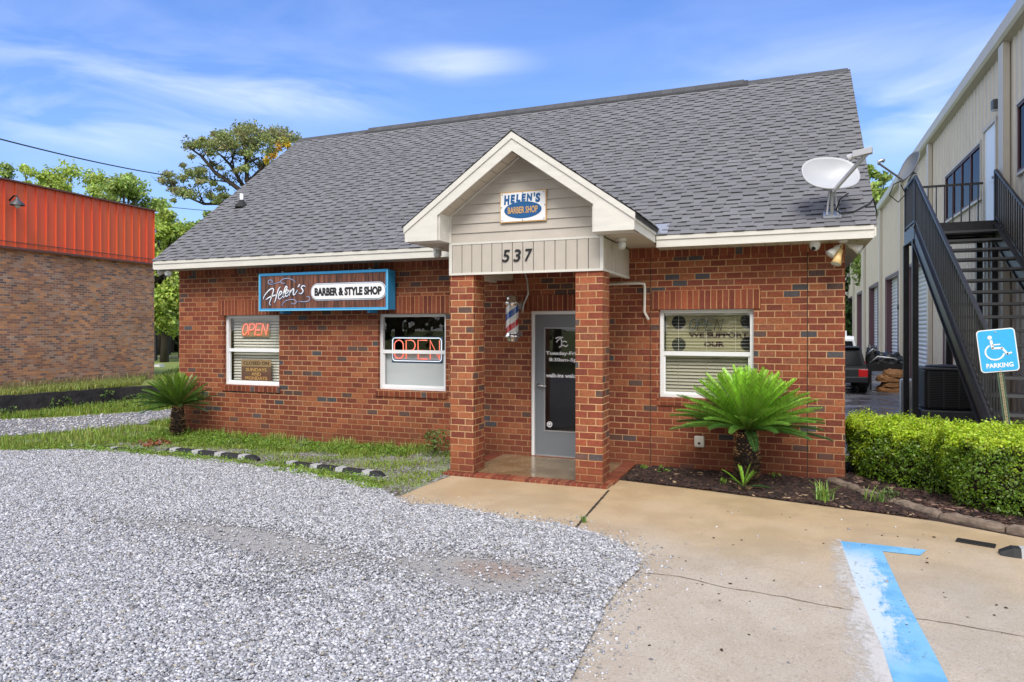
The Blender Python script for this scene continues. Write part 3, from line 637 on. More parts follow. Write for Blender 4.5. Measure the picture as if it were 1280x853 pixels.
for x0, x1, h, hw in ((-8.78, -.72, .035, .15), ):
    mb.prism([(x0, RIDGE_Y - hw, RZ - hw * SL + h), (x0, RIDGE_Y, RZ + h + .012), (x0, RIDGE_Y + hw, RZ - hw * SL + h), (x0, RIDGE_Y + hw, RZ - hw * SL - .01), (x0, RIDGE_Y - hw, RZ - hw * SL - .01)], (x1 - x0, 0, 0))
rv = mb.build('ridge_vent', 'shingle_edge', house)
mb = MB(); r = random.Random(3); x = RXL
while x < RXR:
    x2 = min(x + .21, RXR); h = .035 if -8.78 <= x < -.80 else .0; hw = .13
    fq = r.uniform(.36, .50); c = tuple(v * fq for v in GREY[0]); mb.cur = c
    mb.prism([(x, RIDGE_Y - hw, RZ - hw * SL + h + .014), (x, RIDGE_Y, RZ + h + .03), (x, RIDGE_Y + hw, RZ - hw * SL + h + .014), (x, RIDGE_Y + hw, RZ - hw * SL + h + .004), (x, RIDGE_Y, RZ + h + .018), (x, RIDGE_Y - hw, RZ - hw * SL + h + .004)], (x2 - x - .004, 0, 0)); x = x2
mb.build('ridge_cap', 'shingle', house)
# fascia, rake boards, soffit
for x0, x1 in ((RXL, -4.66), (-1.64, RXR)):
    mb = MB(); mb.box(x0, x1, EY - .002, EY + .022, 2.975, 3.105); mb.box(x0, x1, EY - .016, EY + .02, 3.075, EZ - .004); mb.build('fascia', 'white_trim', house)
for x in (RXL - .022, RXR + .002):
    mb = MB(); mb.prism([(x, EY, EZ - .145), (x, EY, EZ - .035), (x, RIDGE_Y, RZ - .035), (x, RIDGE_Y, RZ - .145)], (.02, 0, 0)); mb.prism([(x, 2 * RIDGE_Y - EY, EZ - .145), (x, 2 * RIDGE_Y - EY, EZ - .035), (x, RIDGE_Y, RZ - .035), (x, RIDGE_Y, RZ - .145)], (.02, 0, 0)); mb.build('rake_board', 'white_trim', house)
mb = MB(); x = RXL
while x < RXR:      # ribbed soffit panels
    x2 = min(x + .15, RXR)
    if not (-4.66 < (x + x2) / 2 < -1.64): mb.box(x + .004, x2 - .004, EY + .024, 9.497, 2.981, 2.992)
    x = x2
bk_L = MB().box(RXL, -4.66, EY + .024, 9.497, 2.994, 3.0).box(RXL, RXL + .12, 9.5, 16.6, 2.985, 2.995); bk_R = MB().box(-1.64, RXR, EY + .024, 9.497, 2.994, 3.0).box(RXR - .26, RXR, 9.5, 16.6, 2.985, 2.995)
for side, bkm in ((-1, bk_L), (1, bk_R)):
    for i in range(len(mb.v) // 8):
        q = mb.v[i * 8:i * 8 + 8]
        if (q[0][0] + 3.15) * side > 0: bkm.box(q[0][0], q[1][0], q[0][1], q[2][1], q[0][2], q[4][2])
    bkm.build('soffit', 'soffit', house)
vp = MB(); vp.lathe((-10.03, 10.55, 4.30), [(.13, .0), (.115, .06), (.06, .10), (.045, .15), (.0, .15)], 14); vpo = vp.build('vent_boot', 'vent_rubber', house, smooth=True)
MB().lathe((-10.03, 10.55, 4.38), [(.034, 0), (.034, .19), (.028, .19), (.028, .1)], 12).build('vent_pipe', 'white_vinyl', vpo, smooth=True)

# entry porch
PX0, PX1, PXM = -4.65, -1.65, -3.15; PY = 7.75; PZ = 4.31; PS = (PZ - 3.24) / 1.5; BX0, BX1 = -4.14, -2.10; FY = 8.05
for (x0, x1) in ((-4.15, -3.81), (-2.44, -2.10)):
    MB().box(x0, x1, 8.06, 8.40, .035, 2.625).build('pillar', 'pillar_brick', house, bevel=.006)
def porch_boards(mb, a, b, z0, z1, nrm, bw=.137):
    a = Vector(a); b = Vector(b); d = b - a; L = d.length; d.normalize(); n = Vector(nrm); k = max(1, round(L / bw)); bw = L / k
    for i in range(k):
        c = a + d * (i + .5) * bw; mb.obox((c.x + n.x * .004, c.y + n.y * .004, (z0 + z1) / 2), d, n, (0, 0, 1), bw / 2 - .005, .006, (z1 - z0) / 2)
bm = MB(); bm.box(BX0 + .005, BX1 - .005, FY + .008, FY + .33, 2.63, 3.02); bm.box(BX0 + .005, BX0 + .30, FY + .33, 9.498, 2.63, 3.02); bm.box(BX1 - .30, BX1 - .005, FY + .33, 9.498, 2.63, 3.02)
beam = bm.build('porch_beam', 'siding', house)
mb = MB(); porch_boards(mb, (BX0 + .03, FY + .004, 0), (BX1 - .03, FY + .004, 0), 2.63, 3.0, (0, -1, 0)); porch_boards(mb, (BX1 + .0, FY + .03, 0), (BX1 + .0, 9.49, 0), 2.63, 3.0, (1, 0, 0), .2); porch_boards(mb, (BX0, FY + .03, 0), (BX0, 9.49, 0), 2.63, 3.0, (-1, 0, 0), .2)
mb.build('vertical_siding', 'siding', beam)
MB().box(BX0 + .02, BX1 - .02, FY + .0065, FY + .0078, 2.64, 3.0).build('siding_gap', 'groove', beam)
mb = MB()
mb.box(BX0 - .012, BX1 + .012, FY - .014, FY + .02, 2.605, 2.632); mb.box(BX0 - .012, BX1 + .012, FY - .012, FY + .02, 3.0, 3.025)
mb.box(BX1 - .03, BX1 + .014, FY - .013, FY + .03, 2.632, 3.0); mb.box(BX0 - .014, BX0 + .03, FY - .013, FY + .03, 2.632, 3.0)
mb.box(BX1 - .04, BX1 + .014, FY + .02, 9.498, 2.605, 2.632); mb.box(BX0 - .014, BX0 + .04, FY + .02, 9.498, 2.605, 2.632); mb.build('beam_trim', 'white_trim', beam)
MB().box(BX0 + .3, BX1 - .3, FY + .33, 9.498, 2.90, 2.93).build('porch_ceiling', 'soffit', house)
# horizontal lap siding in the gable
mb = MB(); z = 3.025; under = lambda x: PZ - .10 - PS * abs(x - PXM)
while z < 4.04:
    z2 = min(z + .122, 4.08); x0 = max(BX0, PXM - (PZ - .20 - z) / PS); x1 = 2 * PXM - x0; u0 = max(BX0, PXM - (PZ - .20 - z2) / PS); u1 = 2 * PXM - u0
    mb.add([(x0, FY - .012, z), (x1, FY - .012, z), (u1, FY + .002, z2), (u0, FY + .002, z2), (x0, FY + .004, z), (x1, FY + .004, z)], [(0, 1, 2, 3), (0, 4, 5, 1)]); z = z2
mb.add([(BX0, FY + .006, 3.02), (BX1, FY + .006, 3.02), (BX1, FY + .006, 3.40), (PXM, FY + .006, 4.2), (BX0, FY + .006, 3.40)], [(0, 1, 2, 3, 4)])
mb.build('gable_lap_siding', 'siding', house)
mb = MB(); mb.box(BX0 - .012, BX0 + .02, FY - .02, FY + .01, 3.03, 3.42); mb.box(BX1 - .02, BX1 + .012, FY - .02, FY + .01, 3.03, 3.42)
for s in (-1, 1):
    mb.beam((PXM + s * .99, FY - .016, PZ - .235 - PS * .99), (PXM + s * .01, FY - .016, PZ - .245), .012, .03, up=(0, 1, 0))
mb.build('corner_trim', 'white_trim', house)
# barge boards (two steps), sloping soffit, boxed returns, side fascias
mb = MB()
for s in (-1, 1):
    e = PXM + s * 1.5
    mb.prism([(PXM, PY, PZ - .235), (PXM, PY, PZ - .012), (e, PY, 3.228), (e, PY, 3.04), (e - s * .02, PY, 3.03)], (0, .022, 0))
    mb.prism([(PXM, PY - .014, PZ - .085), (PXM, PY - .014, PZ - .006), (e + s * .012, PY - .014, 3.226), (e + s * .012, PY - .014, 3.147)], (0, .0138, 0))
mb.build('barge_board', 'white_trim', house)
for s in (-1, 1):
    e = PXM + s * 1.5; i = PXM + s * 1.0
    m = MB(); m.prism([(e - s * .002, PY + .024, 3.035), (i, PY + .024, 3.035), (i, PY + .024, PZ - .212 - PS * 1.0), (e - s * .002, PY + .024, 3.12)], (0, FY - PY - .028, 0)); m.build('eave_return', 'white_trim', house)
    mb2 = MB(); mb2.prism([(i + s * .02, PY - .003, 3.033), (e - s * .022, PY - .003, 3.033), (i + s * .02, PY - .003, 3.033 + .40)], (0, .0028, 0)); mb2.build('return_face', 'white_trim', house)
    m = MB(); m.box(min(e, e - s * .02), max(e, e - s * .02), PY + .022, EY + .03, 3.035, 3.16); m.box(min(e + s * .012, e), max(e + s * .012, e), PY + .0, EY + .02, 3.135, 3.226); m.build('side_fascia', 'white_trim', house)
    m = MB(); m.box(min(e - s * .02, BX0 if s < 0 else BX1), max(e - s * .02, BX0 if s < 0 else BX1), FY - .0, 9.497, 3.028, 3.034); m.build('side_soffit', 'soffit', house)
    m = MB()
    for k in range(7):      # boards of the sloping soffit under the rake
        t0 = .02 + k * .145; t1 = t0 + .139
        m.add([(PXM + s * t, y, PZ - .215 - PS * t - dz) for dz in (0, .006) for (t, y) in ((t0, PY + .022), (t1, PY + .022), (t1, FY + .0), (t0, FY + .0))], [(0, 1, 2, 3), (7, 6, 5, 4), (0, 3, 7, 4), (1, 5, 6, 2)])
    m.build('rake_soffit', 'soffit', house)
mb = MB()
for s in (-1, 1): mb.add([(PXM + s * t, y, PZ - .10 - PS * t) for (t, y) in ((0, PY + .02), (1.5, PY + .02), (1.5, FY + .02), (0, FY + .02))], [(0, 1, 2, 3)])
mb.build('soffit_backing', 'groove', house)
# porch roof
backY = lambda z: max(EY + .05, EY + (z - EZ) / SL + .06)
pdk = MB()
for s in (-1, 1):
    A = [(PXM, PY - .01, PZ), (PXM + s * 1.52, PY - .01, PZ - PS * 1.52), (PXM + s * 1.52, backY(PZ - PS * 1.5), PZ - PS * 1.52), (PXM, backY(PZ), PZ)]
    pdk.add(A + [(p[0], p[1], p[2] - .06) for p in A], [(0, 1, 2, 3), (7, 6, 5, 4), (0, 4, 5, 1), (1, 5, 6, 2), (2, 6, 7, 3)])
proof = pdk.build('porch_roof', 'shingle_edge', house)
pl = math.hypot(1.53, 1.53 * PS); pc, psn = 1.53 / pl, 1.53 * PS / pl
for s in (-1, 1):
    f = (lambda u, sv, s=s: Vector((PXM + s * (1.53 - sv * pc), u, PZ + .002 - PS * 1.53 + sv * psn)))
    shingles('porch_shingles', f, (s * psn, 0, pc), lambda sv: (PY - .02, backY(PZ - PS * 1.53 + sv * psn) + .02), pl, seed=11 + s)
mb = MB(); mb.cur = GREY[0]; y = PY - .02
while y < backY(PZ):
    mb.prism([(PXM - .12, y, PZ - .12 * PS + .016), (PXM, y, PZ + .03), (PXM + .12, y, PZ - .12 * PS + .016), (PXM + .12, y, PZ - .12 * PS + .004), (PXM, y, PZ + .016), (PXM - .12, y, PZ - .12 * PS + .004)], (0, .2, 0)); y += .205
mb.build('porch_ridge_cap', 'shingle', house)
for s in (-1, 1):    # galvanised flashing at the foot of each valley
    mb = MB(); mb.obox((PXM + s * 1.56, EY + .09, 3.225), (1, 0, 0), (0, cs, sn_), (0, -sn_, cs), .09, .13, .004); mb.build('valley_flashing', 'galv', house)
# porch slab with brick edging
MB().box(-3.98, -2.18, 8.17, 9.56, -.1, .036).build('porch_slab', 'wet_porch', house)
m = MB(); m.box(-4.22, -2.02, 7.97, 8.17, -.1, .036); m.build('porch_edging', 'curb_brick', house, bevel=.004)
for x0, x1 in ((-2.18, -2.00), (-4.20, -3.98)): MB().box(x0, x1, 8.172, 9.498, -.1, .038).build('porch_edging', 'curb_brick_side', house, bevel=.004)

# windows
def slats(x0, x1, z0, z1, y, pitch, tilt, depth, m, par, name='blind'):
    mb = MB(); z = z0
    while z < z1:
        c, s = math.cos(tilt) * depth / 2, math.sin(tilt) * depth / 2; dz = random.uniform(-.001, .001)
        mb.add([(x0, y - c, z - s + dz), (x1, y - c, z - s - dz), (x1, y + c, z + s - dz), (x0, y + c, z + s + dz)], [(0, 1, 2, 3)]); z += pitch
    n = 3
    for i in range(n):
        x = x0 + (x1 - x0) * (i + .5) / n; mb.box(x - .002, x + .002, y - depth / 2 - .003, y - depth / 2 - .001, z0, z1)
    mb.box(x0, x1, y - .02, y + .02, z1, z1 + .03)
    return mb.build(name, m, par)
def window(key):
    a, b, c, d = OPEN[key]; f = .05; y0, y1 = 9.565, 9.63; mid = (c + d) / 2 + .0
    mb = MB(); mb.box(a + .001, a + f, y0, y1, c + .001, d - .001); mb.box(b - f, b - .001, y0, y1, c + .001, d - .001); mb.box(a + f, b - f, y0, y1, d - f, d - .001); mb.box(a + f, b - f, y0, y1, c + .001, c + f)
    fr = mb.build('window', 'white_vinyl', house, bevel=.003)
    m = MB(); m.box(a + f, b - f, y0 + .006, y1 - .006, mid - .028, mid + .028); m.box(a + f, a + f + .022, y0 + .02, y1 - .01, c + f, mid - .028); m.box(b - f - .022, b - f, y0 + .02, y1 - .01, c + f, mid - .028); m.box(a + f + .022, b - f - .022, y0 + .02, y1 - .01, c + f, c + f + .025)
    m.build('sash', 'white_vinyl', fr, bevel=.002)
    for z0, z1, yy in ((mid + .028, d - f, y0 + .03), (c + f + .025, mid - .028, y0 + .04)):
        MB().box(a + f + .0, b - f - .0, yy, yy + .004, z0, z1).build('pane', 'glass', fr)
    return fr, (a + f, b - f, c + f, d - f, mid)
f1, g1 = window('w1'); f2, g2 = window('w2'); f3, g3 = window('w3')
slats(g1[0], g1[1], g1[2], g1[3] - .03, 9.70, .050, R(60), .040, 'blind', f1)
slats(g3[0], g3[1], g3[4], g3[3] - .03, 9.684, .046, R(6), .024, 'blind', f3)
slats(g3[0], g3[1], g3[2], g3[4], 9.668, .046, R(62), .042, 'blind_olive', f3)
MB().box(g2[0], g2[1], 9.655, 9.665, g2[2], g2[4] - .03).build('curtain', 'frosted', f2)
# a pale ceiling edge and chair back seen dimly through the middle window
for i, k in enumerate(('w1', 'w3')):
    a, b, c, d = OPEN[k]; MB().box(a - .1, b + .1, 9.86, 9.88, c - .1, d + .1).build('window_backing', 'interior', house)

# door
a, b, c, d = OPEN['door']
mb = MB(); mb.box(a + .001, a + .045, 9.53, 9.66, c, d - .001); mb.box(b - .045, b - .001, 9.53, 9.66, c, d - .001); mb.box(a + .045, b - .045, 9.53, 9.66, d - .05, d - .001); mb.build('door_frame', 'white_vinyl', house, bevel=.003)
da, db, dc, dd = a + .048, b - .048, c + .015, d - .053; la, lb, lc, ld = da + .135, db - .135, .40, 1.93
mb = MB(); y0, y1 = 9.565, 9.61
mb.box(da, la, y0, y1, dc, dd); mb.box(lb, db, y0, y1, dc, dd); mb.box(la, lb, y0, y1, ld, dd); mb.box(la, lb, y0, y1, dc, lc)
door = mb.build('door', 'grey_door', house)
mb = MB(); t = .02
mb.box(la, la + t, y0 - .007, y0 + .02, lc, ld); mb.box(lb - t, lb, y0 - .007, y0 + .02, lc, ld); mb.box(la + t, lb - t, y0 - .007, y0 + .02, ld - t, ld); mb.box(la + t, lb - t, y0 - .007, y0 + .02, lc, lc + t); mb.build('glazing_bead', 'door_rail', door)
MB().box(la + t, lb - t, y0 + .012, y0 + .018, lc + t, ld - t).build('door_glass', 'glass', door)
MB().box(da, db, y0 - .02, 9.68, .036, .055).build('threshold', 'galv', door)
mb = MB(); hx, hz = da + .065, 1.075; mb.lathe((hx, y0, hz), [(.034, 0), (.034, .008), (.014, .014), (.013, .045), (0, .045)], 14, ax=(0, -1, 0)); mb.tube([(hx, y0 - .045, hz), (hx + .02, y0 - .052, hz), (hx + .12, y0 - .05, hz - .008)], [.012, .011, .008], 8); mb.build('handle', 'chrome', door, smooth=True)
mb = MB(); mb.lathe((la + .085, y0 + .011, .505), [(.042, 0), (.042, .002), (0, .002)], 20, ax=(0, -1, 0)); stk = mb.build('sticker', 'white_print', door)
mb = MB(); mb.lathe((la + .085, y0 + .0088, .505), [(.030, 0), (.030, .001), (.022, .001)], 20, ax=(0, -1, 0)); ribbon(mb, [(-.014, .004), (-.005, -.012), (.012, -.008), (.014, .004)], .006, (la + .085, y0 + .0085, .505), (1, 0, 0), (0, 0, 1), .001); mb.build('sticker_ring', 'black_print', stk)
yt = y0 + .009; dcx = (la + lb) / 2
def dtext(s, zc, h, wdt): text(s, (dcx + .005, yt, zc), h, wdt, 'white_print', door, bold=.03, depth=.002)
dtext('Tuesday-Friday', 1.545, .068, .60); dtext('8:30am-5pm', 1.450, .066, .50); dtext('walk-ins welcome', 1.225, .058, .60)
mb = MB()
for st in ([(-.10, .03), (-.06, .08), (-.02, .10), (.0, .04), (-.01, -.05), (-.06, -.07)], [(-.01, .02), (.05, .05), (.10, .03)], [(-.06, -.07), (.02, -.03), (.08, -.05), (.12, -.02)], [(-.12, .10), (-.05, .13), (.03, .12)]): ribbon(mb, [(x_ * .8, z_ * .75) for x_, z_ in st], .014, (dcx - .05, yt, 1.69), (1, 0, 0), (0, 0, 1), .002)
mb.build('emblem', 'white_print', door)

# ================================================================== SIGNS AND FITTINGS ON THE SHOP
SGY = 9.22; sgw = thing('hanging_sign', (-7.10, 9.49, 2.2), 'long blue framed barber and style shop sign on the wall left of the porch', 'sign')
x0, x1, z0, z1 = -8.385, -5.825, 2.205, 2.845
mb = MB(); mb.box(x0 + .01, x1 - .01, SGY + .012, 9.44, z0 + .01, z1 - .01); mb.build('cabinet', 'sign_blue', sgw)
mb = MB(); f = .045
mb.box(x0, x0 + f, SGY - .012, SGY + .03, z0, z1); mb.box(x1 - f, x1, SGY - .012, SGY + .03, z0, z1); mb.box(x0 + f, x1 - f, SGY - .012, SGY + .03, z0, z0 + f); mb.box(x0 + f, x1 - f, SGY - .012, SGY + .03, z1 - f, z1)
mb.build('frame', 'sign_blue', sgw, bevel=.006)
mb = MB(); g = .006
for (a, b, c, d) in ((x0 + g, x0 + .02, z0 + .02, z1 - .02), (x1 - .02, x1 - g, z0 + .02, z1 - .02), (x0 + g, x1 - g, z0 + g, z0 + .02)): mb.box(a, b, SGY - .0145, SGY - .0118, c, d)
mb.build('frame_highlight_strip', 'sign_pale_blue', sgw)
MB().box(x0 + f, x1 - f, SGY, SGY + .01, z0 + f, z1 - f).build('face', 'sign_plank', sgw)
for x in (x0 + .42, x1 - .40):
    MB().box(x - .03, x + .03, SGY + .06, 9.497, z0 - .04, z0 + .005).build('bracket', 'sign_blue', sgw); MB().tube([(x, SGY + .1, z1 - .01), (x, SGY + .1, z1 + .035)], .018, 8).build('hook', 'galv', sgw)
def zp(x, y): p = Wy(320 + x / 13.12, 330 + y / 13.12, SGY - .003); return (p.x, p.z)
ST = [[(120, 580), (150, 510), (215, 435), (268, 405), (290, 425), (272, 500), (245, 580), (222, 650), (242, 678)],
      [(402, 375), (370, 420), (340, 520), (320, 600), (303, 638)], [(165, 588), (230, 545), (300, 520), (350, 498)],
      [(372, 530), (402, 505), (427, 470), (405, 450), (380, 490), (370, 550), (392, 580), (432, 540)],
      [(432, 540), (472, 460), (512, 390), (492, 372), (468, 430), (446, 510), (452, 552), (475, 530)],
      [(480, 505), (520, 470), (532, 440), (505, 430), (485, 480), (490, 530), (520, 525), (547, 490)],
      [(562, 425), (558, 480), (548, 522)], [(552, 505), (580, 445), (612, 408), (622, 430), (612, 480), (622, 510), (650, 485), (682, 430)],
      [(722, 335), (705, 360), (688, 385)], [(812, 372), (772, 358), (745, 390), (768, 425), (772, 455), (742, 490), (706, 480)]]
FL = [[(300, 330), (230, 335), (200, 300), (225, 265), (265, 275), (270, 305), (240, 312)], [(300, 325), (370, 310), (405, 285), (440, 255), (520, 238), (600, 260), (650, 300)], [(480, 315), (430, 320), (408, 295), (425, 270)],
      [(420, 690), (470, 620), (550, 588), (630, 588), (662, 622), (640, 655), (600, 655), (582, 635)], [(690, 612), (780, 622), (860, 608), (888, 570), (860, 537), (825, 540)]]
for grp in (ST[0:3], ST[3:4], ST[4:5], ST[5:6], ST[6:8], ST[8:9], ST[9:10]):
    mb = MB()
    for q in grp: ribbon(mb, [zp(*p) for p in q], .040, (0, SGY - .003, 0), (1, 0, 0), (0, 0, 1), .002)
    mb.build('letter_outline', 'navy_print', sgw); mb = MB()
    for q in grp: ribbon(mb, [zp(*p) for p in q], lambda t: .009 + .012 * math.sin(math.pi * min(1, t * 1.1)), (0, SGY - .0055, 0), (1, 0, 0), (0, 0, 1), .002)
    mb.build('script_letter', 'white_print', sgw)
for q in FL:
    mb = MB(); ribbon(mb, [zp(*p) for p in q], .020, (0, SGY - .003, 0), (1, 0, 0), (0, 0, 1), .002); mb.build('flourish_outline', 'navy_print', sgw)
    mb = MB(); ribbon(mb, [zp(*p) for p in q], lambda t: .004 + .006 * math.sin(math.pi * t), (0, SGY - .0055, 0), (1, 0, 0), (0, 0, 1), .002); mb.build('flourish', 'lilac_print', sgw)
pc0 = Wy(260 + 518 / 4, 310 + 221 / 4, SGY); pc1 = Wy(260 + 890 / 4, 310 + 213 / 4, SGY); pzc = (pc0.z + pc1.z) / 2
def pill(ex, hh, y, m, name):
    P = []; 
    for i in range(25):
        t = -math.pi / 2 + math.pi * i / 24; P.append((pc1.x + ex - hh + hh * math.cos(t), y, pzc + hh * math.sin(t)))
    for i in range(25):
        t = math.pi / 2 + math.pi * i / 24; P.append((pc0.x - ex + hh + hh * math.cos(t), y, pzc + hh * math.sin(t)))
    MB().prism(P, (0, .003, 0)).build(name, m, sgw)
pill(.016, .146, SGY - .0035, 'navy_print', 'pill_border'); pill(.010, .137, SGY - .0065, 'white_print', 'pill_border'); pill(.0, .127, SGY - .0095, 'navy_print', 'pill_border'); pill(-.008, .119, SGY - .0125, 'white_print', 'pill_panel')
text('BARBER & STYLE SHOP', ((pc0.x + pc1.x) / 2, SGY - .0145, pzc), .135, (pc1.x - pc0.x) - .14, 'black_print', sgw, bold=.055, depth=.003)

gs = thing('gable_sign', (-3.11, 8.04, 3.24), 'small white and blue barber shop sign on the gable siding', 'sign')
gx0, gx1, gz0, gz1 = -3.42, -2.80, 3.245, 3.63; GY = 8.02
MB().box(gx0, gx1, GY, GY + .015, gz0, gz1).build('sign_edge', 'gold_print', gs)
MB().box(gx0 + .012, gx1 - .012, GY - .003, GY + .002, gz0 + .012, gz1 - .012).build('sign_face', 'white_print', gs)
gcx, gcz = (gx0 + gx1) / 2, gz0 + .15
MB().prism([(gcx + .25 * math.cos(t), GY - .006, gcz + .105 * math.sin(t)) for t in np.linspace(0, 2 * math.pi, 49)[:-1]], (0, .0028, 0)).build('oval', 'blue_print', gs)
text('BARBER SHOP', (gcx, GY - .008, gcz), .085, .40, 'gold_print', gs, bold=.02, depth=.003)
for i, ch in enumerate("HELEN'S"):      # arched heading
    X = [-.215, -.135, -.06, .012, .09, .155, .20][i]; hh = [.12, .105, .095, .09, .095, .05, .115][i]; wd = [.075, .06, .058, .058, .075, .02, .065][i]
    text(ch, (gcx + X, GY - .005, gz0 + [.285, .295, .302, .305, .302, .33, .29][i]), hh, wd, 'blue_print', gs, bold=.06, depth=.003, shear=.08)
mb = MB()
for (x, z) in ((gx0 + .03, gz0 + .03), (gx1 - .03, gz0 + .03), (gx0 + .03, gz1 - .03), (gx1 - .03, gz1 - .03), (gx0 + .02, (gz0 + gz1) / 2), (gx1 - .02, (gz0 + gz1) / 2), (gcx, gz0 + .022), (gcx, gz1 - .02)):
    MB().lathe((x, GY - .003, z), [(.007, 0), (.006, .004), (0, .005)], 8, ax=(0, -1, 0)).build('screw', 'iron', gs)
hn = thing('house_number', (-3.2, 8.04, 2.8), 'black house number 537 on the white porch beam', 'house number')
for ch, x in (('5', -3.345), ('3', -3.195), ('7', -3.04)): text(ch, (x, FY - .012, 2.83), .155, .10, 'black_print', hn, bold=.012, depth=.012, name='digit', shear=.15)

# barber pole
bpx, bpy_ = -3.765, 9.28; bp = thing('barber_pole', (bpx, 9.49, 1.72), 'striped red white and blue barber pole with chrome ends beside the door', 'barber pole')
def bp_mat():
    m = bpy.data.materials.new('pole_stripes'); m.use_nodes = True; MATS['pole_stripes'] = m; nt = m.node_tree; N = nt.nodes; L = nt.links; bs = N['Principled BSDF']
    x, y, z = sep(nt, N.new('ShaderNodeNewGeometry').outputs['Position'])
    an = mth(nt, 'DIVIDE', mth(nt, 'ARCTAN2', mth(nt, 'SUBTRACT', y, bpy_), mth(nt, 'SUBTRACT', x, bpx)), 2 * math.pi)
    t = mth(nt, 'FRACT', mth(nt, 'ADD', mth(nt, 'ADD', mth(nt, 'MULTIPLY', z, -2.55), mth(nt, 'MULTIPLY', an, 1)), .52))
    rp = N.new('ShaderNodeValToRGB'); rp.color_ramp.interpolation = 'CONSTANT'; e = rp.color_ramp.elements; e[0].position = 0; e[0].color = (.78, .78, .78, 1); e[1].position = .25; e[1].color = (.55, .02, .03, 1)
    a = e.new(.48); a.color = (.78, .78, .78, 1); a = e.new(.75); a.color = (.015, .09, .38, 1); L.new(t, rp.inputs[0]); L.new(rp.outputs[0], bs.inputs['Base Color']); bs.inputs['Roughness'].default_value = .12; bs.inputs['Coat Weight'].default_value = 1
bp_mat()
c = (bpx, bpy_, 1.70)
MB().lathe(c, [(.094, .13), (.094, .56)], 28).build('striped_cylinder', 'pole_stripes', bp, smooth=True)
MB().lathe(c, [(0, .0), (.055, .01), (.088, .04), (.094, .075), (.118, .085), (.122, .10), (.108, .125), (.10, .14), (.10, .15)], 24).build('chrome_cap', 'chrome', bp, smooth=True)
MB().lathe(c, [(.10, .545), (.108, .56), (.122, .58), (.118, .60), (.094, .61), (.092, .655), (.075, .685), (0, .70)], 24).build('chrome_cap', 'chrome', bp, smooth=True)
MB().box(bpx + .04, bpx + .10, bpy_ + .05, 9.495, 2.20, 2.30).build('bracket', 'galv', bp); MB().box(bpx + .02, bpx + .08, bpy_ + .05, 9.495, 1.80, 1.87).build('bracket', 'galv', bp)
MB().tube([(bpx + .11, 9.42, 2.14), (bpx + .12, 9.42, 2.26), (bpx + .19, 9.44, 2.42), (bpx + .17, 9.45, 2.62), (bpx + .10, 9.46, 2.80), (bpx + .08, 9.47, 2.9)], .013, 8).build('conduit', 'galv', bp, smooth=True)

# neon signs and notices hanging inside the windows
def neon(name, strokes, r, y, m, parent):
    mb = MB()
    for q in strokes: mb.tube([(x, y, z) for x, z in q], r, 8)
    return mb.build(name, m, parent, smooth=True)
def arc(cx, cz, rx, rz, a0, a1, n=14): return [(cx + rx * math.cos(R(t)), cz + rz * math.sin(R(t))) for t in np.linspace(a0, a1, n)]
def open_letters(x0, x1, z0, z1, sh=0, gap=.3, tall=False):
    w_ = (x1 - x0) / (4 + 3 * gap); st = []
    for i in range(4):
        a = x0 + i * w_ * (1 + gap); b = a + w_; h = z1 - z0; mid = z0 + h * .45
        if i == 0: st.append(arc((a + b) / 2, (z0 + z1) / 2, w_ / 2, h / 2, 90, 450, 22) if not tall else arc((a + b) / 2, z1 - w_ / 2, w_ / 2, w_ / 2, 180, 0, 10) + arc((a + b) / 2, z0 + w_ / 2, w_ / 2, w_ / 2, 0, -180, 10) + [(a, z1 - w_ / 2)])
        if i == 1: st.append([(a, z0), (a, z1), (a + w_ * .55, z1)] + arc(a + w_ * .55, (z1 + mid) / 2, w_ * .45, (z1 - mid) / 2, 80, -90, 8) + [(a, mid)])
        if i == 2: st += [[(b, z1), (a, z1), (a, z0), (b, z0)], [(a, mid), (b - w_ * .15, mid)]]
        if i == 3: st.append([(a, z0), (a, z1), (b, z0), (b, z1)])
    return [[(x + sh * (z - z0), z) for x, z in q] for q in st]
n1 = thing('neon_sign', (-8.80, 9.67, 1.95), 'lit red slanted neon open sign behind the blinds of the leftmost window', 'neon sign', 'open signs in the shop windows')
A = Wy(303, 419, 9.66); B = Wy(335, 405, 9.66)
for q in (1,):
    neon('letters', open_letters(A.x, B.x - .03, A.z, B.z, .2), .0075, 9.648, 'neon_red', n1)
    MB().box(A.x - .02, B.x + .03, 9.662, 9.667, A.z - .03, B.z + .03).build('backing_bar', 'paper_tan', n1)
    neon('arc_tube', [arc((A.x + B.x) / 2, B.z - .01, .34, .065, 25, 155)], .006, 9.65, 'neon_green', n1)
n2 = thing('neon_sign', (-5.40, 9.66, 1.42), 'lit pink neon open sign with a rounded white border in the middle window', 'neon sign', 'open signs in the shop windows')
A = Wy(491, 451, 9.648); B = Wy(552, 423, 9.648)
def rrect(x0, x1, z0, z1, r): return arc(x1 - r, z1 - r, r, r, 0, 90, 6) + arc(x0 + r, z1 - r, r, r, 90, 180, 6) + arc(x0 + r, z0 + r, r, r, 180, 270, 6) + arc(x1 - r, z0 + r, r, r, 270, 360, 6) + [(x1, z1 - r)]
neon('letters', open_letters(A.x + .035, B.x - .035, A.z + .035, B.z - .035, 0, .32, True), .0075, 9.642, 'neon_red', n2)
neon('border_tube', [rrect(A.x, B.x, A.z, B.z, .05)], .008, 9.642, 'neon_white', n2)
mb = MB()
for (a, b, c, d) in ((A.x - .02, B.x + .02, A.z - .03, A.z + .02), (A.x - .02, A.x + .02, A.z + .02, B.z + .02), (B.x - .02, B.x + .02, A.z + .02, B.z + .02), (A.x + .02, B.x - .02, B.z - .01, B.z + .02)): mb.box(a, b, 9.6505, 9.654, c, d)
mb.build('backing_frame', 'navy_print', n2)
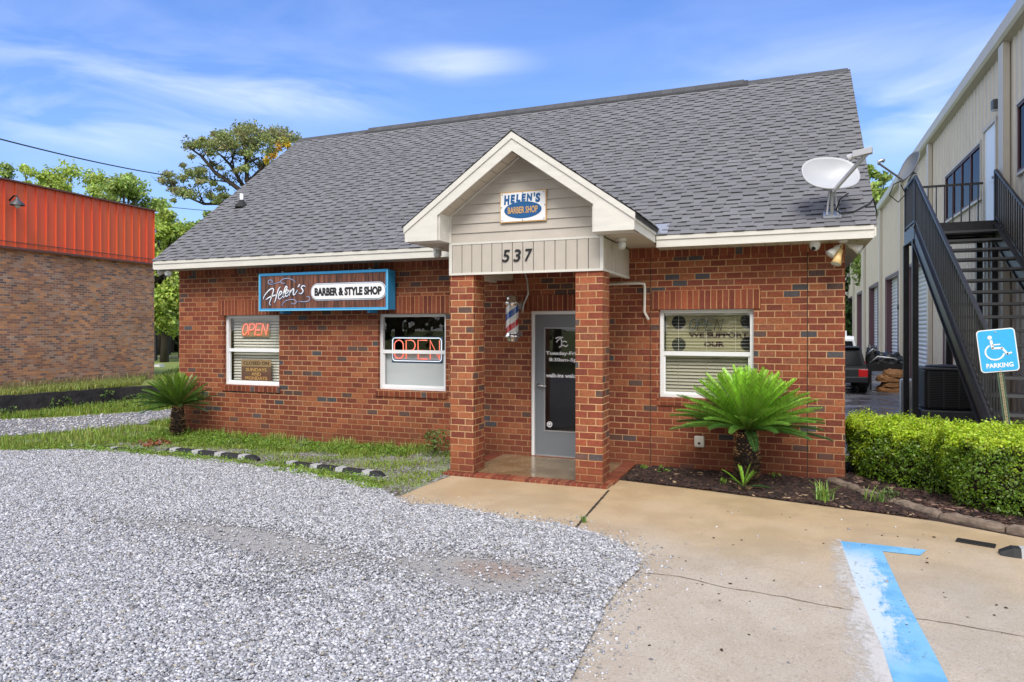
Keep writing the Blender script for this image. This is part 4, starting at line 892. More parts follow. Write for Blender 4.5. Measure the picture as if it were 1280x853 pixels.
n3 = thing('neon_sign', (-1.12, 9.67, 1.95), 'unlit slanted neon open sign in the window right of the porch', 'neon sign', 'open signs in the shop windows')
A = Wy(861, 413, 9.655); B = Wy(903, 399, 9.655)
neon('letters', open_letters(A.x, B.x - .02, A.z, B.z, .22), .007, 9.645, 'neon_off', n3)
mb = MB()
for q in open_letters(A.x, B.x - .02, A.z, B.z, .22):
    for a, b in zip(q, q[1:]): mb.beam((a[0], 9.652, a[1]), (b[0], 9.652, b[1]), .004, .034, up=(0, 1, 0))
mb.build('black_backing', 'black_print', n3)
bn = thing('window_banner', (-1.07, 9.74, 1.6), 'olive banner with dark lettering behind the blinds of the right window', 'banner')
MB().box(g3[0] + .01, g3[1] - .01, 9.705, 9.71, g3[4] + .0, g3[3] - .0).build('cloth', 'banner', bn)
P = Wy(896, 419, 9.74); text('WE SUPPORT', (P.x + .02, 9.703, P.z), .072, .78, 'brown_print', bn, bold=.05, depth=.003); P = Wy(893, 430.5, 9.74); text('OUR', (P.x, 9.703, P.z), .07, .27, 'brown_print', bn, bold=.05, depth=.003)
for x, y in ((849, 403), (849, 431), (935, 402), (935, 430)):
    P = Wy(x, y, 9.742); MB().lathe((P.x, 9.704, P.z), [(.095, 0), (.095, .002), (0, .002)], 24, ax=(0, -1, 0)).build('disc', 'black_print', bn)
nt_ = thing('window_notice', (-8.75, 9.69, .96), 'brown closed notice propped in the lower left window', 'notice')
A = Wy(304, 475.5, 9.66); B = Wy(341, 450, 9.66); A.z = max(A.z, .985)
MB().box(A.x, B.x, 9.620, 9.624, A.z, B.z).build('board', 'paper_brown', nt_)
MB().box(A.x, B.x, 9.617, 9.6195, B.z - .125, B.z).build('top_panel', 'paper_tan', nt_)
cxn = (A.x + B.x) / 2; Wn = B.x - A.x; Hn = B.z - A.z
text('CLOSED ON', (cxn, 9.6155, B.z - .063), .062, Wn * .86, 'brown_print', nt_, bold=.02)
for s_, k, ww in (('SUNDAYS', .48, .70), ('AND', .68, .32), ('MONDAYS', .87, .74)): text(s_, (cxn, 9.618, B.z - Hn * k), .06, Wn * ww, 'gold_print', nt_, bold=.02)

# jelly-jar lights, floodlights, cameras, pipe, outlet
def jar_light(px, py, lab, ref):
    p = Wy(px, py, 8.42); t = thing('porch_light', (p.x, 8.42, 3.03), lab, 'light', 'glass jar lights under the porch eaves')
    MB().lathe((p.x, 8.42, 3.026), [(.065, 0), (.065, -.02), (.05, -.03)], 18).build('base', 'white_trim', t, smooth=True)
    MB().lathe((p.x, 8.42, 2.996), [(.045, 0), (.055, -.02), (.055, -.075), (.035, -.10), (0, -.105)], 18).build('glass_jar', 'clear_glass_globe', t, smooth=True)
jar_light(547, 310, 'glass jar light under the left eave of the entry porch', 0); jar_light(777, 297, 'glass jar light under the right eave of the entry porch', 1)
def flood(base, heads, lab, n='floodlight'):
    t = thing(n, base, lab, 'floodlight'); bx, by, bz = base
    MB().lathe(base, [(.055, 0), (.055, -.02), (.03, -.03)], 16).build('base', 'white_trim', t, smooth=True)
    for d, m, L_ in heads:
        d = Vector(d).normalized(); p = Vector(base) + Vector((0, 0, -.02))
        h = MB().tube([p, p + d * L_ * .35, p + d * L_ * .37, p + d * L_ * .62, p + d * L_ * .64, p + d * L_], [.014, .014, .032, .034, .036, .062], 14).build('lamp_head', m, t, smooth=True)
        MB().lathe(p + d * (L_ + .001), [(.058, 0), (.04, .012), (0, .018)], 14, ax=d).build('lens', 'clear_glass_globe', h, smooth=True)
flood((.585, 9.30, 2.985), [((-.62, -.3, -.62), 'white_trim', .23), ((-.28, -.30, -.9), 'yellow_lamp', .30), ((.75, -.25, -.45), 'white_trim', .22)], 'three headed floodlight with one yellow lamp under the right end of the eave')
flood((-10.52, 9.30, 2.985), [((-.7, -.5, -.15), 'white_trim', .2), ((.5, -.6, -.25), 'white_trim', .2)], 'two headed white floodlight under the left end of the eave')
cmr = thing('security_camera', (.27, 9.3, 2.985), 'white dome security camera under the eave near the right corner', 'camera')
MB().lathe((.27, 9.30, 2.985), [(.062, 0), (.065, -.03), (.062, -.06), (.045, -.095), (.02, -.11), (0, -.112)], 20).build('housing', 'white_vinyl', cmr, smooth=True)
MB().lathe((.255, 9.262, 2.90), [(.026, 0), (.024, .014), (0, .02)], 14, ax=(-.35, -.75, -.5)).build('lens', 'black_print', cmr, smooth=True)
pp = [Wy(757, 355.5, 9.45), Wy(800, 354.5, 9.45), Wy(805.5, 356, 9.45), Wy(806, 362, 9.45), Wy(805.5, 390, 9.45), Wy(811, 400, 9.45)]
pp[0].x = -2.30; pz = pp[1].z
o = MB().tube([(-2.42, 9.45, pz), (pp[1].x, 9.45, pz), (pp[2].x, 9.45, pz - .01), (pp[3].x, 9.45, pz - .05), (pp[4].x, 9.45, pp[4].z), (pp[5].x, 9.43, pp[5].z)], .019, 10).build('drain_pipe', 'conduit', smooth=True); tag(o, 'thin white drain pipe bent down the wall right of the porch', 'pipe')
ob = thing('outlet_box', (-1.14, 9.49, .40), 'small grey weatherproof outlet box low on the wall beside the sago palm', 'outlet')
MB().box(-1.205, -1.075, 9.44, 9.497, .325, .475).build('box', 'conduit', ob, bevel=.015); MB().lathe((-1.14, 9.439, .38), [(.018, 0), (.018, .004), (0, .004)], 12, ax=(0, -1, 0)).build('socket', 'black_print', ob)
hs = MB().tube([(-4.00, 8.62, .05), (-3.95, 8.50, .10), (-3.94, 8.47, .20), (-3.97, 8.56, .27), (-4.01, 8.68, .20), (-4.0, 8.72, .06)], .014, 8).build('coiled_cable', 'white_vinyl', smooth=True); tag(hs, 'loop of white cable on the porch floor behind the left pillar', 'cable')

# satellite dishes
def dish(name, loc_base, centre, normal, rx, rz, m, lab, arm_to, lnb, mast, up=(0, 0, 1)):
    t = thing(name, loc_base, lab, 'satellite dish', 'satellite dishes'); c = Vector(centre); n = Vector(normal).normalized(); u = Vector(up).cross(n).normalized(); v = n.cross(u)
    mb = MB(); K = 32; rings = [0, .3, .55, .78, .93, 1.0]; V = []; F = []
    for back in (0, 1):
        for q in rings:
            for k in range(K):
                a = 2 * math.pi * k / K; sq = 1.0
                ca, sa = math.cos(a), math.sin(a); ex = 2 / 2.35; X = rx * q * math.copysign(abs(ca) ** ex, ca); Z = rz * q * math.copysign(abs(sa) ** ex, sa)
                V.append(c + u * X + v * Z + n * (q * q * .11 - .11 - back * (.012 if q < 1 else .02)))
    nr = len(rings)
    for back in (0, 1):
        o_ = back * nr * K
        for i in range(nr - 1):
            for k in range(K):
                f = (o_ + i * K + k, o_ + i * K + (k + 1) % K, o_ + (i + 1) * K + (k + 1) % K, o_ + (i + 1) * K + k); F.append(f if not back else f[::-1])
    for k in range(K): F.append(((nr - 1) * K + k, (nr - 1) * K + (k + 1) % K, (2 * nr - 1) * K + (k + 1) % K, (2 * nr - 1) * K + k))
    mb.add(V, F); mb.build('reflector', m, t, smooth=True)
    bk = c - n * .175
    MB().obox(bk, u, v, n, .05, .09, .045).build('back_bracket', 'galv', t)
    mb = MB(); mb.tube([bk] + [Vector(p) for p in mast], .022, 10); mb.build('mast', 'galv', t, smooth=True)
    arm = MB().beam(c - v * rz * .98 - n * .03, arm_to, .03, .04, up=n).build('feed_arm', m if m == 'dish_white' else 'galv', t)
    return t, u, v, n, c, arm
bz = EZ + (9.22 - EY) * SL
t, u, v, n, c, arm = dish('satellite_dish', (.46, 9.22, bz), (.44, 9.12, 3.79), (.26, -.80, .54), .335, .262, 'dish_white', 'white satellite dish standing on the roof near the right eave', tuple(Wy(1083, 193, 8.70)), None, [(.455, 9.24, 3.55), (.46, 9.24, bz + .03)])
mb = MB(); e = Wy(1083, 193, 8.70); dd_ = Vector((-.85, .2, -.10)).normalized()
mb.obox(e + dd_ * .04 + Vector((0, 0, .03)), dd_, Vector((.2, .95, 0)).normalized(), (0, 0, 1), .10, .045, .035); mb.tube([e + dd_ * .12 + Vector((0, 0, .02)), e + dd_ * .19 + Vector((0, 0, .0))], [.03, .045], 12); mb.build('feed_horn', 'dish_white', t, bevel=.004)
MB().obox((.46, 9.22, bz + .03), (1, 0, 0), (0, cs, sn_), (0, -sn_, cs), .10, .07, .008).build('foot_plate', 'galv', t)
for x in (.40, .52): MB().tube([(x, 9.20, bz + .03), (x + (.455 - x) * .5, 9.22, 3.60)], .011, 6).build('strut', 'galv', t)
mb = MB(); mb.tube([(.62, 8.98, 3.50), (.54, 9.12, 3.46), (.50, 9.16, 3.34), (.55, 9.22, bz + .05), (.70, 9.26, bz + .065), (.88, 9.38, 3.43), (.93, 9.45, 3.50), (.97, 9.52, 3.35), (.96, 9.5, 3.22), (.92, 9.42, 3.25), (.93, 9.44, 3.40)], .009, 6); mb.build('cable', 'cable', t, smooth=True)

# ================================================================== PLANTS AT THE SHOP
def sago(base, trunk_h, trunk_r, nf, L0, bright, lab, group=None, seed=1, ylim=None, tilt=(0, 0)):
    t = thing('sago_palm', base, lab, 'palm', group); r = random.Random(seed); bx, by, bz_ = base
    mb = MB(); prof = [(trunk_r * .75, 0), (trunk_r * .95, trunk_h * .15), (trunk_r, trunk_h * .5), (trunk_r * 1.0, trunk_h * .8), (trunk_r * .85, trunk_h), (.0, trunk_h + .03)]
    mb.cur = (.018, .012, .009); mb.lathe((bx, by, bz_ - .02), prof, 16)
    n = int(trunk_h / .028)
    for i in range(n):       # leaf-base scales
        z = bz_ + i * .028; f = i / n; rr = trunk_r * (.78 + .25 * math.sin(math.pi * min(1, f + .2)))
        for k in range(15):
            a = 2 * math.pi * (k + .5 * (i % 2)) / 15 + r.uniform(-.08, .08); d = Vector((math.cos(a), math.sin(a), 0)); s = Vector((-d.y, d.x, 0)); c = Vector((bx, by, z)) + d * (rr - .012)
            w_ = .015; q = r.uniform(.03, .065); sh_ = r.uniform(.6, 1.3) * (.45 + .75 * f); sh_ *= (1.5 if r.random() > .45 else .25) * (1.5 if f > .55 else .6); mb.cur = (.30 * sh_, .18 * sh_, .08 * sh_)
            tip = c + d * q + Vector((0, 0, .026)); mb.add([c - s * w_ - Vector((0, 0, .014)), c + s * w_ - Vector((0, 0, .014)), tip + s * .008, tip - s * .008, c + Vector((0, 0, .016))], [(0, 1, 2, 3), (3, 2, 4), (0, 3, 4), (1, 4, 2)])
    mb.build('trunk', 'sago_trunk', t)
    V = []; F = []; C = []; top = Vector((bx, by, bz_ + trunk_h)); gold = 2.39996
    for i in range(nf):
        f = (i + .5) / nf; a = i * gold + r.uniform(-.2, .2); el = R(3 + 79 * f ** .95) + r.uniform(-.09, .09); L_ = L0 * (1.0 - .16 * f ** 1.5) * r.uniform(.9, 1.08)
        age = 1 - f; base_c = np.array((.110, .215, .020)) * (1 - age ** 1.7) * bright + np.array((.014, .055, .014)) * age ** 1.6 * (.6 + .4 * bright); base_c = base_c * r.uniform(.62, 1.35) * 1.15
        d0 = Vector((math.cos(a) * math.cos(el) + tilt[0], math.sin(a) * math.cos(el) + tilt[1], math.sin(el))).normalized(); p = top + Vector((d0.x, d0.y, 0)) * trunk_r * .35; d = d0.copy(); K = 32; pts = []
        for k in range(K + 1):
            pts.append((p.copy(), d.copy())); p = p + d * L_ / K; d = (d + Vector((0, 0, -.002 - .018 * k / K))).normalized()
        for k in range(K):       # rachis
            (p0, e0), (p1, e1) = pts[k], pts[k + 1]; s = e0.cross(Vector((0, 0, 1))); s = s.normalized() if s.length > .01 else Vector((1, 0, 0)); w0 = .006 * (1 - k / K) + .002; nI = len(V)
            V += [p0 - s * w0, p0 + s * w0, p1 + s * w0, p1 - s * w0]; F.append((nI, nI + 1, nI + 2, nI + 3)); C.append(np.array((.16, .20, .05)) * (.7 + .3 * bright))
        for k in range(4, K * 2):
            q = k / 2; j = int(q); fr_ = q - j
            if j >= K: break
            (p0, e0), (p1, e1) = pts[j], pts[min(j + 1, K)]; pc_ = p0.lerp(p1, fr_); e = e0; s = e.cross(Vector((0, 0, 1))); s = s.normalized() if s.length > .01 else Vector((1, 0, 0)); upv = s.cross(e).normalized(); g_ = q / K
            ll = L0 * .118 * min(1, g_ * 3.2) * (1 - .55 * g_ ** 5) * r.uniform(.9, 1.1)
            for sd_ in (-1, 1):
                dirv = (s * sd_ * .70 + e * .62 + upv * .52).normalized(); wv = e.cross(dirv).cross(dirv).normalized() * .0034 * (L0 / .85 + .25); tip = pc_ + dirv * ll + Vector((0, 0, -ll * .08)); nI = len(V)
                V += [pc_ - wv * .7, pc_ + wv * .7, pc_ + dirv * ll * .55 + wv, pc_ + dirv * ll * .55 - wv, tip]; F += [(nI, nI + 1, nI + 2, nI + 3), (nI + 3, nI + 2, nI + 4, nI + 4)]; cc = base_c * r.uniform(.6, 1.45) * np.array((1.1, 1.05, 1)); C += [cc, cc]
    V = np.array([tuple(x) for x in V])
    if ylim is not None: V[:, 1] = np.where(V[:, 1] > ylim, ylim - (V[:, 1] - ylim) * .05, V[:, 1])
    # last tri written as degenerate quad -> split out
    F4 = [f for f in F if f[2] != f[3]]; keep4 = [i for i, f in enumerate(F) if f[2] != f[3]]; F3 = [f[:3] for f in F if f[2] == f[3]]; keep3 = [i for i, f in enumerate(F) if f[2] == f[3]]
    C = np.array(C); Fa = np.array([list(f) for f in F4]); allF = []
    me_F3 = np.array(F3); tri = np.concatenate([Fa[:, [0, 1, 2]], Fa[:, [0, 2, 3]], me_F3]); cc = np.concatenate([C[keep4], C[keep4], C[keep3]])
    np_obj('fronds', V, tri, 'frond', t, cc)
    return t
sago((-.50, 8.90, .01), .66, .130, 150, .88, 2.4, 'large bright green sago palm with a thick scaly trunk in the right mulch bed', seed=3, ylim=9.46)
sago((-10.02, 9.02, .0), .56, .105, 78, .66, 1.0, 'dark green sago palm at the left corner of the brick shop', seed=8, ylim=9.46, tilt=(-.12, -.05))
sago((-.52, 8.50, .0), .06, .05, 9, .30, 2.0, 'small young sago sprout in front of the large sago palm', seed=12)

# ================================================================== METAL WAREHOUSE, STAIR, YARD (right)
MX = 3.9
wh_ = thing('metal_warehouse', (MX, 35, 0), 'tall beige ribbed metal warehouse with roller doors right of the brick shop', 'building')
doors = [(24.3, 28.0), (30.8, 34.5), (37.6, 41.5), (45.7, 48.8), (52.5, 56)]
mb = MB(); ys = [9.0] + [v for p in doors for v in p] + [62.0]; TOPD = 4.1
for i in range(0, len(ys) - 1, 2): mb.box(MX, MX + .1, ys[i], ys[i + 1], 0, TOPD)
mb.box(MX, MX + .1, 9.0, 62.0, TOPD, 7.5); mb.box(MX + .1, MX + 22, 9.0, 9.1, 0, 7.5); mb.box(MX + .1, MX + 22, 61.9, 62, 0, 7.5); mb.box(MX + 21.9, MX + 22, 9.1, 61.9, 0, 7.5)
mb.build('wall', 'metal_wall', wh_)
mb = MB(); y = 9.15
while y < 62:
    inside = any(a - .03 < y < b + .03 for a, b in doors)
    blk = (17.85 < y < 21.65) or (13.0 < y < 15.3) or (16.6 < y < 17.7)
    z0 = TOPD + .12 if inside else .02
    segs = [(z0, 4.05 if 16.6 < y < 17.7 else 4.72), (6.27 if 16.6 < y < 17.7 else 6.1, 7.46)] if blk else [(z0, 7.46)]
    if 20.8 < y < 21.9: segs = [(2.2, 4.72), (6.1, 7.46)]
    for a, b in segs: mb.prism([(MX - .0005, y - .035, a), (MX - .028, y - .014, a), (MX - .028, y + .014, a), (MX - .0005, y + .035, a)], (0, 0, b - a))
    for dy in (.1, .2):
        for a, b in segs: mb.prism([(MX - .0005, y + dy - .014, a), (MX - .006, y + dy, a), (MX - .0005, y + dy + .014, a)], (0, 0, b - a))
    y += .305
mb.build('wall_ribs', 'metal_wall', wh_)
mb = MB(); mb.box(MX - .02, MX + 22.2, 8.8, 62.2, 7.5, 7.52); mb.prism([(MX - .02, 8.8, 7.52), (MX + 11, 8.8, 8.5), (MX + 22.2, 8.8, 7.52)], (0, 53.4, 0)); mb.build('roof', 'metal_trim', wh_)
mb = MB(); mb.prism([(MX - .0, 8.8, 7.40), (MX - .16, 8.8, 7.44), (MX - .20, 8.8, 7.50), (MX - .20, 8.8, 7.74), (MX - .17, 8.8, 7.76), (MX - .0, 8.8, 7.76)], (0, 53.4, 0)); mb.build('gutter', 'metal_trim', wh_)
for yc, hw in ((15.94, .17), (24.06 - .35, .14), (35.9, .14), (29.4, .10), (43.6, .12), (50.8, .1)):
    MB().box(MX - .14, MX - .029, yc - hw, yc + hw, .05, 7.42).build('downspout', 'metal_trim', wh_)
for a, b in doors:
    m = MB(); r_ = .26; m.box(MX + .1, MX + r_, a - .05, a, 0, TOPD); m.box(MX + .005, MX + r_, b - .006, b + .05, 0, TOPD); m.box(MX + .1, MX + r_, a, b, TOPD, TOPD + .05)
    m.box(MX - .035, MX - .002, b, b + .14, 0, TOPD + .10); m.box(MX - .035, MX - .002, a - .14, a, 0, TOPD + .10); m.box(MX - .035, MX - .002, a, b, TOPD, TOPD + .10)
    fr_ = m.build('roller_door', 'purple_frame', wh_)
    m = MB(); z = 0.02
    while z < TOPD: m.prism([(MX + r_ - .02, a, z), (MX + r_ - .055, a, z + .055), (MX + r_ - .055, a, z + .08), (MX + r_ - .02, a, z + .14)], (0, b - a - .01, 0)); z += .145
    m.build('slats', 'roller', fr_)
def wh_window(y0, y1, z0, z1, n):
    m = MB(); f = .055
    m.box(MX - .05, MX - .002, y0, y1, z1 - f, z1); m.box(MX - .05, MX - .002, y0, y1, z0, z0 + f)
    for i in range(n + 1):
        yy = y0 + (y1 - y0) * i / n; a = max(y0, yy - f * .6); b = min(y1, yy + f * .6); m.box(MX - .048, MX - .002, a, b, z0 + f, z1 - f)
    o = m.build('window', 'purple_frame', wh_)
    for i in range(n): MB().box(MX - .024, MX - .018, y0 + (y1 - y0) * i / n + f * .6, y0 + (y1 - y0) * (i + 1) / n - f * .6, z0 + f, z1 - f).build('pane', 'car_glass', o)
    MB().box(MX - .012, MX - .001, y0 + .04, y1 - .04, z0 + f, z1 - f).build('shade', 'interior', o)
    m = MB(); m.box(MX - .065, MX - .001, y0 - .05, y1 + .05, z1 + .001, z1 + .05); m.box(MX - .065, MX - .001, y0 - .05, y1 + .05, z0 - .05, z0 - .001); m.box(MX - .06, MX - .001, y0 - .05, y0 - .001, z0, z1); m.box(MX - .06, MX - .001, y1 + .001, y1 + .05, z0, z1); m.build('trim', 'metal_trim', o)
wh_window(17.9, 21.6, 4.80, 6.0, 4); wh_window(13.1, 15.22, 4.77, 6.02, 3)
ud = MB().box(MX - .03, MX - .001, 16.70, 17.62, 4.07, 6.15).build('upper_door', 'van_white', wh_)
m = MB(); m.box(MX - .06, MX - .001, 16.63, 16.698, 4.07, 6.22); m.box(MX - .06, MX - .001, 17.622, 17.69, 4.07, 6.22); m.box(MX - .06, MX - .001, 16.70, 17.62, 6.152, 6.22); m.build('frame', 'metal_trim', ud)
MB().lathe((MX - .03, 16.78, 5.02), [(.03, 0), (.03, .03), (.035, .06), (0, .07)], 12, ax=(-1, 0, 0)).build('handle', 'galv', ud)
gd = MB().box(MX - .03, MX - .001, 20.95, 21.8, .02, 2.1).build('yard_door', 'metal_trim', wh_); m = MB(); m.box(MX - .06, MX - .001, 20.85, 20.948, .02, 2.18); m.box(MX - .06, MX - .001, 21.802, 21.9, .02, 2.18); m.box(MX - .06, MX - .001, 20.95, 21.8, 2.102, 2.18); m.build('frame', 'purple_frame', gd)
def wlamp(y, z, lab, m='ac_grey'):
    t = thing('wall_light', (MX - .05, y, z), lab, 'light'); MB().box(MX - .16, MX - .031, y - .09, y + .09, z - .1, z + .1).build('housing', m, t, bevel=.02); MB().box(MX - .15, MX - .05, y - .07, y + .07, z - .12, z - .101).build('lens', 'clear_glass_globe', t)
wlamp(16.48, 6.42, 'small dark light above the white upper door of the warehouse'); 
wlamp(29.9, 2.75, 'small brown light between two roller doors of the warehouse')

# staircase
SX0, SX1 = 2.35, 3.72; LZ = 4.05; LY0, LY1 = 16.1, 17.45; RISE, RUN, NT = .215, .378, 17; SLP = RISE / RUN
st = thing('metal_staircase', (3.0, 13.2, 0), 'black metal outdoor staircase up to the warehouse door', 'staircase')
for x in (SX0, SX1):
    Yb = LY0 - RUN * NT; zt = LZ - .06; zb = zt - RISE * NT
    m = MB(); m.prism([(x - .022, LY0, zt), (x - .022, LY0, zt - .34), (x - .022, Yb, zb - .34 + .0), (x - .022, Yb, zb)], (.044, 0, 0))
    m.prism([(x - .05, LY0, zt + .012), (x - .05, LY0, zt - .006), (x - .05, Yb, zb - .006), (x - .05, Yb, zb + .012)], (.10, 0, 0)); m.prism([(x - .05, LY0, zt - .334), (x - .05, LY0, zt - .352), (x - .05, Yb, zb - .352), (x - .05, Yb, zb - .334)], (.10, 0, 0)); m.build('stringer', 'stair_metal', st)
for k in range(NT):
    z = LZ - RISE * (k + 1); y1 = LY0 - RUN * k; m = MB(); m.box(SX0 + .024, SX1 - .024, y1 - .30, y1 - .004, z - .045, z); t_ = m.build('tread', 'stair_metal', st)
    MB().box(SX0 + .024, SX1 - .024, y1 - .318, y1 - .301, z - .04, z + .002).build('nosing', 'stair_nosing', t_)
m = MB(); m.box(SX0 - .02, MX - .07, LY0 + .002, LY1, LZ - .02, LZ); m.box(SX0 - .03, MX - .07, LY0 + .004, LY0 + .05, LZ - .30, LZ - .021); m.box(SX0 - .03, MX - .07, LY1 - .05, LY1, LZ - .30, LZ - .021); m.box(SX0 - .03, SX0 + .03, LY0 + .05, LY1 - .05, LZ - .30, LZ - .021); m.box(SX1, SX1 + .06, LY0 + .05, LY1 - .05, LZ - .30, LZ - .021)
m.build('landing', 'stair_metal', st)
for (x, y) in ((SX0 + .0, LY0 + .08), (SX0 + .0, LY1 - .06), (SX1, LY0 + .08), (SX1, LY1 - .06), (SX1 - .45, LY1 + .55)):
    MB().box(x - .055, x + .055, y - .055, y + .055, 0, LZ - .301).build('post', 'stair_metal', st)
RH = .98
def stair_rail(x):
    off = lambda y: LZ - (LY0 - y) * SLP if y < LY0 else LZ
    yb = LY0 - RUN * NT + .15; m = MB(); m.beam((x, LY0, LZ + RH), (x, yb, off(yb) + RH), .045, .045); m.beam((x, LY0, LZ + .08), (x, yb, off(yb) + .08), .03, .03)
    if x == SX0: m.beam((x, LY1, LZ + RH), (x, LY0 - .01, LZ + RH), .045, .045); m.beam((x, LY1, LZ + .08), (x, LY0 - .01, LZ + .08), .03, .03)
    rl = m.build('railing', 'stair_metal', st); y = LY1 - .05 if x == SX0 else LY0
    base = MB().box(x - .011, x + .011, y - .011, y + .011, off(y) + .03, off(y) + RH).build('baluster', 'stair_metal', rl); y0_ = y
    while y > yb + .1:
        y -= .14; c_ = base.copy(); COL.objects.link(c_); c_.location = (0, y - y0_, off(y) - off(y0_)); c_.parent = rl
    for yy in ((LY1 - .03, LY0) if x == SX0 else (LY0,)): MB().box(x - .028, x + .028, yy - .028, yy + .028, LZ, LZ + RH).build('newel', 'stair_metal', rl)
stair_rail(SX0); stair_rail(SX1)
m = MB(); m.beam((SX0, LY1 - .02, LZ + RH), (MX - .1, LY1 - .02, LZ + RH), .045, .045); m.beam((SX0, LY1 - .02, LZ + .08), (MX - .1, LY1 - .02, LZ + .08), .03, .03); rl = m.build('railing', 'stair_metal', st)
x = SX0 + .12; b0 = MB().box(x - .011, x + .011, LY1 - .031, LY1 - .009, LZ + .03, LZ + RH).build('baluster', 'stair_metal', rl)
for k in range(1, 9): c_ = b0.copy(); COL.objects.link(c_); c_.location = (.155 * k, 0, 0); c_.parent = rl
tag(MB().box(2.25, 3.85, 9.56, 10.35, 0, .33).build('stair_footing', 'kerb_stone'), 'concrete block under the foot of the metal staircase', 'footing')

# grey dish on the stair top
cc = Wx(1137, 200, SX0 - .05)
t, u, v, n, c, arm = dish('satellite_dish', (SX0, 17.0, LZ + 1.0), (SX0 - .02, 16.9, cc.z - .05), (-.80, -.38, .40), .27, .34, 'dish_grey', 'grey satellite dish on the top corner of the staircase railing', (SX0 - .62, 16.55, cc.z - .02), None, [(SX0, 17.05, cc.z - .35), (SX0, 17.1, LZ + .9)])
e = Vector((SX0 - .62, 16.55, cc.z - .02)); MB().tube([e + Vector((0, 0, -.03)), e + Vector((.0, 0, .04)), e + Vector((.06, .03, .07)), e + Vector((.10, .05, .06))], [.025, .04, .04, .045], 10).build('feed_horn', 'galv', t, smooth=True)
MB().tube([(SX0 - .05, 17.0, cc.z - .3), (SX0 - .3, 16.9, cc.z - .42), (SX0 - .38, 16.9, cc.z - .65), (SX0 - .2, 17.0, cc.z - .8), (SX0 - .05, 17.05, cc.z - .62), (SX0 - .15, 17.0, cc.z - .42)], .012, 6).build('cable', 'cable', t, smooth=True)

# air conditioner
ac = thing('air_conditioner', (2.92, 16.4, 0), 'black outdoor air conditioning unit under the metal staircase', 'air conditioner')
m = MB(); m.box(2.50, 3.34, 15.98, 16.82, .30, 1.08); m.build('casing', 'ac_black', ac, bevel=.03)
m = MB(); z = .36
while z < 1.03: m.box(2.53, 3.31, 15.965, 15.979, z, z + .012); m.box(2.485, 2.499, 16.01, 16.79, z, z + .012); z += .035
for x in (2.56, 2.82, 3.08, 3.28): m.box(x - .01, x + .01, 15.962, 15.966, .32, 1.06)
m.build('grille', 'ac_grey', ac)
m = MB(); m.box(2.47, 3.37, 15.95, 16.85, 1.081, 1.13); m.build('lid', 'ac_grey', ac, bevel=.015); MB().lathe((2.92, 16.4, 1.131), [(.36, 0), (.36, .02), (.30, .035), (.1, .05), (0, .05)], 24).build('fan_guard', 'ac_black', ac)
m = MB(); m.box(2.42, 3.42, 15.85, 16.9, 0, .285); m.build('stand', 'ac_grey', ac, bevel=.02)
for x_, lab in ((1128.3, 'grey pipe bollard left of the staircase posts'), (1138.8, 'grey pipe bollard between the staircase posts')):
    p = Wy(x_, 470, 17.9); t = thing('bollard', (p.x, 17.9, 0), lab, 'bollard', 'bollards by the staircase'); MB().lathe((p.x, 17.9, 0), [(.06, 0), (.06, .74), (.045, .775), (0, .785)], 16).build('pipe', 'galv', t, smooth=True); MB().lathe((p.x, 17.9, .01), [(.11, 0), (.11, .02), (.06, .022)], 16).build('foot', 'galv', t)

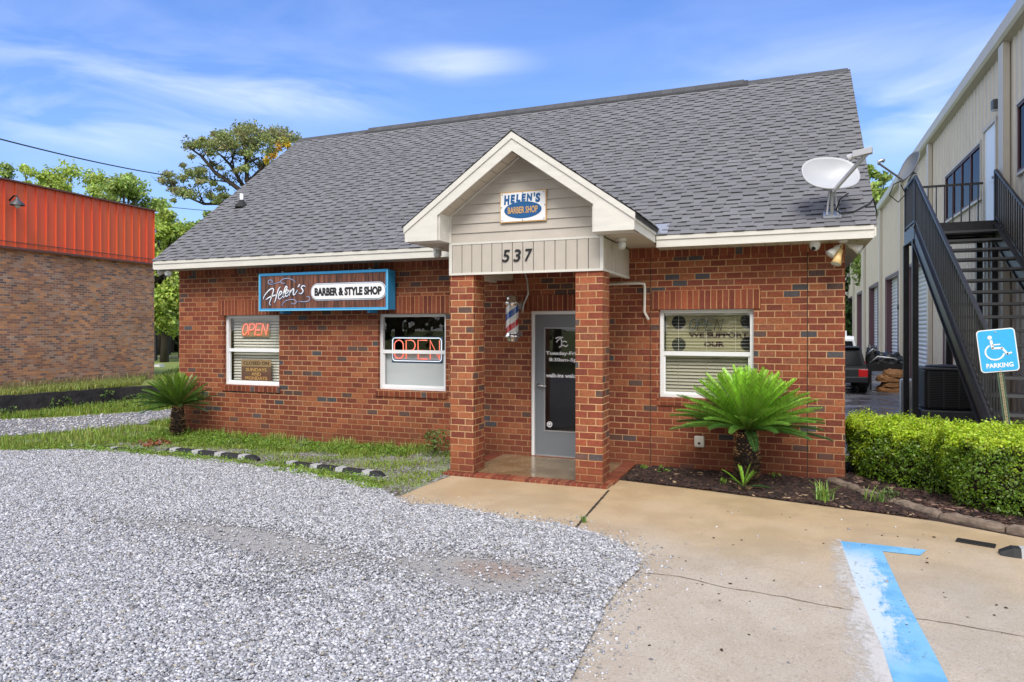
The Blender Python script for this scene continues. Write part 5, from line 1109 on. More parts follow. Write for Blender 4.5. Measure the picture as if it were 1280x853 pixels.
# vehicles seen past the corner of the shop
def car(loc, yaw, L_, W_, H_, body, lab, cat, name, van=False, spoiler=True):
    t = thing(name, loc, lab, cat); M = Matrix.Translation(Vector(loc)) @ Matrix.Rotation(yaw, 4, 'Z')
    def put(mb, nm, m, par=t, bev=0, smooth=False):
        mb.v = [tuple(M @ Vector(p)) for p in mb.v]; return mb.build(nm, m, par, bevel=bev, smooth=smooth)
    hw = W_ / 2; belt = H_ * (.52 if van else .56)       # rear of the car at y=0, nose at y=L_
    prof = [(0.06, .32), (0.0, .45), (.02, belt - .04), (.06, belt), (L_ * .74, belt - .02), (L_ * .97, belt - .24), (L_, .55), (L_ - .04, .30)]
    m = MB(); m.prism([(-hw, y, z) for y, z in prof], (W_, 0, 0)); b_ = put(m, 'body', body, bev=.05)
    if van: cab = [(.06, belt), (.10, H_ - .12), (.22, H_), (L_ * .62, H_), (L_ * .80, belt)]
    else: cab = [(.10, belt), (.19, H_ - .10), (.32, H_ - .03), (L_ * .30, H_), (L_ * .55, H_ - .03), (L_ * .73, belt)]
    ins = .13; P = []; m = MB(); A = [(-hw + .04 + (ins if z > belt + .05 else 0), y, z) for y, z in cab]; B = [(hw - .04 - (ins if z > belt + .05 else 0), y, z) for y, z in cab]; n = len(cab)
    m.add(A + B, [(0, 1, n - 2, n - 1), tuple(range(1, n - 1)), (n, 2 * n - 1, 2 * n - 2, n + 1), tuple(range(n + 1, 2 * n - 1))[::-1]] + [(i, i + n, (i + 1) % n + n, (i + 1) % n) for i in range(n)]); put(m, 'cabin', body)
    # rear glass and side glass, set proud of the cabin
    (ya, za), (yb, zb) = cab[0], cab[1]; d = Vector((0, yb - ya, zb - za)).normalized(); nn = Vector((0, -d.z, d.y)); m = MB(); q = []
    for xx, s_ in ((-hw + .15, .12), (hw - .15, .12), (hw - .24, .9), (-hw + .24, .9)): q.append(Vector((xx, ya + (yb - ya) * s_, za + (zb - za) * s_)) + nn * .008)
    m.prism([tuple(p) for p in q], tuple(nn * .006)); put(m, 'rear_window', 'tinted_glass')
    for s_ in (-1, 1):
        x0_ = s_ * (hw - .035); x1_ = s_ * (hw - .04 - ins + .012); y_a, y_b = (L_ * .12, L_ * .66)
        m = MB(); m.prism([(x0_, y_a, belt + .05), (x1_, y_a + .14, H_ - .12), (x1_, y_b - .35, H_ - .12), (x0_, y_b, belt + .05)], (s_ * .01, 0, 0)); put(m, 'side_window', 'tinted_glass')
        m = MB(); m.box(*(sorted((s_ * (hw - .02), s_ * (hw - .26)))), -.02, .05, belt - .30, belt - .04); put(m, 'tail_light', 'red_lens', bev=.01)
        for yy in (L_ * .18, L_ * .82):
            m = MB(); m.lathe((s_ * (hw - .10), yy, .33), [(.20, -.11), (.32, -.11), (.33, -.08), (.33, .08), (.32, .11), (.20, .11)], 24, ax=(1, 0, 0)); wl = put(m, 'wheel', 'tyre', smooth=False); m = MB(); m.lathe((s_ * (hw - .10), yy, .33), [(0, .10 * s_), (.19, .09 * s_), (.20, .02 * s_), (0, .02 * s_)], 16, ax=(1, 0, 0)); put(m, 'rim', 'galv', wl)
    m = MB(); m.box(-hw + .02, hw - .02, -.10, .06, .34, .52); put(m, 'rear_bumper', 'car_dark', bev=.03)
    m = MB(); m.box(-.26, .26, -.012, .005, belt - .26, belt - .13); put(m, 'plate', 'white_print')
    if spoiler: m = MB(); m.box(-hw + .22, hw - .22, .10, .42, H_ - .04, H_ + .0); put(m, 'spoiler', body, bev=.01)
    return t, put
car((1.17, 22.3, .01), 0, 4.3, 1.8, 1.38, 'car_dark', 'dark hatchback with red tail light parked beside the brick shop', 'car', 'parked_car')
t, put = car((1.48, 29.6, .01), 0, 4.8, 1.9, 1.62, 'van_white', 'white van parked behind the dark hatchback', 'van', 'parked_van', van=True, spoiler=False)
m = MB(); m.box(.42, .54, .5, .8, 1.60, 1.84); put(m, 'roof_vent', 'van_white')

def heap(name, c, rx, ry, h, m, lab, cat, seed, z0=0, amp=.25, rough=5):
    K, J = 48, 20; V = []; F = []
    for j in range(J + 1):
        t = j / J; ang = t * math.pi / 2
        for k in range(K):
            a = 2 * math.pi * k / K; ex = .55; X = math.copysign(abs(math.cos(a)) ** ex, math.cos(a)); Yv = math.copysign(abs(math.sin(a)) ** ex, math.sin(a)); rr = math.cos(ang) ** .45
            V.append((X * rr, Yv * rr, math.sin(ang) ** .7))
    V = np.array(V); nz = lattice_noise(V, rough * .5, seed) ; nz2 = lattice_noise(V, rough, seed + 3); V = V * (1 + (nz * .6 + nz2 * .4) * amp * .5)[:, None] * np.array([rx, ry, h]); V[:, 2] += np.where(V[:, 2] > .1 * h, nz * amp * h * .45, 0); V = V + np.array([c[0], c[1], z0]); V[:, 2] = np.maximum(V[:, 2], z0)
    F = [(j * K + k, j * K + (k + 1) % K, (j + 1) * K + (k + 1) % K, (j + 1) * K + k) for j in range(J) for k in range(K)]
    o = np_obj(name, V, np.array(F), m, smooth=True); return tag(o, lab, cat)
ft = thing('folded_tarp', (2.86, 23.7, 0), 'crumpled brown tarp bundle on the wet asphalt by the roller door', 'tarp')
for k_, (dx_, rx_, z_) in enumerate(((0, .44, 0), (.06, .38, .17), (-.03, .42, .32), (.07, .33, .47))):
    o = heap('fold', (2.86 + dx_, 23.7), rx_, .34, .20, 'tarp_brown', None, None, 3 + k_ * 2, z0=z_, amp=.3, rough=6); o.parent = ft; o.location = o.location - wloc(ft)
pal = thing('scrap_trailer', (2.75, 24.3, 0), 'low black trailer loaded with black tarpaulin beside the roller door', 'trailer')
m = MB(); m.box(2.2, 3.25, 24.15, 25.8, .62, .70); m.box(2.2, 3.25, 24.12, 24.16, .60, .84); m.box(2.18, 2.24, 24.15, 25.8, .70, .80); m.build('bed', 'tarp_black', pal)
for x in (2.24, 3.2): MB().lathe((x, 25.1, .33), [(.12, -.08), (.32, -.08), (.32, .08), (.12, .08)], 20, ax=(1, 0, 0)).build('wheel', 'tyre', pal)
for x in (2.30, 3.15): MB().box(x - .03, x + .03, 24.2, 24.26, 0, .61).build('leg', 'tarp_black', pal)
def under(o, par): o.parent = par; o.location = o.location - wloc(par); return o
h1 = heap('load', (2.8, 24.8), .48, .55, .42, 'tarp_black', None, None, 9, z0=.71, amp=.3, rough=5); under(h1, pal)
h2 = heap('load', (2.35, 24.5), .16, .25, .62, 'tarp_black', None, None, 5, z0=.71, amp=.3, rough=5); under(h2, pal)
MB().obox(tuple(Wy(1079, 457, 23.95)), (1, 0, 0), (0, 1, 0), (0, 0, 1), .07, .03, .13).build('tail_light', 'red_lens', pal)
for q, mm in (([(2.25, 24.3, .8), (2.5, 24.2, 1.05), (2.95, 24.25, 1.0), (3.2, 24.3, .85)], 'galv'), ([(2.2, 24.2, 1.1), (2.35, 24.15, 1.28), (2.55, 24.3, 1.2)], 'car_silver')): MB().tube(q, .03, 8).build('strap', mm, pal, smooth=True)

# ================================================================== PARKING SIGN, HEDGES, KERB, DRAIN, WHEEL STOPS
ps_ = thing('parking_sign', (2.20, 9.2, 0), 'leaning blue accessible parking sign on a rusty perforated post', 'sign')
ang = R(6.5); ux = Vector((math.cos(ang), 0, math.sin(ang))); uy = Vector((-math.sin(ang), 0, math.cos(ang))); ny = Vector((0, -1, 0))
C0 = Wy(1247, 438.3, 9.15); SW, SH = .365, .478
def splane(w_, h_, r_, y, m, nm):
    P = []
    for cx_, cz_, a0 in ((w_ / 2 - r_, h_ / 2 - r_, 0), (-w_ / 2 + r_, h_ / 2 - r_, 90), (-w_ / 2 + r_, -h_ / 2 + r_, 180), (w_ / 2 - r_, -h_ / 2 + r_, 270)):
        for k in range(7): t = R(a0 + 15 * k); P.append(C0 + ux * (cx_ + r_ * math.cos(t)) + uy * (cz_ + r_ * math.sin(t)) + ny * y)
    MB().prism(P, tuple(ny * .0025)).build(nm, m, ps_)
splane(SW, SH, .04, 0, 'white_print', 'sign_plate'); splane(SW - .022, SH - .022, .032, .0028, 'hc_blue', 'sign_face')
mb = MB(); o3 = C0 + ny * .0056
S = [([(-.045, .125), (-.04, .03), (.06, .03), (.10, -.045), (.145, -.03)], 0), ]
def stroke(pts, w_): 
    for a, b in zip(pts, pts[1:]): ribbon(mb, [a, b], w_, o3, ux, uy, .002)
stroke([(-.052, .12), (-.045, .025)], .026); stroke([(-.055, .028), (.048, .024)], .022); stroke([(-.045, .066), (.03, .066)], .014); stroke([(.042, .028), (.088, -.052)], .022); stroke([(.078, -.048), (.128, -.032)], .018)
ribbon(mb, [(-.03 + .088 * math.cos(R(t)), -.015 + .085 * math.sin(R(t))) for t in np.linspace(118, 345, 16)], .016, o3, ux, uy, .002)
mb.prism([o3 + ux * (-.06 + .022 * math.cos(t)) + uy * (.15 + .022 * math.sin(t)) for t in np.linspace(0, 2 * math.pi, 17)[:-1]], tuple(ny * .002))
mb.build('wheelchair_symbol', 'white_print', ps_)
text('PARKING', C0 - uy * .165 + ny * .006, .052, .255, 'white_print', ps_, ux=ux, uy=uy, bold=.03)
for q in (.205, -.215): MB().lathe(C0 + uy * q + ny * .004, [(.009, 0), (.008, .006), (0, .007)], 10, ax=(0, -1, 0)).build('bolt', 'galv', ps_)
foot = C0 - uy * 1.68; foot.z = 0; top_ = C0 + uy * .20
m = MB(); bk_ = Vector((0, .012, 0)); m.beam(foot + bk_, top_ + bk_, .028, .006, up=(0, 1, 0)); m.build('post', 'rusty_post', ps_)
for s_ in (-1, 1): m = MB(); m.beam(foot + ux * s_ * .022 + bk_ * 1.9, top_ + ux * s_ * .022 + bk_ * 1.9, .022, .006, up=(s_ * .7, .7, 0)); m.build('post_flange', 'post_green', ps_)
m = MB()
for k in range(52): p = foot + (top_ - foot) * (k / 52); m.lathe(p + Vector((0, .0075, 0)), [(.0055, 0), (.0055, .001), (0, .001)], 8, ax=(0, -1, 0))
ho = m.build('post_holes', 'hole', ps_)

def hedge(name, poly, h, lab, n, seed, lean=.0):
    """clipped box hedge: footprint polygon, leaves in a lumpy shell round a dark twiggy core"""
    global rng
    t = thing(name, (sum(p[0] for p in poly) / len(poly), sum(p[1] for p in poly) / len(poly), 0), lab, 'hedge', 'clipped hedges behind the kerb'); P = np.array(poly); c = P.mean(0)
    # dark core
    core = [(c[0] + (p[0] - c[0]) * .80, c[1] + (p[1] - c[1]) * .72, .22) for p in poly]; mb = MB(); mb.prism(core, (0, 0, h - .36))
    rr = random.Random(seed)
    for k in range(26):
        a, b = rr.choice(core), rr.choice(core); x, y = a[0] + (b[0] - a[0]) * rr.random(), a[1] + (b[1] - a[1]) * rr.random(); mb.tube([(x, y, 0), (x + rr.uniform(-.08, .08), y + rr.uniform(-.1, .05), .25), (x + rr.uniform(-.15, .15), y + rr.uniform(-.15, .15), .5)], [.012, .009, .005], 5)
    mb.build('twigs', 'twig', t)
    seg = [(P[i], P[(i + 1) % len(P)]) for i in range(len(P))]; ln = np.array([np.linalg.norm(b - a) for a, b in seg]); per = ln.sum(); area = .5 * abs(sum(a[0] * b[1] - a[1] * b[0] for a, b in seg))
    nt_ = int(n * area * 1.25 / (area * 1.25 + per * h)); ns = n - nt_
    # top
    mn, mx = P.min(0), P.max(0); Q = rng.uniform(mn, mx, (nt_ * 4, 2)); ins_ = np.ones(len(Q), bool)
    for a, b in seg: ins_ &= ((b[0] - a[0]) * (Q[:, 1] - a[1]) - (b[1] - a[1]) * (Q[:, 0] - a[0])) > 0
    Q = Q[ins_][:nt_]; T = np.column_stack([Q, np.full(len(Q), h)]); NT_ = np.tile([0, 0, 1.0], (len(T), 1))
    k = rng.choice(len(seg), ns, p=ln / per); u_ = rng.random(ns); A = np.array([s[0] for s in seg])[k]; B = np.array([s[1] for s in seg])[k]; S_ = A + (B - A) * u_[:, None]; z = h * (1 - rng.random(ns) ** 1.15 * .97); d = B - A; nn = np.column_stack([d[:, 1], -d[:, 0], np.zeros(ns)]); nn /= np.linalg.norm(nn, axis=1)[:, None]
    Sd = np.column_stack([S_, z]); X = np.vstack([T, Sd]); NN = np.vstack([NT_, nn])
    lump = lattice_noise(X, 4.2, seed) * .075 + lattice_noise(X, 11, seed + 1) * .035; under_ = np.clip((.42 - X[:, 2]) / .42, 0, 1)
    X = X + NN * (lump + rng.normal(0, .028, len(X)) - .02)[:, None]; edge = np.clip((X[:, 2] - (h - .12)) / .12, 0, 1)
    cc = c; X[:, :2] = cc + (X[:, :2] - cc) * (1 - .14 * under_ - .03 * edge ** 2)[:, None]
    # taper at the bottom, thin out there
    keep = rng.random(len(X)) > under_ * .72 + (lattice_noise(X, 6, seed + 9) > .62) * .5; X = X[keep]; NN = NN[keep]
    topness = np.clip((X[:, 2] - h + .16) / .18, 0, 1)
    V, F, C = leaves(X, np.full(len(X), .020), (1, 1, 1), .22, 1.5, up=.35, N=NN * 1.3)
    lit_fresh = np.clip(topness * .9 + (lattice_noise(X, 5, seed + 4) > .35) * .45 + rng.normal(0, .12, len(X)), 0, 1)[:, None]     # lit top painted lighter; fresh growth yellow-green, old leaves deep green
    colr = np.array([(.105, .20, .014)]) * (1 - lit_fresh) + np.array([(.50, .66, .04)]) * lit_fresh
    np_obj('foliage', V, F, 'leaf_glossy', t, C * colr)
    # spiky new shoots on top
    m_ = 900; idx = rng.choice(len(X), m_); sh_ = X[idx]; sh_ = sh_[sh_[:, 2] > h - .1]; parts = []
    for q in range(4):
        parts.append(leaves(sh_ + np.array([0, 0, .012 * (q + 1)]) + rng.normal(0, .006, sh_.shape), np.full(len(sh_), .017), (.46, .62, .06), .2, 1.6, up=.8))
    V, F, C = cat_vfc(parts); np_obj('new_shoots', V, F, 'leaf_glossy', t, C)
    return t
hedge('clipped_hedge', [(.69, 9.72), (.95, 9.36), (1.52, 8.92), (1.86, 8.85), (2.02, 9.50), (1.95, 10.1), (1.5, 10.5), (.70, 10.5)], .72, 'low bright green clipped hedge beside the brick corner', 52000, 4)
hedge('clipped_hedge', [(1.50, 8.52), (1.72, 8.22), (2.3, 7.98), (3.2, 7.62), (4.3, 7.3), (4.3, 8.6), (3.3, 9.2), (2.5, 9.44), (1.9, 9.42), (1.55, 9.1)], .80, 'nearer clipped hedge around the parking sign post', 80000, 21)

kp = [Vector(p) for p in ((.44, 9.42), (.60, 9.12), (.95, 8.62), (1.27, 8.10), (1.62, 7.84), (2.02, 7.60), (2.6, 7.35), (3.4, 7.05), (4.5, 6.8))]
def along(pts, L_, gap):
    out = []; i = 0; p = pts[0].copy(); rem = L_
    while i < len(pts) - 1:
        s = p.copy(); rem = L_; q = [s]
        while i < len(pts) - 1 and (pts[i + 1] - p).length <= rem: rem -= (pts[i + 1] - p).length; p = pts[i + 1].copy(); i += 1; q.append(p.copy())
        if i < len(pts) - 1: p = p + (pts[i + 1] - p).normalized() * rem; q.append(p.copy())
        out.append((q[0], q[-1])); 
        if i < len(pts) - 1: p = p + (pts[i + 1] - p).normalized() * gap
    return out
kt = thing('landscape_kerb', (1.6, 8.0, 0), 'weathered brown stone kerb edging the mulch in front of the hedge', 'kerb')
for a, b in along(kp, .56, .012):
    if (b - a).length < .1: continue
    d = (b - a).normalized(); n_ = Vector((-d.y, d.x)); c = (a + b) / 2 + n_ * random.uniform(-.008, .008); hl = (b - a).length / 2; NS = 12; V_ = []; zt_ = random.uniform(.070, .092)
    for i in range(NS + 1):
        s_ = -hl + 2 * hl * i / NS; e_ = 1 - .28 * (abs(s_) / hl) ** 8
        for (w_, z_) in ((-.060, -.02), (-.062, .035), (-.050, .82 * zt_), (-.030, zt_), (.030, zt_), (.052, .8 * zt_), (.06, -.02)):
            jx, jz = random.uniform(-.006, .006), random.uniform(-.007, .007); V_.append((c.x + d.x * s_ + n_.x * (w_ * e_ + jx), c.y + d.y * s_ + n_.y * (w_ * e_ + jx), z_ * (e_ if z_ > 0 else 1) + (jz if z_ > 0 else 0)))
    F_ = [(i * 7 + q, i * 7 + q + 1, i * 7 + q + 8, i * 7 + q + 7) for i in range(NS) for q in range(6)] + [tuple(range(7))[::-1], tuple(NS * 7 + q for q in range(7))]
    m = MB(); m.add(V_, F_); m.build('block', 'kerb_stone', kt, smooth=False)

dg = thing('drain_grate', (1.48, 7.09, .0), 'black slotted drain grate in the concrete by the kerb', 'drain'); a = G(1196, 676.5); b = G(1244, 684.5)
dx = Vector((b.x - a.x, b.y - a.y)).normalized(); dn = Vector((-dx.y, dx.x)); c = (a + b) / 2; L2 = (b - a).length / 2
MB().obox((c.x, c.y, .0068), (dx.x, dx.y, 0), (dn.x, dn.y, 0), (0, 0, 1), L2, .062, .001).build('pit', 'drain_dark', dg)
m = MB()
for s_ in (-1, 1): m.obox((c.x + dn.x * s_ * .058, c.y + dn.y * s_ * .058, .012), (dx.x, dx.y, 0), (dn.x, dn.y, 0), (0, 0, 1), L2, .006, .004)
m.obox((c.x, c.y, .012), (dx.x, dx.y, 0), (dn.x, dn.y, 0), (0, 0, 1), L2, .004, .0038)
for k in range(17): q = -L2 + 2 * L2 * k / 16; m.obox((c.x + dx.x * q, c.y + dx.y * q, .0118), (dx.x, dx.y, 0), (dn.x, dn.y, 0), (0, 0, 1), .004, .052, .003)
m.build('grate', 'iron', dg)

def wheel_stop(a, b, lab, h=.078, sink=0.0, nstripe=4, phase=0.0):
    a = Vector(a); b = Vector(b); d = (b - a); L_ = d.length; d.normalize(); n_ = Vector((-d.y, d.x)); t = thing('wheel_stop', ((a.x + b.x) / 2, (a.y + b.y) / 2, 0), lab, 'wheel stop', 'striped wheel stops')
    sec = [(-.075, -sink), (-.05, h - sink), (.05, h - sink), (.075, -sink)]
    def piece(s0, s1, infl, m, nm, par, taper=False):
        P = []
        for s_, tp in ((s0, taper and s0 == 0), (s1, taper and s1 == L_)):
            for (o_, z) in sec:
                k = .55 if tp else 1; zz = (z + sink) * k - sink if tp else z; P.append((a.x + d.x * s_ + n_.x * (o_ * k + (infl if o_ > 0 else -infl)), a.y + d.y * s_ + n_.y * (o_ * k + (infl if o_ > 0 else -infl)), max(zz + infl * .8, -.01)))
        m_ = MB(); m_.add(P, [(0, 1, 2, 3), (7, 6, 5, 4), (0, 4, 5, 1), (1, 5, 6, 2), (2, 6, 7, 3), (3, 7, 4, 0)]); return m_.build(nm, m, par)
    m_ = MB(); body = None
    e = .09; Z = [(0, e), (e, L_ - e), (L_ - e, L_)]; P = []
    for s_, k in ((0, .45), (e, 1), (L_ - e, 1), (L_, .45)):
        for (o_, z) in sec: P.append((a.x + d.x * s_ + n_.x * o_ * (.7 if k < 1 else 1), a.y + d.y * s_ + n_.y * o_ * (.7 if k < 1 else 1), (z + sink) * k - sink))
    F = [(0, 1, 2, 3), (15, 14, 13, 12)]
    for j in range(3): F += [(j * 4 + q, j * 4 + 4 + q, j * 4 + 4 + (q + 1) % 4, j * 4 + (q + 1) % 4) for q in range(4)]
    m_.add(P, F); m_.build('body', 'stop_black', t)
    for k in range(nstripe):
        s0 = L_ * ((k + .28 + phase) / nstripe); s1 = s0 + L_ * .27 / nstripe
        if s1 > L_ - e: continue
        piece(s0, s1, .004, 'stop_white', 'reflective_stripe', t)
wheel_stop((-8.96, 7.86), (-7.10, 7.80), 'black and white striped wheel stop in the weeds, second from the left')
wheel_stop((-6.64, 7.76), (-4.86, 7.60), 'striped wheel stop half covered by weeds nearest the porch', sink=.02)
wheel_stop((-10.95, 7.66), (-9.30, 7.78), 'striped wheel stop sunk into the grass by the drive', sink=.045)
p0 = G(1243, 692); wheel_stop((p0.x + .03, p0.y - .02), (p0.x + 1.75, p0.y - .10), 'black and white wheel stop on the concrete at the right edge', phase=.05)
# ================================================================== LEFT: ORANGE FRONTED BRICK BUILDING, LOW WALL
A = Vector((-17.58, 10.66)); B = Vector((-18.02, 15.35)); dA = (A - B).normalized(); A2 = A + dA * 6; nO = Vector((-dA.y, dA.x)); nO = nO if nO.x > 0 else -nO
ob_ = thing('storefront_building', (-22, 10.5, .42), 'old brown brick building with an orange metal band on the left', 'building')
m = MB(); m.prism([(A2.x, A2.y, .3), (B.x, B.y, .3), (B.x - 9, B.y - .8, .3), (A2.x - 9, A2.y - .8, .3)], (0, 0, 4.55)); m.build('wall', 'old_brick', ob_)
Bp = B + dA * .10; m = MB(); a3 = A2 + nO * .09; b3 = Bp + nO * .09; a4 = A2 - nO * .3; b4 = Bp - nO * .3
m.prism([(a3.x, a3.y, 3.86), (b3.x, b3.y, 3.86), (b4.x, b4.y, 3.86), (a4.x, a4.y, 3.86)], (0, 0, 1.62)); band = m.build('metal_band', 'orange_metal', ob_)
m = MB(); L_ = (A2 - Bp).length; k = 0
while k * .268 < L_: p = Bp + dA * (.02 + k * .268) + nO * .108; m.obox((p.x, p.y, 4.67), (dA.x, dA.y, 0), (nO.x, nO.y, 0), (0, 0, 1), .009, .020, .80); k += 1
m.build('standing_seams', 'orange_metal', band)
m = MB(); m.beam((A2.x + nO.x * .03, A2.y + nO.y * .03, 5.50), (Bp.x + nO.x * .03, Bp.y + nO.y * .03, 5.50), .30, .035); m.build('cap', 'brown_trim', band)
for zz in (3.875, 4.02): m = MB(); m.beam((A2.x + nO.x * .131, A2.y + nO.y * .131, zz), (Bp.x + nO.x * .131, Bp.y + nO.y * .131, zz), .008 if zz > 4 else .03, .02 if zz > 4 else .05); m.build('trim_strip', 'brown_trim', band)
MB().box(B.x - .5, B.x + .05, B.y - .06, B.y + .03, 4.85, 4.95).build('coping', 'galv', ob_)
lp = Wx(12, 248, -17.50); wl = thing('wall_light', (-17.55, lp.y, lp.z), 'dark barn lamp on the orange metal band', 'light')
MB().tube([(-17.50, lp.y, lp.z - .05), (-17.34, lp.y, lp.z + .05), (-17.25, lp.y, lp.z + .04), (-17.22, lp.y, lp.z - .03)], .02, 8).build('arm', 'iron', wl, smooth=True); MB().lathe((-17.22, lp.y, lp.z), [(.03, 0), (.05, -.06), (.15, -.15), (.16, -.19)], 16).build('shade', 'ac_grey', wl, smooth=True); MB().lathe((-17.22, lp.y, lp.z), [(.03, -.08), (.07, -.16), (.06, -.24), (0, -.27)], 12).build('bulb', 'clear_glass_globe', wl, smooth=True)
m = MB(); rwp = [(-16.02, -10), (-16.02, 12.6), (-15.66, 13.65), (-15.1, 14.9)]
RW = [Vector(p) for p in rwp]; fine = []
for a, b in zip(RW, RW[1:]):
    k = max(1, int((b - a).length / .25))
    for i in range(k): fine.append(a.lerp(b, i / k))
fine.append(RW[-1]); V = []
rr = random.Random(5)
for p in fine:
    hgt = .45 - .07 * max(0, (p.y - 9.7) / 4) + rr.uniform(-.018, .018); o_ = rr.uniform(-.02, .02); V.append([(p.x + .07 + o_, p.y, -.05), (p.x + .03 + o_, p.y, hgt), (p.x - .14, p.y, hgt + .01), (p.x - .14, p.y, -.05)])
for q0, q1 in zip(V, V[1:]): m.add(q0 + q1, [(0, 4, 5, 1), (1, 5, 6, 2), (2, 6, 7, 3)])
m.add(V[-1], [(0, 1, 2, 3)]); rwo = m.build('retaining_wall', 'retaining'); tag(rwo, 'low weathered retaining wall, its shaded face painted black, below the grass bank', 'wall')
cn = thing('flat_canopy', (-28.1, 24, .42), 'white flat canopy beyond the orange building', 'canopy'); MB().box(-30.5, -27.62, 23.6, 25.5, 2.10, 2.37).build('roof', 'van_white', cn)
for x in (-30.3, -27.9): MB().box(x - .05, x + .05, 23.8, 23.9, .42, 2.10).build('post', 'iron', cn)
ub = thing('utility_box', (-21.4, 20.5, .42), 'small white box on the far grass', 'box'); q = Dp(199, 467, 27); ub.location = (q.x, q.y, .42); MB().box(q.x - .16, q.x + .16, q.y - .12, q.y + .12, .42, .52).build('case', 'van_white', ub, bevel=.02); MB().box(q.x - .17, q.x + .17, q.y - .13, q.y + .13, .522, .54).build('lid', 'white_trim', ub)

# ================================================================== TREES
def limb(mb, pts, r0, r1):
    n = len(pts); mb.tube(pts, [r0 + (r1 - r0) * i / (n - 1) for i in range(n)], 7)
def broadleaf(px, z, pytop, rpx, lab, col, seed, n=7000, gz=.42, flat=1.0, low=.35, leaf=.115, name='broadleaf_tree', group='trees behind the buildings', bark='bark'):
    r = random.Random(seed); top = Dp(px, pytop, z); R_ = rpx * z / FPX; H_ = top.z - gz; base = (top.x, top.y, gz)
    t = thing(name, base, lab, 'tree', group); zc = gz + H_ * (low + 1) / 2; hz = H_ * (1 - low) / 2
    cl = []; k = 0
    while len(cl) < 60 and k < 4000:
        k += 1; v = np.array([r.gauss(0, 1) for _ in range(3)]); v /= np.linalg.norm(v); v *= r.uniform(.45, 1.0) ** .6; p = np.array([top.x, top.y, zc]) + v * np.array([R_, R_, hz * flat]); rad = r.uniform(.20, .40) * R_ * (1.15 - .3 * v[2]); cl.append((p, rad))
    mb = MB(); trunk_top = Vector((top.x, top.y, zc)); limb(mb, [(top.x, top.y, gz - .1), (top.x + r.uniform(-.2, .2), top.y, gz + H_ * .25), tuple(trunk_top)], .028 * H_, .012 * H_)
    for p, rad in cl[::2]:
        a = Vector((top.x, top.y, gz + H_ * r.uniform(.25, .6))); b = Vector(p); limb(mb, [a, a.lerp(b, .5) + Vector((0, 0, .1 * H_ * .3)), b], .010 * H_, .002 * H_)
    mb.build('trunk', bark, t, smooth=True)
    n = int(n * (1.6 if leaf < .15 else 1)); parts = []; per = n // len(cl)
    for p, rad in cl:
        v = rng.normal(size=(per, 3)); v /= np.linalg.norm(v, axis=1)[:, None]; v *= (rng.random((per, 1)) ** .6) * 1.15 * np.array([1, 1, .75]) * (1 + .35 * lattice_noise(v, 3, seed)[:, None]); f = r.uniform(.72, 1.25)
        parts.append(leaves(p + v * rad, np.full(per, leaf), np.array(col) * f, .3, 1.5, up=.25, N=v * .6))
    V, F, C = cat_vfc(parts); np_obj('crown', V, F, 'leaf', t, C); return t
YG = (.42, .54, .10); MG = (.31, .42, .10); DG = (.07, .13, .03)
broadleaf(8, 40, 206, 26, 'pale treetop at the far left above the orange band', MG, 1, 5000)
broadleaf(44, 34, 198, 24, 'slim bright green treetop left above the orange band', YG, 2, 7000)
broadleaf(98, 36, 193, 42, 'round bright green treetop above the middle of the orange band', YG, 3, 14000)
broadleaf(158, 33, 215, 44, 'spreading green treetop above the right end of the orange band', MG, 4, 14000)
broadleaf(205, 31, 252, 36, 'yellow green tree filling the gap beside the brick shop', YG, 5, 14000, low=.14)
broadleaf(228, 36, 270, 36, 'deep green tree just behind the left roof edge', (.15, .25, .05), 6, 9000, low=.15)
broadleaf(262, 37, 258, 26, 'small tree peeping over the left roof slope', MG, 7, 8000)
broadleaf(206, 47, 372, 46, 'low thicket added beyond the gap, deep shade put into its dark leaves', (.045, .08, .018), 38, 9000, low=-.15, leaf=.26)  # added foliage; the gap's deep shade is put into its leaf colour
broadleaf(214, 44, 330, 44, 'shady dark tree low behind the gap', DG, 8, 8000, low=.25, leaf=.24)
broadleaf(168, 48, 330, 60, 'dark broad tree behind the orange building', DG, 28, 6000, low=.05, leaf=.3)
broadleaf(1088, 42, 200, 24, 'light green treetop between the shop roof and the warehouse', (.26, .36, .08), 9, 8000, gz=0, leaf=.2)
broadleaf(1072, 50, 300, 26, 'dark green tree behind the shop beside the warehouse', DG, 10, 9000, gz=0, low=.02, leaf=.26)
broadleaf(1035, 60, 310, 36, 'dark tree hidden mostly behind the right end of the shop', DG, 11, 5000, gz=0, low=.02, leaf=.3)
# trunks in the shade of the gap
for x_, w_, lab in ((197, .26, 'dark thick tree trunk standing in the shaded gap'), (207, .22, 'thinner dark trunk beside the thick one in the gap')):
    p = Dp(x_, 460, 40); t = thing('tree_trunk', (p.x, p.y, .42), lab, 'tree', 'dark trunks in the gap'); m = MB(); m.tube([(p.x, p.y, .35), (p.x + .05, p.y, 1.5), (p.x - .05, p.y, 3.2), (p.x + .1, p.y, 5)], [w_ * 1.25, w_, w_ * .85, w_ * .7], 10); m.build('trunk', 'bark', t, smooth=True)
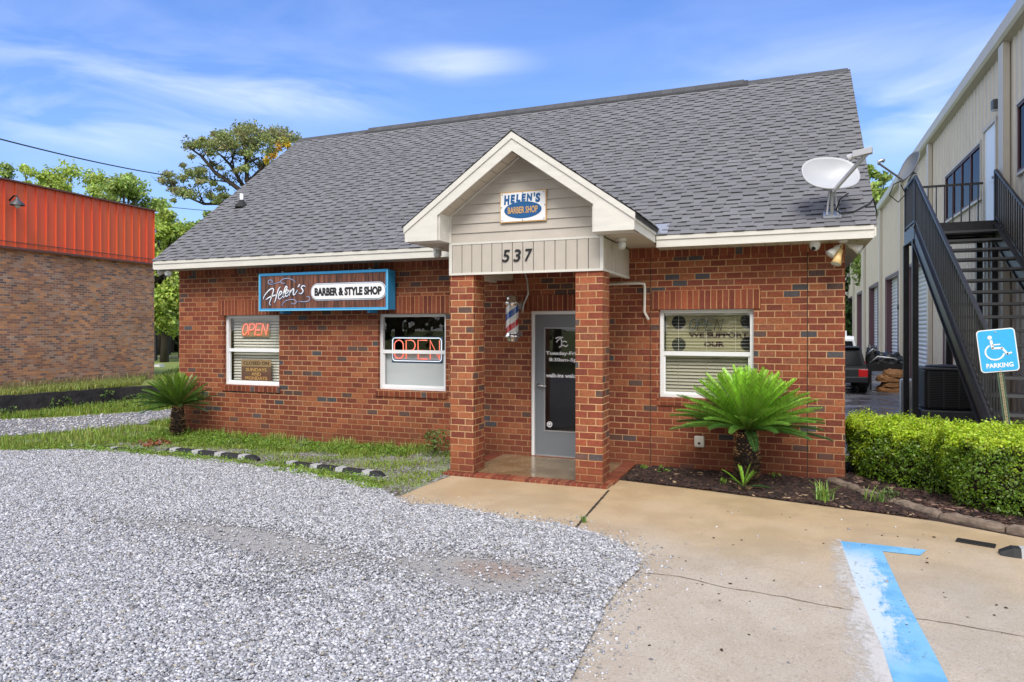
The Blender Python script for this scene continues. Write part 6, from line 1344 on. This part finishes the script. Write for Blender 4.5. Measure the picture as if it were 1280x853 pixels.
# open flat-topped oak beyond the roof
ZO = 38.0
def opx(x, y, dz=0): return Dp(180 + x / 5.686, 140 + y / 5.686, ZO + dz)
rt = opx(790, 640); ok = thing('open_oak', (rt.x, rt.y, 0), 'tall open crowned tree with bare forked limbs beyond the left roof slope', 'tree')
mb = MB(); r = random.Random(4)
limb(mb, [(rt.x + .6, rt.y, -.1), (rt.x + .4, rt.y, 4.5), tuple(rt)], .42, .26)
LB = [([(790, 640), (660, 540), (500, 420), (400, 310), (320, 250)], .20), ([(780, 600), (738, 490), (722, 350), (700, 240), (690, 170)], .20), ([(760, 580), (690, 500), (610, 380), (550, 320), (450, 240)], .16), ([(790, 650), (560, 655), (430, 650), (320, 610), (240, 590)], .14), ([(660, 540), (600, 500), (500, 480), (400, 445)], .08),
      ([(800, 600), (840, 410), (760, 340), (690, 270)], .12), ([(738, 490), (840, 400), (900, 330), (1000, 230)], .12), ([(640, 400), (620, 280), (600, 190)], .07), ([(722, 350), (780, 250), (830, 170)], .08), ([(560, 655), (500, 600), (470, 540)], .05), ([(430, 650), (390, 560), (370, 460)], .05), ([(320, 610), (230, 540), (150, 480)], .05), ([(500, 420), (470, 370), (440, 280)], .05), ([(610, 380), (640, 300), (660, 200)], .06), ([(840, 410), (880, 260), (960, 160)], .08), ([(480, 400), (380, 300), (310, 230)], .04), ([(240, 590), (200, 560), (120, 490)], .04)]
tips = []
for q, w_ in LB:
    dz = r.uniform(-1.2, 1.2); pts = [opx(x + r.uniform(-8, 8), y + r.uniform(-6, 6), dz * i / len(q)) for i, (x, y) in enumerate(q)]; limb(mb, pts, w_ * .8, w_ * .18)
    for i in range(1, len(pts)):
        for s_ in range(5):
            a = pts[i - 1].lerp(pts[i], r.random()); d = Vector((r.uniform(-1, 1), r.uniform(-1, 1), r.uniform(.1, 1.2))).normalized() * r.uniform(.3, .9); limb(mb, [a, a + d * .6, a + d + Vector((0, 0, .08))], w_ * .2, .01); tips.append(a + d)
mb.build('trunk', 'bark', ok, smooth=True)
CL = [(320, 240, 34), (370, 235, 34), (420, 235, 44), (480, 240, 46), (540, 165, 36), (520, 210, 40), (600, 170, 46), (650, 150, 50), (700, 135, 50), (760, 130, 48), (830, 160, 46), (640, 215, 46), (720, 200, 50), (800, 220, 46), (880, 190, 44), (930, 150, 46), (980, 145, 46), (1040, 180, 46), (1080, 190, 34), (560, 260, 30), (610, 250, 34), (480, 290, 26), (700, 290, 26), (745, 300, 30), (770, 260, 36), (700, 400, 26), (730, 390, 26), (280, 380, 16), (340, 320, 16), (380, 430, 44), (320, 440, 34), (410, 410, 24), (180, 440, 32), (130, 490, 22), (220, 560, 36), (265, 585, 36), (330, 580, 38), (420, 480, 26), (480, 375, 20), (540, 400, 14), (500, 505, 22), (545, 545, 20), (540, 620, 36), (585, 600, 22), (470, 600, 26), (210, 630, 14), (860, 370, 40), (900, 280, 40), (660, 420, 18), (500, 160, 18), (415, 195, 16), (270, 470, 24), (200, 500, 26), (390, 500, 22), (1000, 200, 40), (930, 220, 44)]
parts = []
for x, y, rad in CL:
    for s_ in range(3):
        c = np.array(opx(x + r.uniform(-rad, rad) * .5, y + r.uniform(-rad, rad) * .35, r.uniform(-1.5, 1.5))); R_ = rad / 5.686 * ZO / FPX * 1.1; n_ = int(30 + rad * 2.0); v = rng.normal(size=(n_, 3)) * np.array([.55, .55, .38]); col_ = np.array([(.24, .29, .10), (.30, .35, .12), (.18, .22, .10), (.30, .29, .13)][r.randrange(4)])
        parts.append(leaves(c + v * R_, np.full(n_, .095), col_, .3, 1.5, up=.2))
for tp in tips:
    if r.random() < .45: v = rng.normal(size=(9, 3)) * .12; parts.append(leaves(np.array(tp) + v, np.full(9, .12), (.10, .115, .04), .3, 1.5))
V, F, C = cat_vfc(parts); np_obj('crown', V, F, 'leaf', ok, C)
parts = []
for x, y, rad in [(1000, 215, 34), (1020, 240, 26), (960, 250, 30), (920, 320, 30), (870, 345, 22)]:
    c = np.array(opx(x, y, -1.6)); v = rng.normal(size=(90, 3)) * rad / 5.686 * ZO / FPX * .45; parts.append(leaves(c + v, np.full(90, .12), [(.62, .46, .05), (.55, .34, .06), (.42, .42, .10)][r.randrange(3)], .3, 1.2))
V, F, C = cat_vfc(parts); np_obj('yellow_blossom', V, F, 'leaf', ok, C)
# trees across the street, behind the photographer (seen only as reflections in the glass)
for i, (x, y, h_, rr_) in enumerate([(-24, -20, 13, 7), (-14, -23, 15, 7.5), (-4, -22, 13, 7), (6, -24, 15, 7.5), (17, -22, 13, 7)]):
    t = thing('street_tree', (x, y, 0), 'leafy tree across the street behind the camera', 'tree', 'trees across the street'); m = MB(); limb(m, [(x, y, -.1), (x + .2, y, h_ * .5)], .3, .18); m.build('trunk', 'bark', t); v = rng.normal(size=(6000, 3)); v /= np.linalg.norm(v, axis=1)[:, None]; v *= rng.random((6000, 1)) ** .4 * (1 + .25 * lattice_noise(v, 3, i)[:, None])
    V, F, C = leaves(np.array([x, y, h_ * .6]) + v * np.array([rr_, rr_ * .7, h_ * .48]), np.full(6000, .55), DG, .3, 1.4); np_obj('crown', V, F, 'leaf', t, C)

# power lines
def wire(a, b, sag, r_, lab):
    a = Vector(a); b = Vector(b); pts = [a.lerp(b, i / 24) - Vector((0, 0, sag * 4 * (i / 24) * (1 - i / 24))) for i in range(25)]; o = MB().tube(pts, r_, 6).build('power_line', 'cable', smooth=True); tag(o, lab, 'power line')
a = Dp(-60, 158, 22); b = Dp(205, 216.5, 40); b2 = b + (b - a) * .35; b2.z = b.z + .1
wire(a, Dp(262, 226, 43), .25, .028, 'single black power line sagging across the upper left sky'); wire(Dp(150, 252, 44), Dp(330, 268, 50), .1, .022, 'thin lower power line behind the treetops on the left')

# ================================================================== LOOSE GROUND COVER: crushed stone, grass, weeds, bark chips
def in_poly(Q, poly):
    P = np.array(poly, dtype=float); x, y = Q[:, 0], Q[:, 1]; ins = np.zeros(len(Q), bool); j = len(P) - 1
    for i in range(len(P)):
        c = ((P[i, 1] > y) != (P[j, 1] > y)) & (x < (P[j, 0] - P[i, 0]) * (y - P[i, 1]) / (P[j, 1] - P[i, 1] + 1e-12) + P[i, 0]); ins ^= c; j = i
    return ins
def in_view(Q, m=.6):
    xc = CY * Q[:, 0] + SY * Q[:, 1]; z = -SY * Q[:, 0] + CY * Q[:, 1]; return (z > 2.2) & (np.abs(xc) < z * .745 + m)
CUBE = np.array([(-1, -1, -1), (1, -1, -1), (1, 1, -1), (-1, 1, -1), (-1, -1, 1), (1, -1, 1), (1, 1, 1), (-1, 1, 1)], dtype=float)
CF = np.array([(0, 3, 2, 1), (4, 5, 6, 7), (0, 1, 5, 4), (1, 2, 6, 5), (2, 3, 7, 6), (3, 0, 4, 7)])
def rubble(name, XY, z, size, cols, m, lab, flat=.62, kind='stuff', elong=0.0):
    n = len(XY); S = (size * np.clip(rng.lognormal(0, .32, n), .45, 1.75))[:, None, None]
    V = CUBE[None] * (1 + rng.uniform(-.42, .30, (n, 8, 3))) * .5; V = V * np.stack([np.ones(n) * (1 + elong), rng.uniform(.6, 1, n), np.full(n, flat) * rng.uniform(.7, 1.25, n)], 1)[:, None, :]; V = V * S
    a = rng.uniform(0, 2 * math.pi, n); b = rng.normal(0, .35, n); ca, sa, cb, sb = np.cos(a), np.sin(a), np.cos(b), np.sin(b)
    x, y, zz = V[..., 0], V[..., 1], V[..., 2]; y2 = y * cb[:, None] - zz * sb[:, None]; z2 = y * sb[:, None] + zz * cb[:, None]; V = np.stack([x * ca[:, None] - y2 * sa[:, None], x * sa[:, None] + y2 * ca[:, None], z2], -1)
    V[..., 0] += XY[:, 0, None]; V[..., 1] += XY[:, 1, None]; V[..., 2] += (np.asarray(z) * np.ones(n))[:, None] + S[:, :, 0] * .18
    F = (CF[None] + (np.arange(n) * 8)[:, None, None]).reshape(-1, 4); C = np.repeat(cols, 6, axis=0) * rng.uniform(.9, 1.1, (n * 6, 1))
    o = np_obj(name, V.reshape(-1, 3), F, m, None, C); return tag(o, lab, kind=kind)
def grey_cols(n, warm=.12):
    v = rng.beta(1.25, 1.35, n); c = np.array((.165, .168, .185)) * (1 - v[:, None]) + np.array((.70, .70, .73)) * v[:, None]; wm = rng.random(n) < warm; c[wm] = np.array((.42, .38, .32)) * rng.uniform(.6, 1.15, (wm.sum(), 1)); return c
# stones over the lot: closely packed close up, thinning to the stone-patterned bed further out; compacted dusty patches left nearly bare
Q = rng.uniform((-12.5, 1.8), (-.8, 8.0), (1000000, 2)); Q = Q[in_poly(Q, gpoly) & in_view(Q)]
zc = -SY * Q[:, 0] + CY * Q[:, 1]; Q3 = np.column_stack([Q, np.zeros(len(Q))])
patch = np.exp(-(((Q[:, 0] + 2.2) / .85) ** 2 + ((Q[:, 1] - 4.85) / .48) ** 2)) * 1.35 + np.exp(-(((Q[:, 0] + 3.9) / .9) ** 2 + ((Q[:, 1] - 4.7) / .5) ** 2)) * .8 + np.exp(-(((Q[:, 0] + 5.4) / 1.3) ** 2 + ((Q[:, 1] - 4.9) / .35) ** 2)) * .95 + np.exp(-(((Q[:, 0] + 3.6) / .8) ** 2 + ((Q[:, 1] - 3.9) / .25) ** 2)) * .6
patch += lattice_noise(Q3, 1.6, 2) * .18
keep = rng.random(len(Q)) < np.clip(1.05 - patch * 1.05, .05, 1) * np.clip(1.25 - zc / 16, .55, 1)
Q = Q[keep]; Q = Q[:300000]
rubble('crushed_stone', Q, .016 + np.clip(rng.normal(.004, .005, len(Q)), 0, .014), .0132, grey_cols(len(Q), .05), 'stone_chip', 'loose pale grey crushed stone covering the lot')
Q = rng.uniform((-40, 2), (-10, 19), (90000, 2)); dp = [(-22, 6.8), (-16.4, 8.3), (-14.6, 9.9), (-13.6, 11.8), (-13.4, 14), (-13.3, 19), (-11.4, 19), (-11.5, 13), (-11.75, 10.6), (-12.6, 8.2), (-14, 7.2), (-22, 5.2)]
Q = Q[in_poly(Q, dp) & in_view(Q)][:16000]; rubble('drive_stone', Q, .014, .028, grey_cols(len(Q)), 'stone_chip', 'crushed stone on the gravel drive')
# stray stones kicked on to the concrete, leaf bits
E_ = []
for a, b in zip(gp, gp[1:]):
    a = Vector(a); b = Vector(b); L_ = (b - a).length
    for k in range(int(L_ * 210)): p = a.lerp(b, random.random()); d = Vector((b.y - a.y, -(b.x - a.x), 0)).normalized() * -abs(random.expovariate(11)); E_.append((p.x + d.x + random.gauss(0, .02), p.y + d.y + random.gauss(0, .02)))
E_ = np.array(E_); X2 = rng.uniform((-1, 2.5), (2, 7.6), (150, 2)); rubble('stray_stones', np.vstack([E_, X2[:60]]), .007, .0125, grey_cols(len(E_) + 60), 'stone_chip', 'stray stones scattered on the concrete')
rubble('leaf_litter', X2[60:], .008, .014, np.tile((.06, .035, .02), (90, 1)), 'mulch', 'dark leaf bits on the concrete', flat=.15)

def blades(XY, h, base, var=.3, wdt=.006, lean=.45, z=0.0):
    n = len(XY); h = h * rng.uniform(.5, 1.4, n); a = rng.uniform(0, 2 * math.pi, n); l = rng.uniform(.05, lean, n) * h; s = np.column_stack([np.cos(a + 1.57), np.sin(a + 1.57), np.zeros(n)]) * wdt; d = np.column_stack([np.cos(a), np.sin(a), np.zeros(n)])
    P = np.column_stack([XY, np.full(n, z)]); up = np.array([0, 0, 1.0]); m1 = P + d * (l * .35)[:, None] + up * (h * .6)[:, None]; tip = P + d * l[:, None] + up * h[:, None]
    V = np.stack([P - s, P + s, m1 + s * .8, m1 - s * .8, tip + s * .15, tip - s * .15], 1).reshape(-1, 3); I = np.arange(n)[:, None] * 6; F = np.vstack([I + np.array([0, 1, 2, 3]), I + np.array([3, 2, 4, 5])])
    C = np.array(base) * rng.uniform(1 - var, 1 + var, (n, 1)) * rng.uniform(.85, 1.15, (n, 3)); return V, F, np.vstack([C, C])
def area(poly, n, nz=None, thr=0.0, s=2.5, seed=0):
    P = np.array(poly); Q = rng.uniform(P.min(0), P.max(0), (n * 3, 2)); Q = Q[in_poly(Q, poly) & in_view(Q, 1)]
    if nz is not None: q3 = np.column_stack([Q, np.zeros(len(Q))]); Q = Q[lattice_noise(q3, s, seed) + rng.normal(0, .18, len(Q)) > thr]
    return Q[:n]
def weeds(Q, n_leaf, spread, size, base, hmax, z=0.0):
    n = len(Q); P = np.repeat(np.column_stack([Q, np.full(n, z)]), n_leaf, 0) + rng.normal(size=(n * n_leaf, 3)) * np.array([spread, spread, 0]); P[:, 2] += rng.random(len(P)) ** 1.6 * hmax; c = np.repeat(rng.uniform(.7, 1.3, (n, 1)), n_leaf, 0)
    V, F, C = leaves(P, np.full(len(P), size), base, .25, 1.5, up=.9); return V, F, C * c
G1 = (.24, .33, .05); G2 = (.30, .37, .08); STRAW = (.30, .26, .12)
parts = []
verge = [(-12.2, 6.75), (-11.0, 6.85), (-10.2, 7.35), (-9.5, 7.55), (-6.9, 7.35), (-5.5, 7.1), (-4.6, 6.85), (-4.15, 6.9), (-4.25, 9.46), (-10.5, 9.46), (-11.6, 9.3), (-12.1, 8.2)]
parts.append(blades(area(verge, 11000, 1, .15, 1.9, 1), .038, G1)); parts.append(blades(area(verge, 3500, 1, .35, 3, 5), .055, G2))
wallstrip = [(-10.5, 8.2), (-8.0, 8.45), (-5.4, 8.75), (-5.2, 9.40), (-7.5, 9.25), (-10.5, 9.45)]
parts.append(blades(area(wallstrip, 9000, 1, -.15, 2.5, 3), .06, G1)); parts.append(blades(area([(-10.5, 9.25), (-4.6, 9.25), (-4.6, 9.47), (-10.5, 9.47)], 900, 1, .1, 3, 3), .12, G2))
front = [(-11.2, 7.0), (-10.2, 7.38), (-9.0, 7.40), (-7.0, 7.42), (-5.5, 7.1), (-4.5, 6.85), (-4.5, 7.3), (-6.5, 7.68), (-9.0, 7.78), (-11.2, 7.7)]
parts.append(blades(area(front, 8000, 1, -.15, 3, 8), .032, G2))
island = [(-30, 4.6), (-22, 5.3), (-14, 7.0), (-12.5, 7.9), (-11.9, 9.6), (-10.6, 9.5), (-10.2, 7.7), (-11.2, 7.05), (-12.5, 6.8), (-17, 6.1), (-30, 5.2)]
parts.append(blades(area(island, 17000, 1, -.6, 1.2, 2), .09, G1, wdt=.008)); parts.append(blades(area(island, 5000, 1, .1, 2, 9), .13, G2, wdt=.008))
strip2 = [(-15.95, 4), (-15.95, 12.5), (-15.1, 14.6), (-13.6, 14.5), (-13.75, 11.9), (-14.8, 10.1), (-16.2, 8.6), (-20, 7.6), (-20, 4)]
parts.append(blades(area(strip2, 13000, 1, -.6, 1.2, 4), .10, G1, wdt=.010)); parts.append(blades(area([(-12.0, 10), (-10.6, 9.6), (-10.6, 16), (-11.4, 18)], 5000, 1, -.6, 1.2, 4), .09, G1, wdt=.010))
V, F, C = cat_vfc(parts); tag(np_obj('grass', V, F, 'leaf', None, C), 'short green grass and weeds round the gravel', kind='stuff')
parts = []
parts.append(blades(area([(-17.5, 3), (-17.6, 10.6), (-17.95, 15), (-16.0, 13.2), (-16.1, 3)], 16000, 1, -.8, 1.2, 4), .10, (.30, .34, .08), wdt=.009, z=.42)); parts.append(blades(area([(-17.5, 3), (-17.6, 10.6), (-17.95, 15), (-17.6, 15), (-16.9, 10.6), (-17, 3)], 2200), .20, STRAW, wdt=.008, z=.42))
parts.append(blades(area([(-18, 15.3), (-15.9, 13.6), (-15.1, 15), (-13.7, 16.6), (-13.7, 30), (-26, 30), (-22, 20)], 20000, 1, -.8, 1, 4), .11, (.26, .33, .07), wdt=.014, z=.42))
V, F, C = cat_vfc(parts); tag(np_obj('long_grass', V, F, 'leaf', None, C), 'longer grass on the raised bank', kind='stuff')
parts = [weeds(area(wallstrip, 420, 1, -.2, 3, 6), 26, .05, .022, (.16, .28, .03), .11), weeds(area(front, 330, 1, -.2, 4, 7), 22, .05, .020, (.20, .33, .04), .07), weeds(area(verge, 330, 1, .1, 3, 2), 18, .05, .018, (.17, .27, .04), .06), weeds(area(strip2, 260, 1, -.2, 2, 7), 26, .10, .035, (.13, .22, .03), .16)]
V, F, C = cat_vfc(parts); tag(np_obj('ground_weeds', V, F, 'leaf', None, C), 'low leafy weeds in the verge', kind='stuff')
# ivy on the black wall
n = 2600; yy = rng.uniform(2, 14.6, n); zz = rng.random(n) ** 1.4 * .40; q3 = np.column_stack([yy, zz, zz]); k = (lattice_noise(q3, 2.2, 3) > -.1 + zz * 1.6); yy, zz = yy[k], zz[k]; xx = np.interp(yy, [-10, 12.6, 13.65, 14.9], [-15.93, -15.93, -15.58, -15.0]) + rng.random(len(yy)) * .05
V, F, C = leaves(np.column_stack([xx, yy, zz]), np.full(len(xx), .05), (.12, .20, .04), .3, 1.3, N=np.tile((1.0, 0, .2), (len(xx), 1))); tag(np_obj('ivy', V, F, 'leaf', None, C), 'sparse green creeper on the low black wall', kind='stuff')
# bark mulch
mp1 = [(-1.99, 9.47), (-1.93, 8.56), (-.9, 8.37), (.09, 8.16), (.84, 8.0), (1.27, 7.9), (1.2, 8.2), (.9, 8.6), (.55, 9.1), (.45, 9.46)]; Q = area(mp1, 6500); mp2 = [(.5, 9.5), (.66, 9.15), (1.0, 8.67), (1.32, 8.15), (1.66, 7.9), (2.06, 7.66), (3.4, 7.1), (4.4, 6.9), (4.4, 8), (1.6, 9.6), (.7, 9.9)]; Q2 = area(mp2, 6500)
cm = lambda n: np.array((.034, .017, .013)) * rng.uniform(.25, 2.1, (n, 1)) * rng.uniform(.85, 1.15, (n, 3))
c1 = cm(len(Q)); c1[rng.random(len(Q)) < .025] = (.42, .30, .18); rubble('bark_mulch', Q, .014, .028, c1, 'mulch', 'dark bark chips in the bed below the right window', flat=.35, elong=.8); c2 = cm(len(Q2)); k = rng.random(len(Q2)) < .14; c2[k] = np.array((.28, .17, .13)) * rng.uniform(.5, 1.2, (k.sum(), 1)); rubble('bark_mulch', Q2, .016 + rng.random(len(Q2)) * .03, .030, c2, 'mulch', 'bark chips behind the stone kerb', flat=.35, elong=.8)
# single plants
def tuft(name, c, n, h, col, lab, wdt=.008, lean=.9, spread=.04, group=None):
    XY = np.array(c[:2]) + rng.normal(0, spread, (n, 2)); V, F, C = blades(XY, h, col, .3, wdt, lean, c[2] if len(c) > 2 else .01); t = thing(name, (c[0], c[1], 0), lab, 'plant', group); np_obj('leaves', V, F, 'leaf', t, C); return t
def leafy(name, c, n, r_, h, size, col, lab, group=None):
    v = rng.normal(size=(n, 3)) * .5; P = np.array([c[0], c[1], .02]) + np.column_stack([v[:, 0] * r_, v[:, 1] * r_, np.abs(rng.random(n)) ** .8 * h]); V, F, C = leaves(P, np.full(n, size), col, .3, 2.2, up=.5); t = thing(name, (c[0], c[1], 0), lab, 'plant', group); m = MB()
    for k in range(7): m.tube([(c[0], c[1], 0), (c[0] + random.uniform(-1, 1) * r_ * .4, c[1] + random.uniform(-1, 1) * r_ * .4, h * .5), (c[0] + random.uniform(-1, 1) * r_ * .7, c[1] + random.uniform(-1, 1) * r_ * .7, h * .9)], [.005, .004, .002], 5)
    m.build('stems', 'twig', t); np_obj('leaves', V, F, 'leaf', t, C); return t
p = G(1028, 628); tuft('grass_clump', (p.x, p.y), 60, .17, (.22, .34, .06), 'spiky pale grass clump at the mulch edge below the brick corner', lean=1.1)
p = G(1110, 632); leafy('young_weed', (p.x, p.y + .1), 70, .14, .14, .022, (.13, .22, .05), 'leafy weed beside the stone kerb in front of the hedge'); tuft('grass_clump', (p.x - .12, p.y + .05), 30, .14, (.18, .28, .06), 'thin grass blades beside the leafy weed at the kerb')
p = G(1266, 650); leafy('young_weed', (p.x, p.y + .1), 40, .08, .10, .028, (.25, .42, .06), 'bright green weed under the nearer hedge by the kerb')
p = G(538, 572); leafy('young_shrub', (p.x, 9.15), 330, .20, .36, .028, (.14, .21, .05), 'small loose green shrub against the wall left of the porch')
for (x_, y_, s_, lab) in ((828, 592, .16, 'small weed at the wall just right of the porch'), (805, 588, .08, 'tiny weed in the corner of the porch edging'), (905, 607, .10, 'broad leaf weed left of the sago sprout'), (968, 600, .11, 'pale leaf clump right of the sago trunk')):
    p = G(x_, y_); leafy('small_weed', (p.x, min(p.y, 9.42)), 26, s_ * .55, s_ * .6, .026, (.18, .30, .05), lab, 'small weeds in the right bed')
p = G(197, 556); leafy('dry_frond_pile', (p.x, p.y), 60, .25, .05, .05, (.24, .09, .04), 'brown fallen debris in the grass by the left corner')
XY = np.array([G(x, y)[:2] for x, y in ((185, 560), (196, 557), (205, 553), (190, 558))])
for k, (x, y) in enumerate(XY): tag(rubble('broken_brick', np.array([[x, y]]), .025, .085, np.array([[.20, .06, .03]]), 'mulch', ['broken red brick lying nearest in the grass', 'broken red brick second from the right in the grass', 'broken red brick nearest the sago palm', 'broken red brick in the middle of the grass pile'][k], flat=.4, kind=None, elong=.8), cat='brick', group='broken bricks in the grass')
p = G(724, 658); tuft('joint_weed', (p.x + .01, p.y + .12, .012), 14, .05, (.14, .24, .05), 'tiny green weed growing in the concrete joint', lean=1.2, spread=.012)
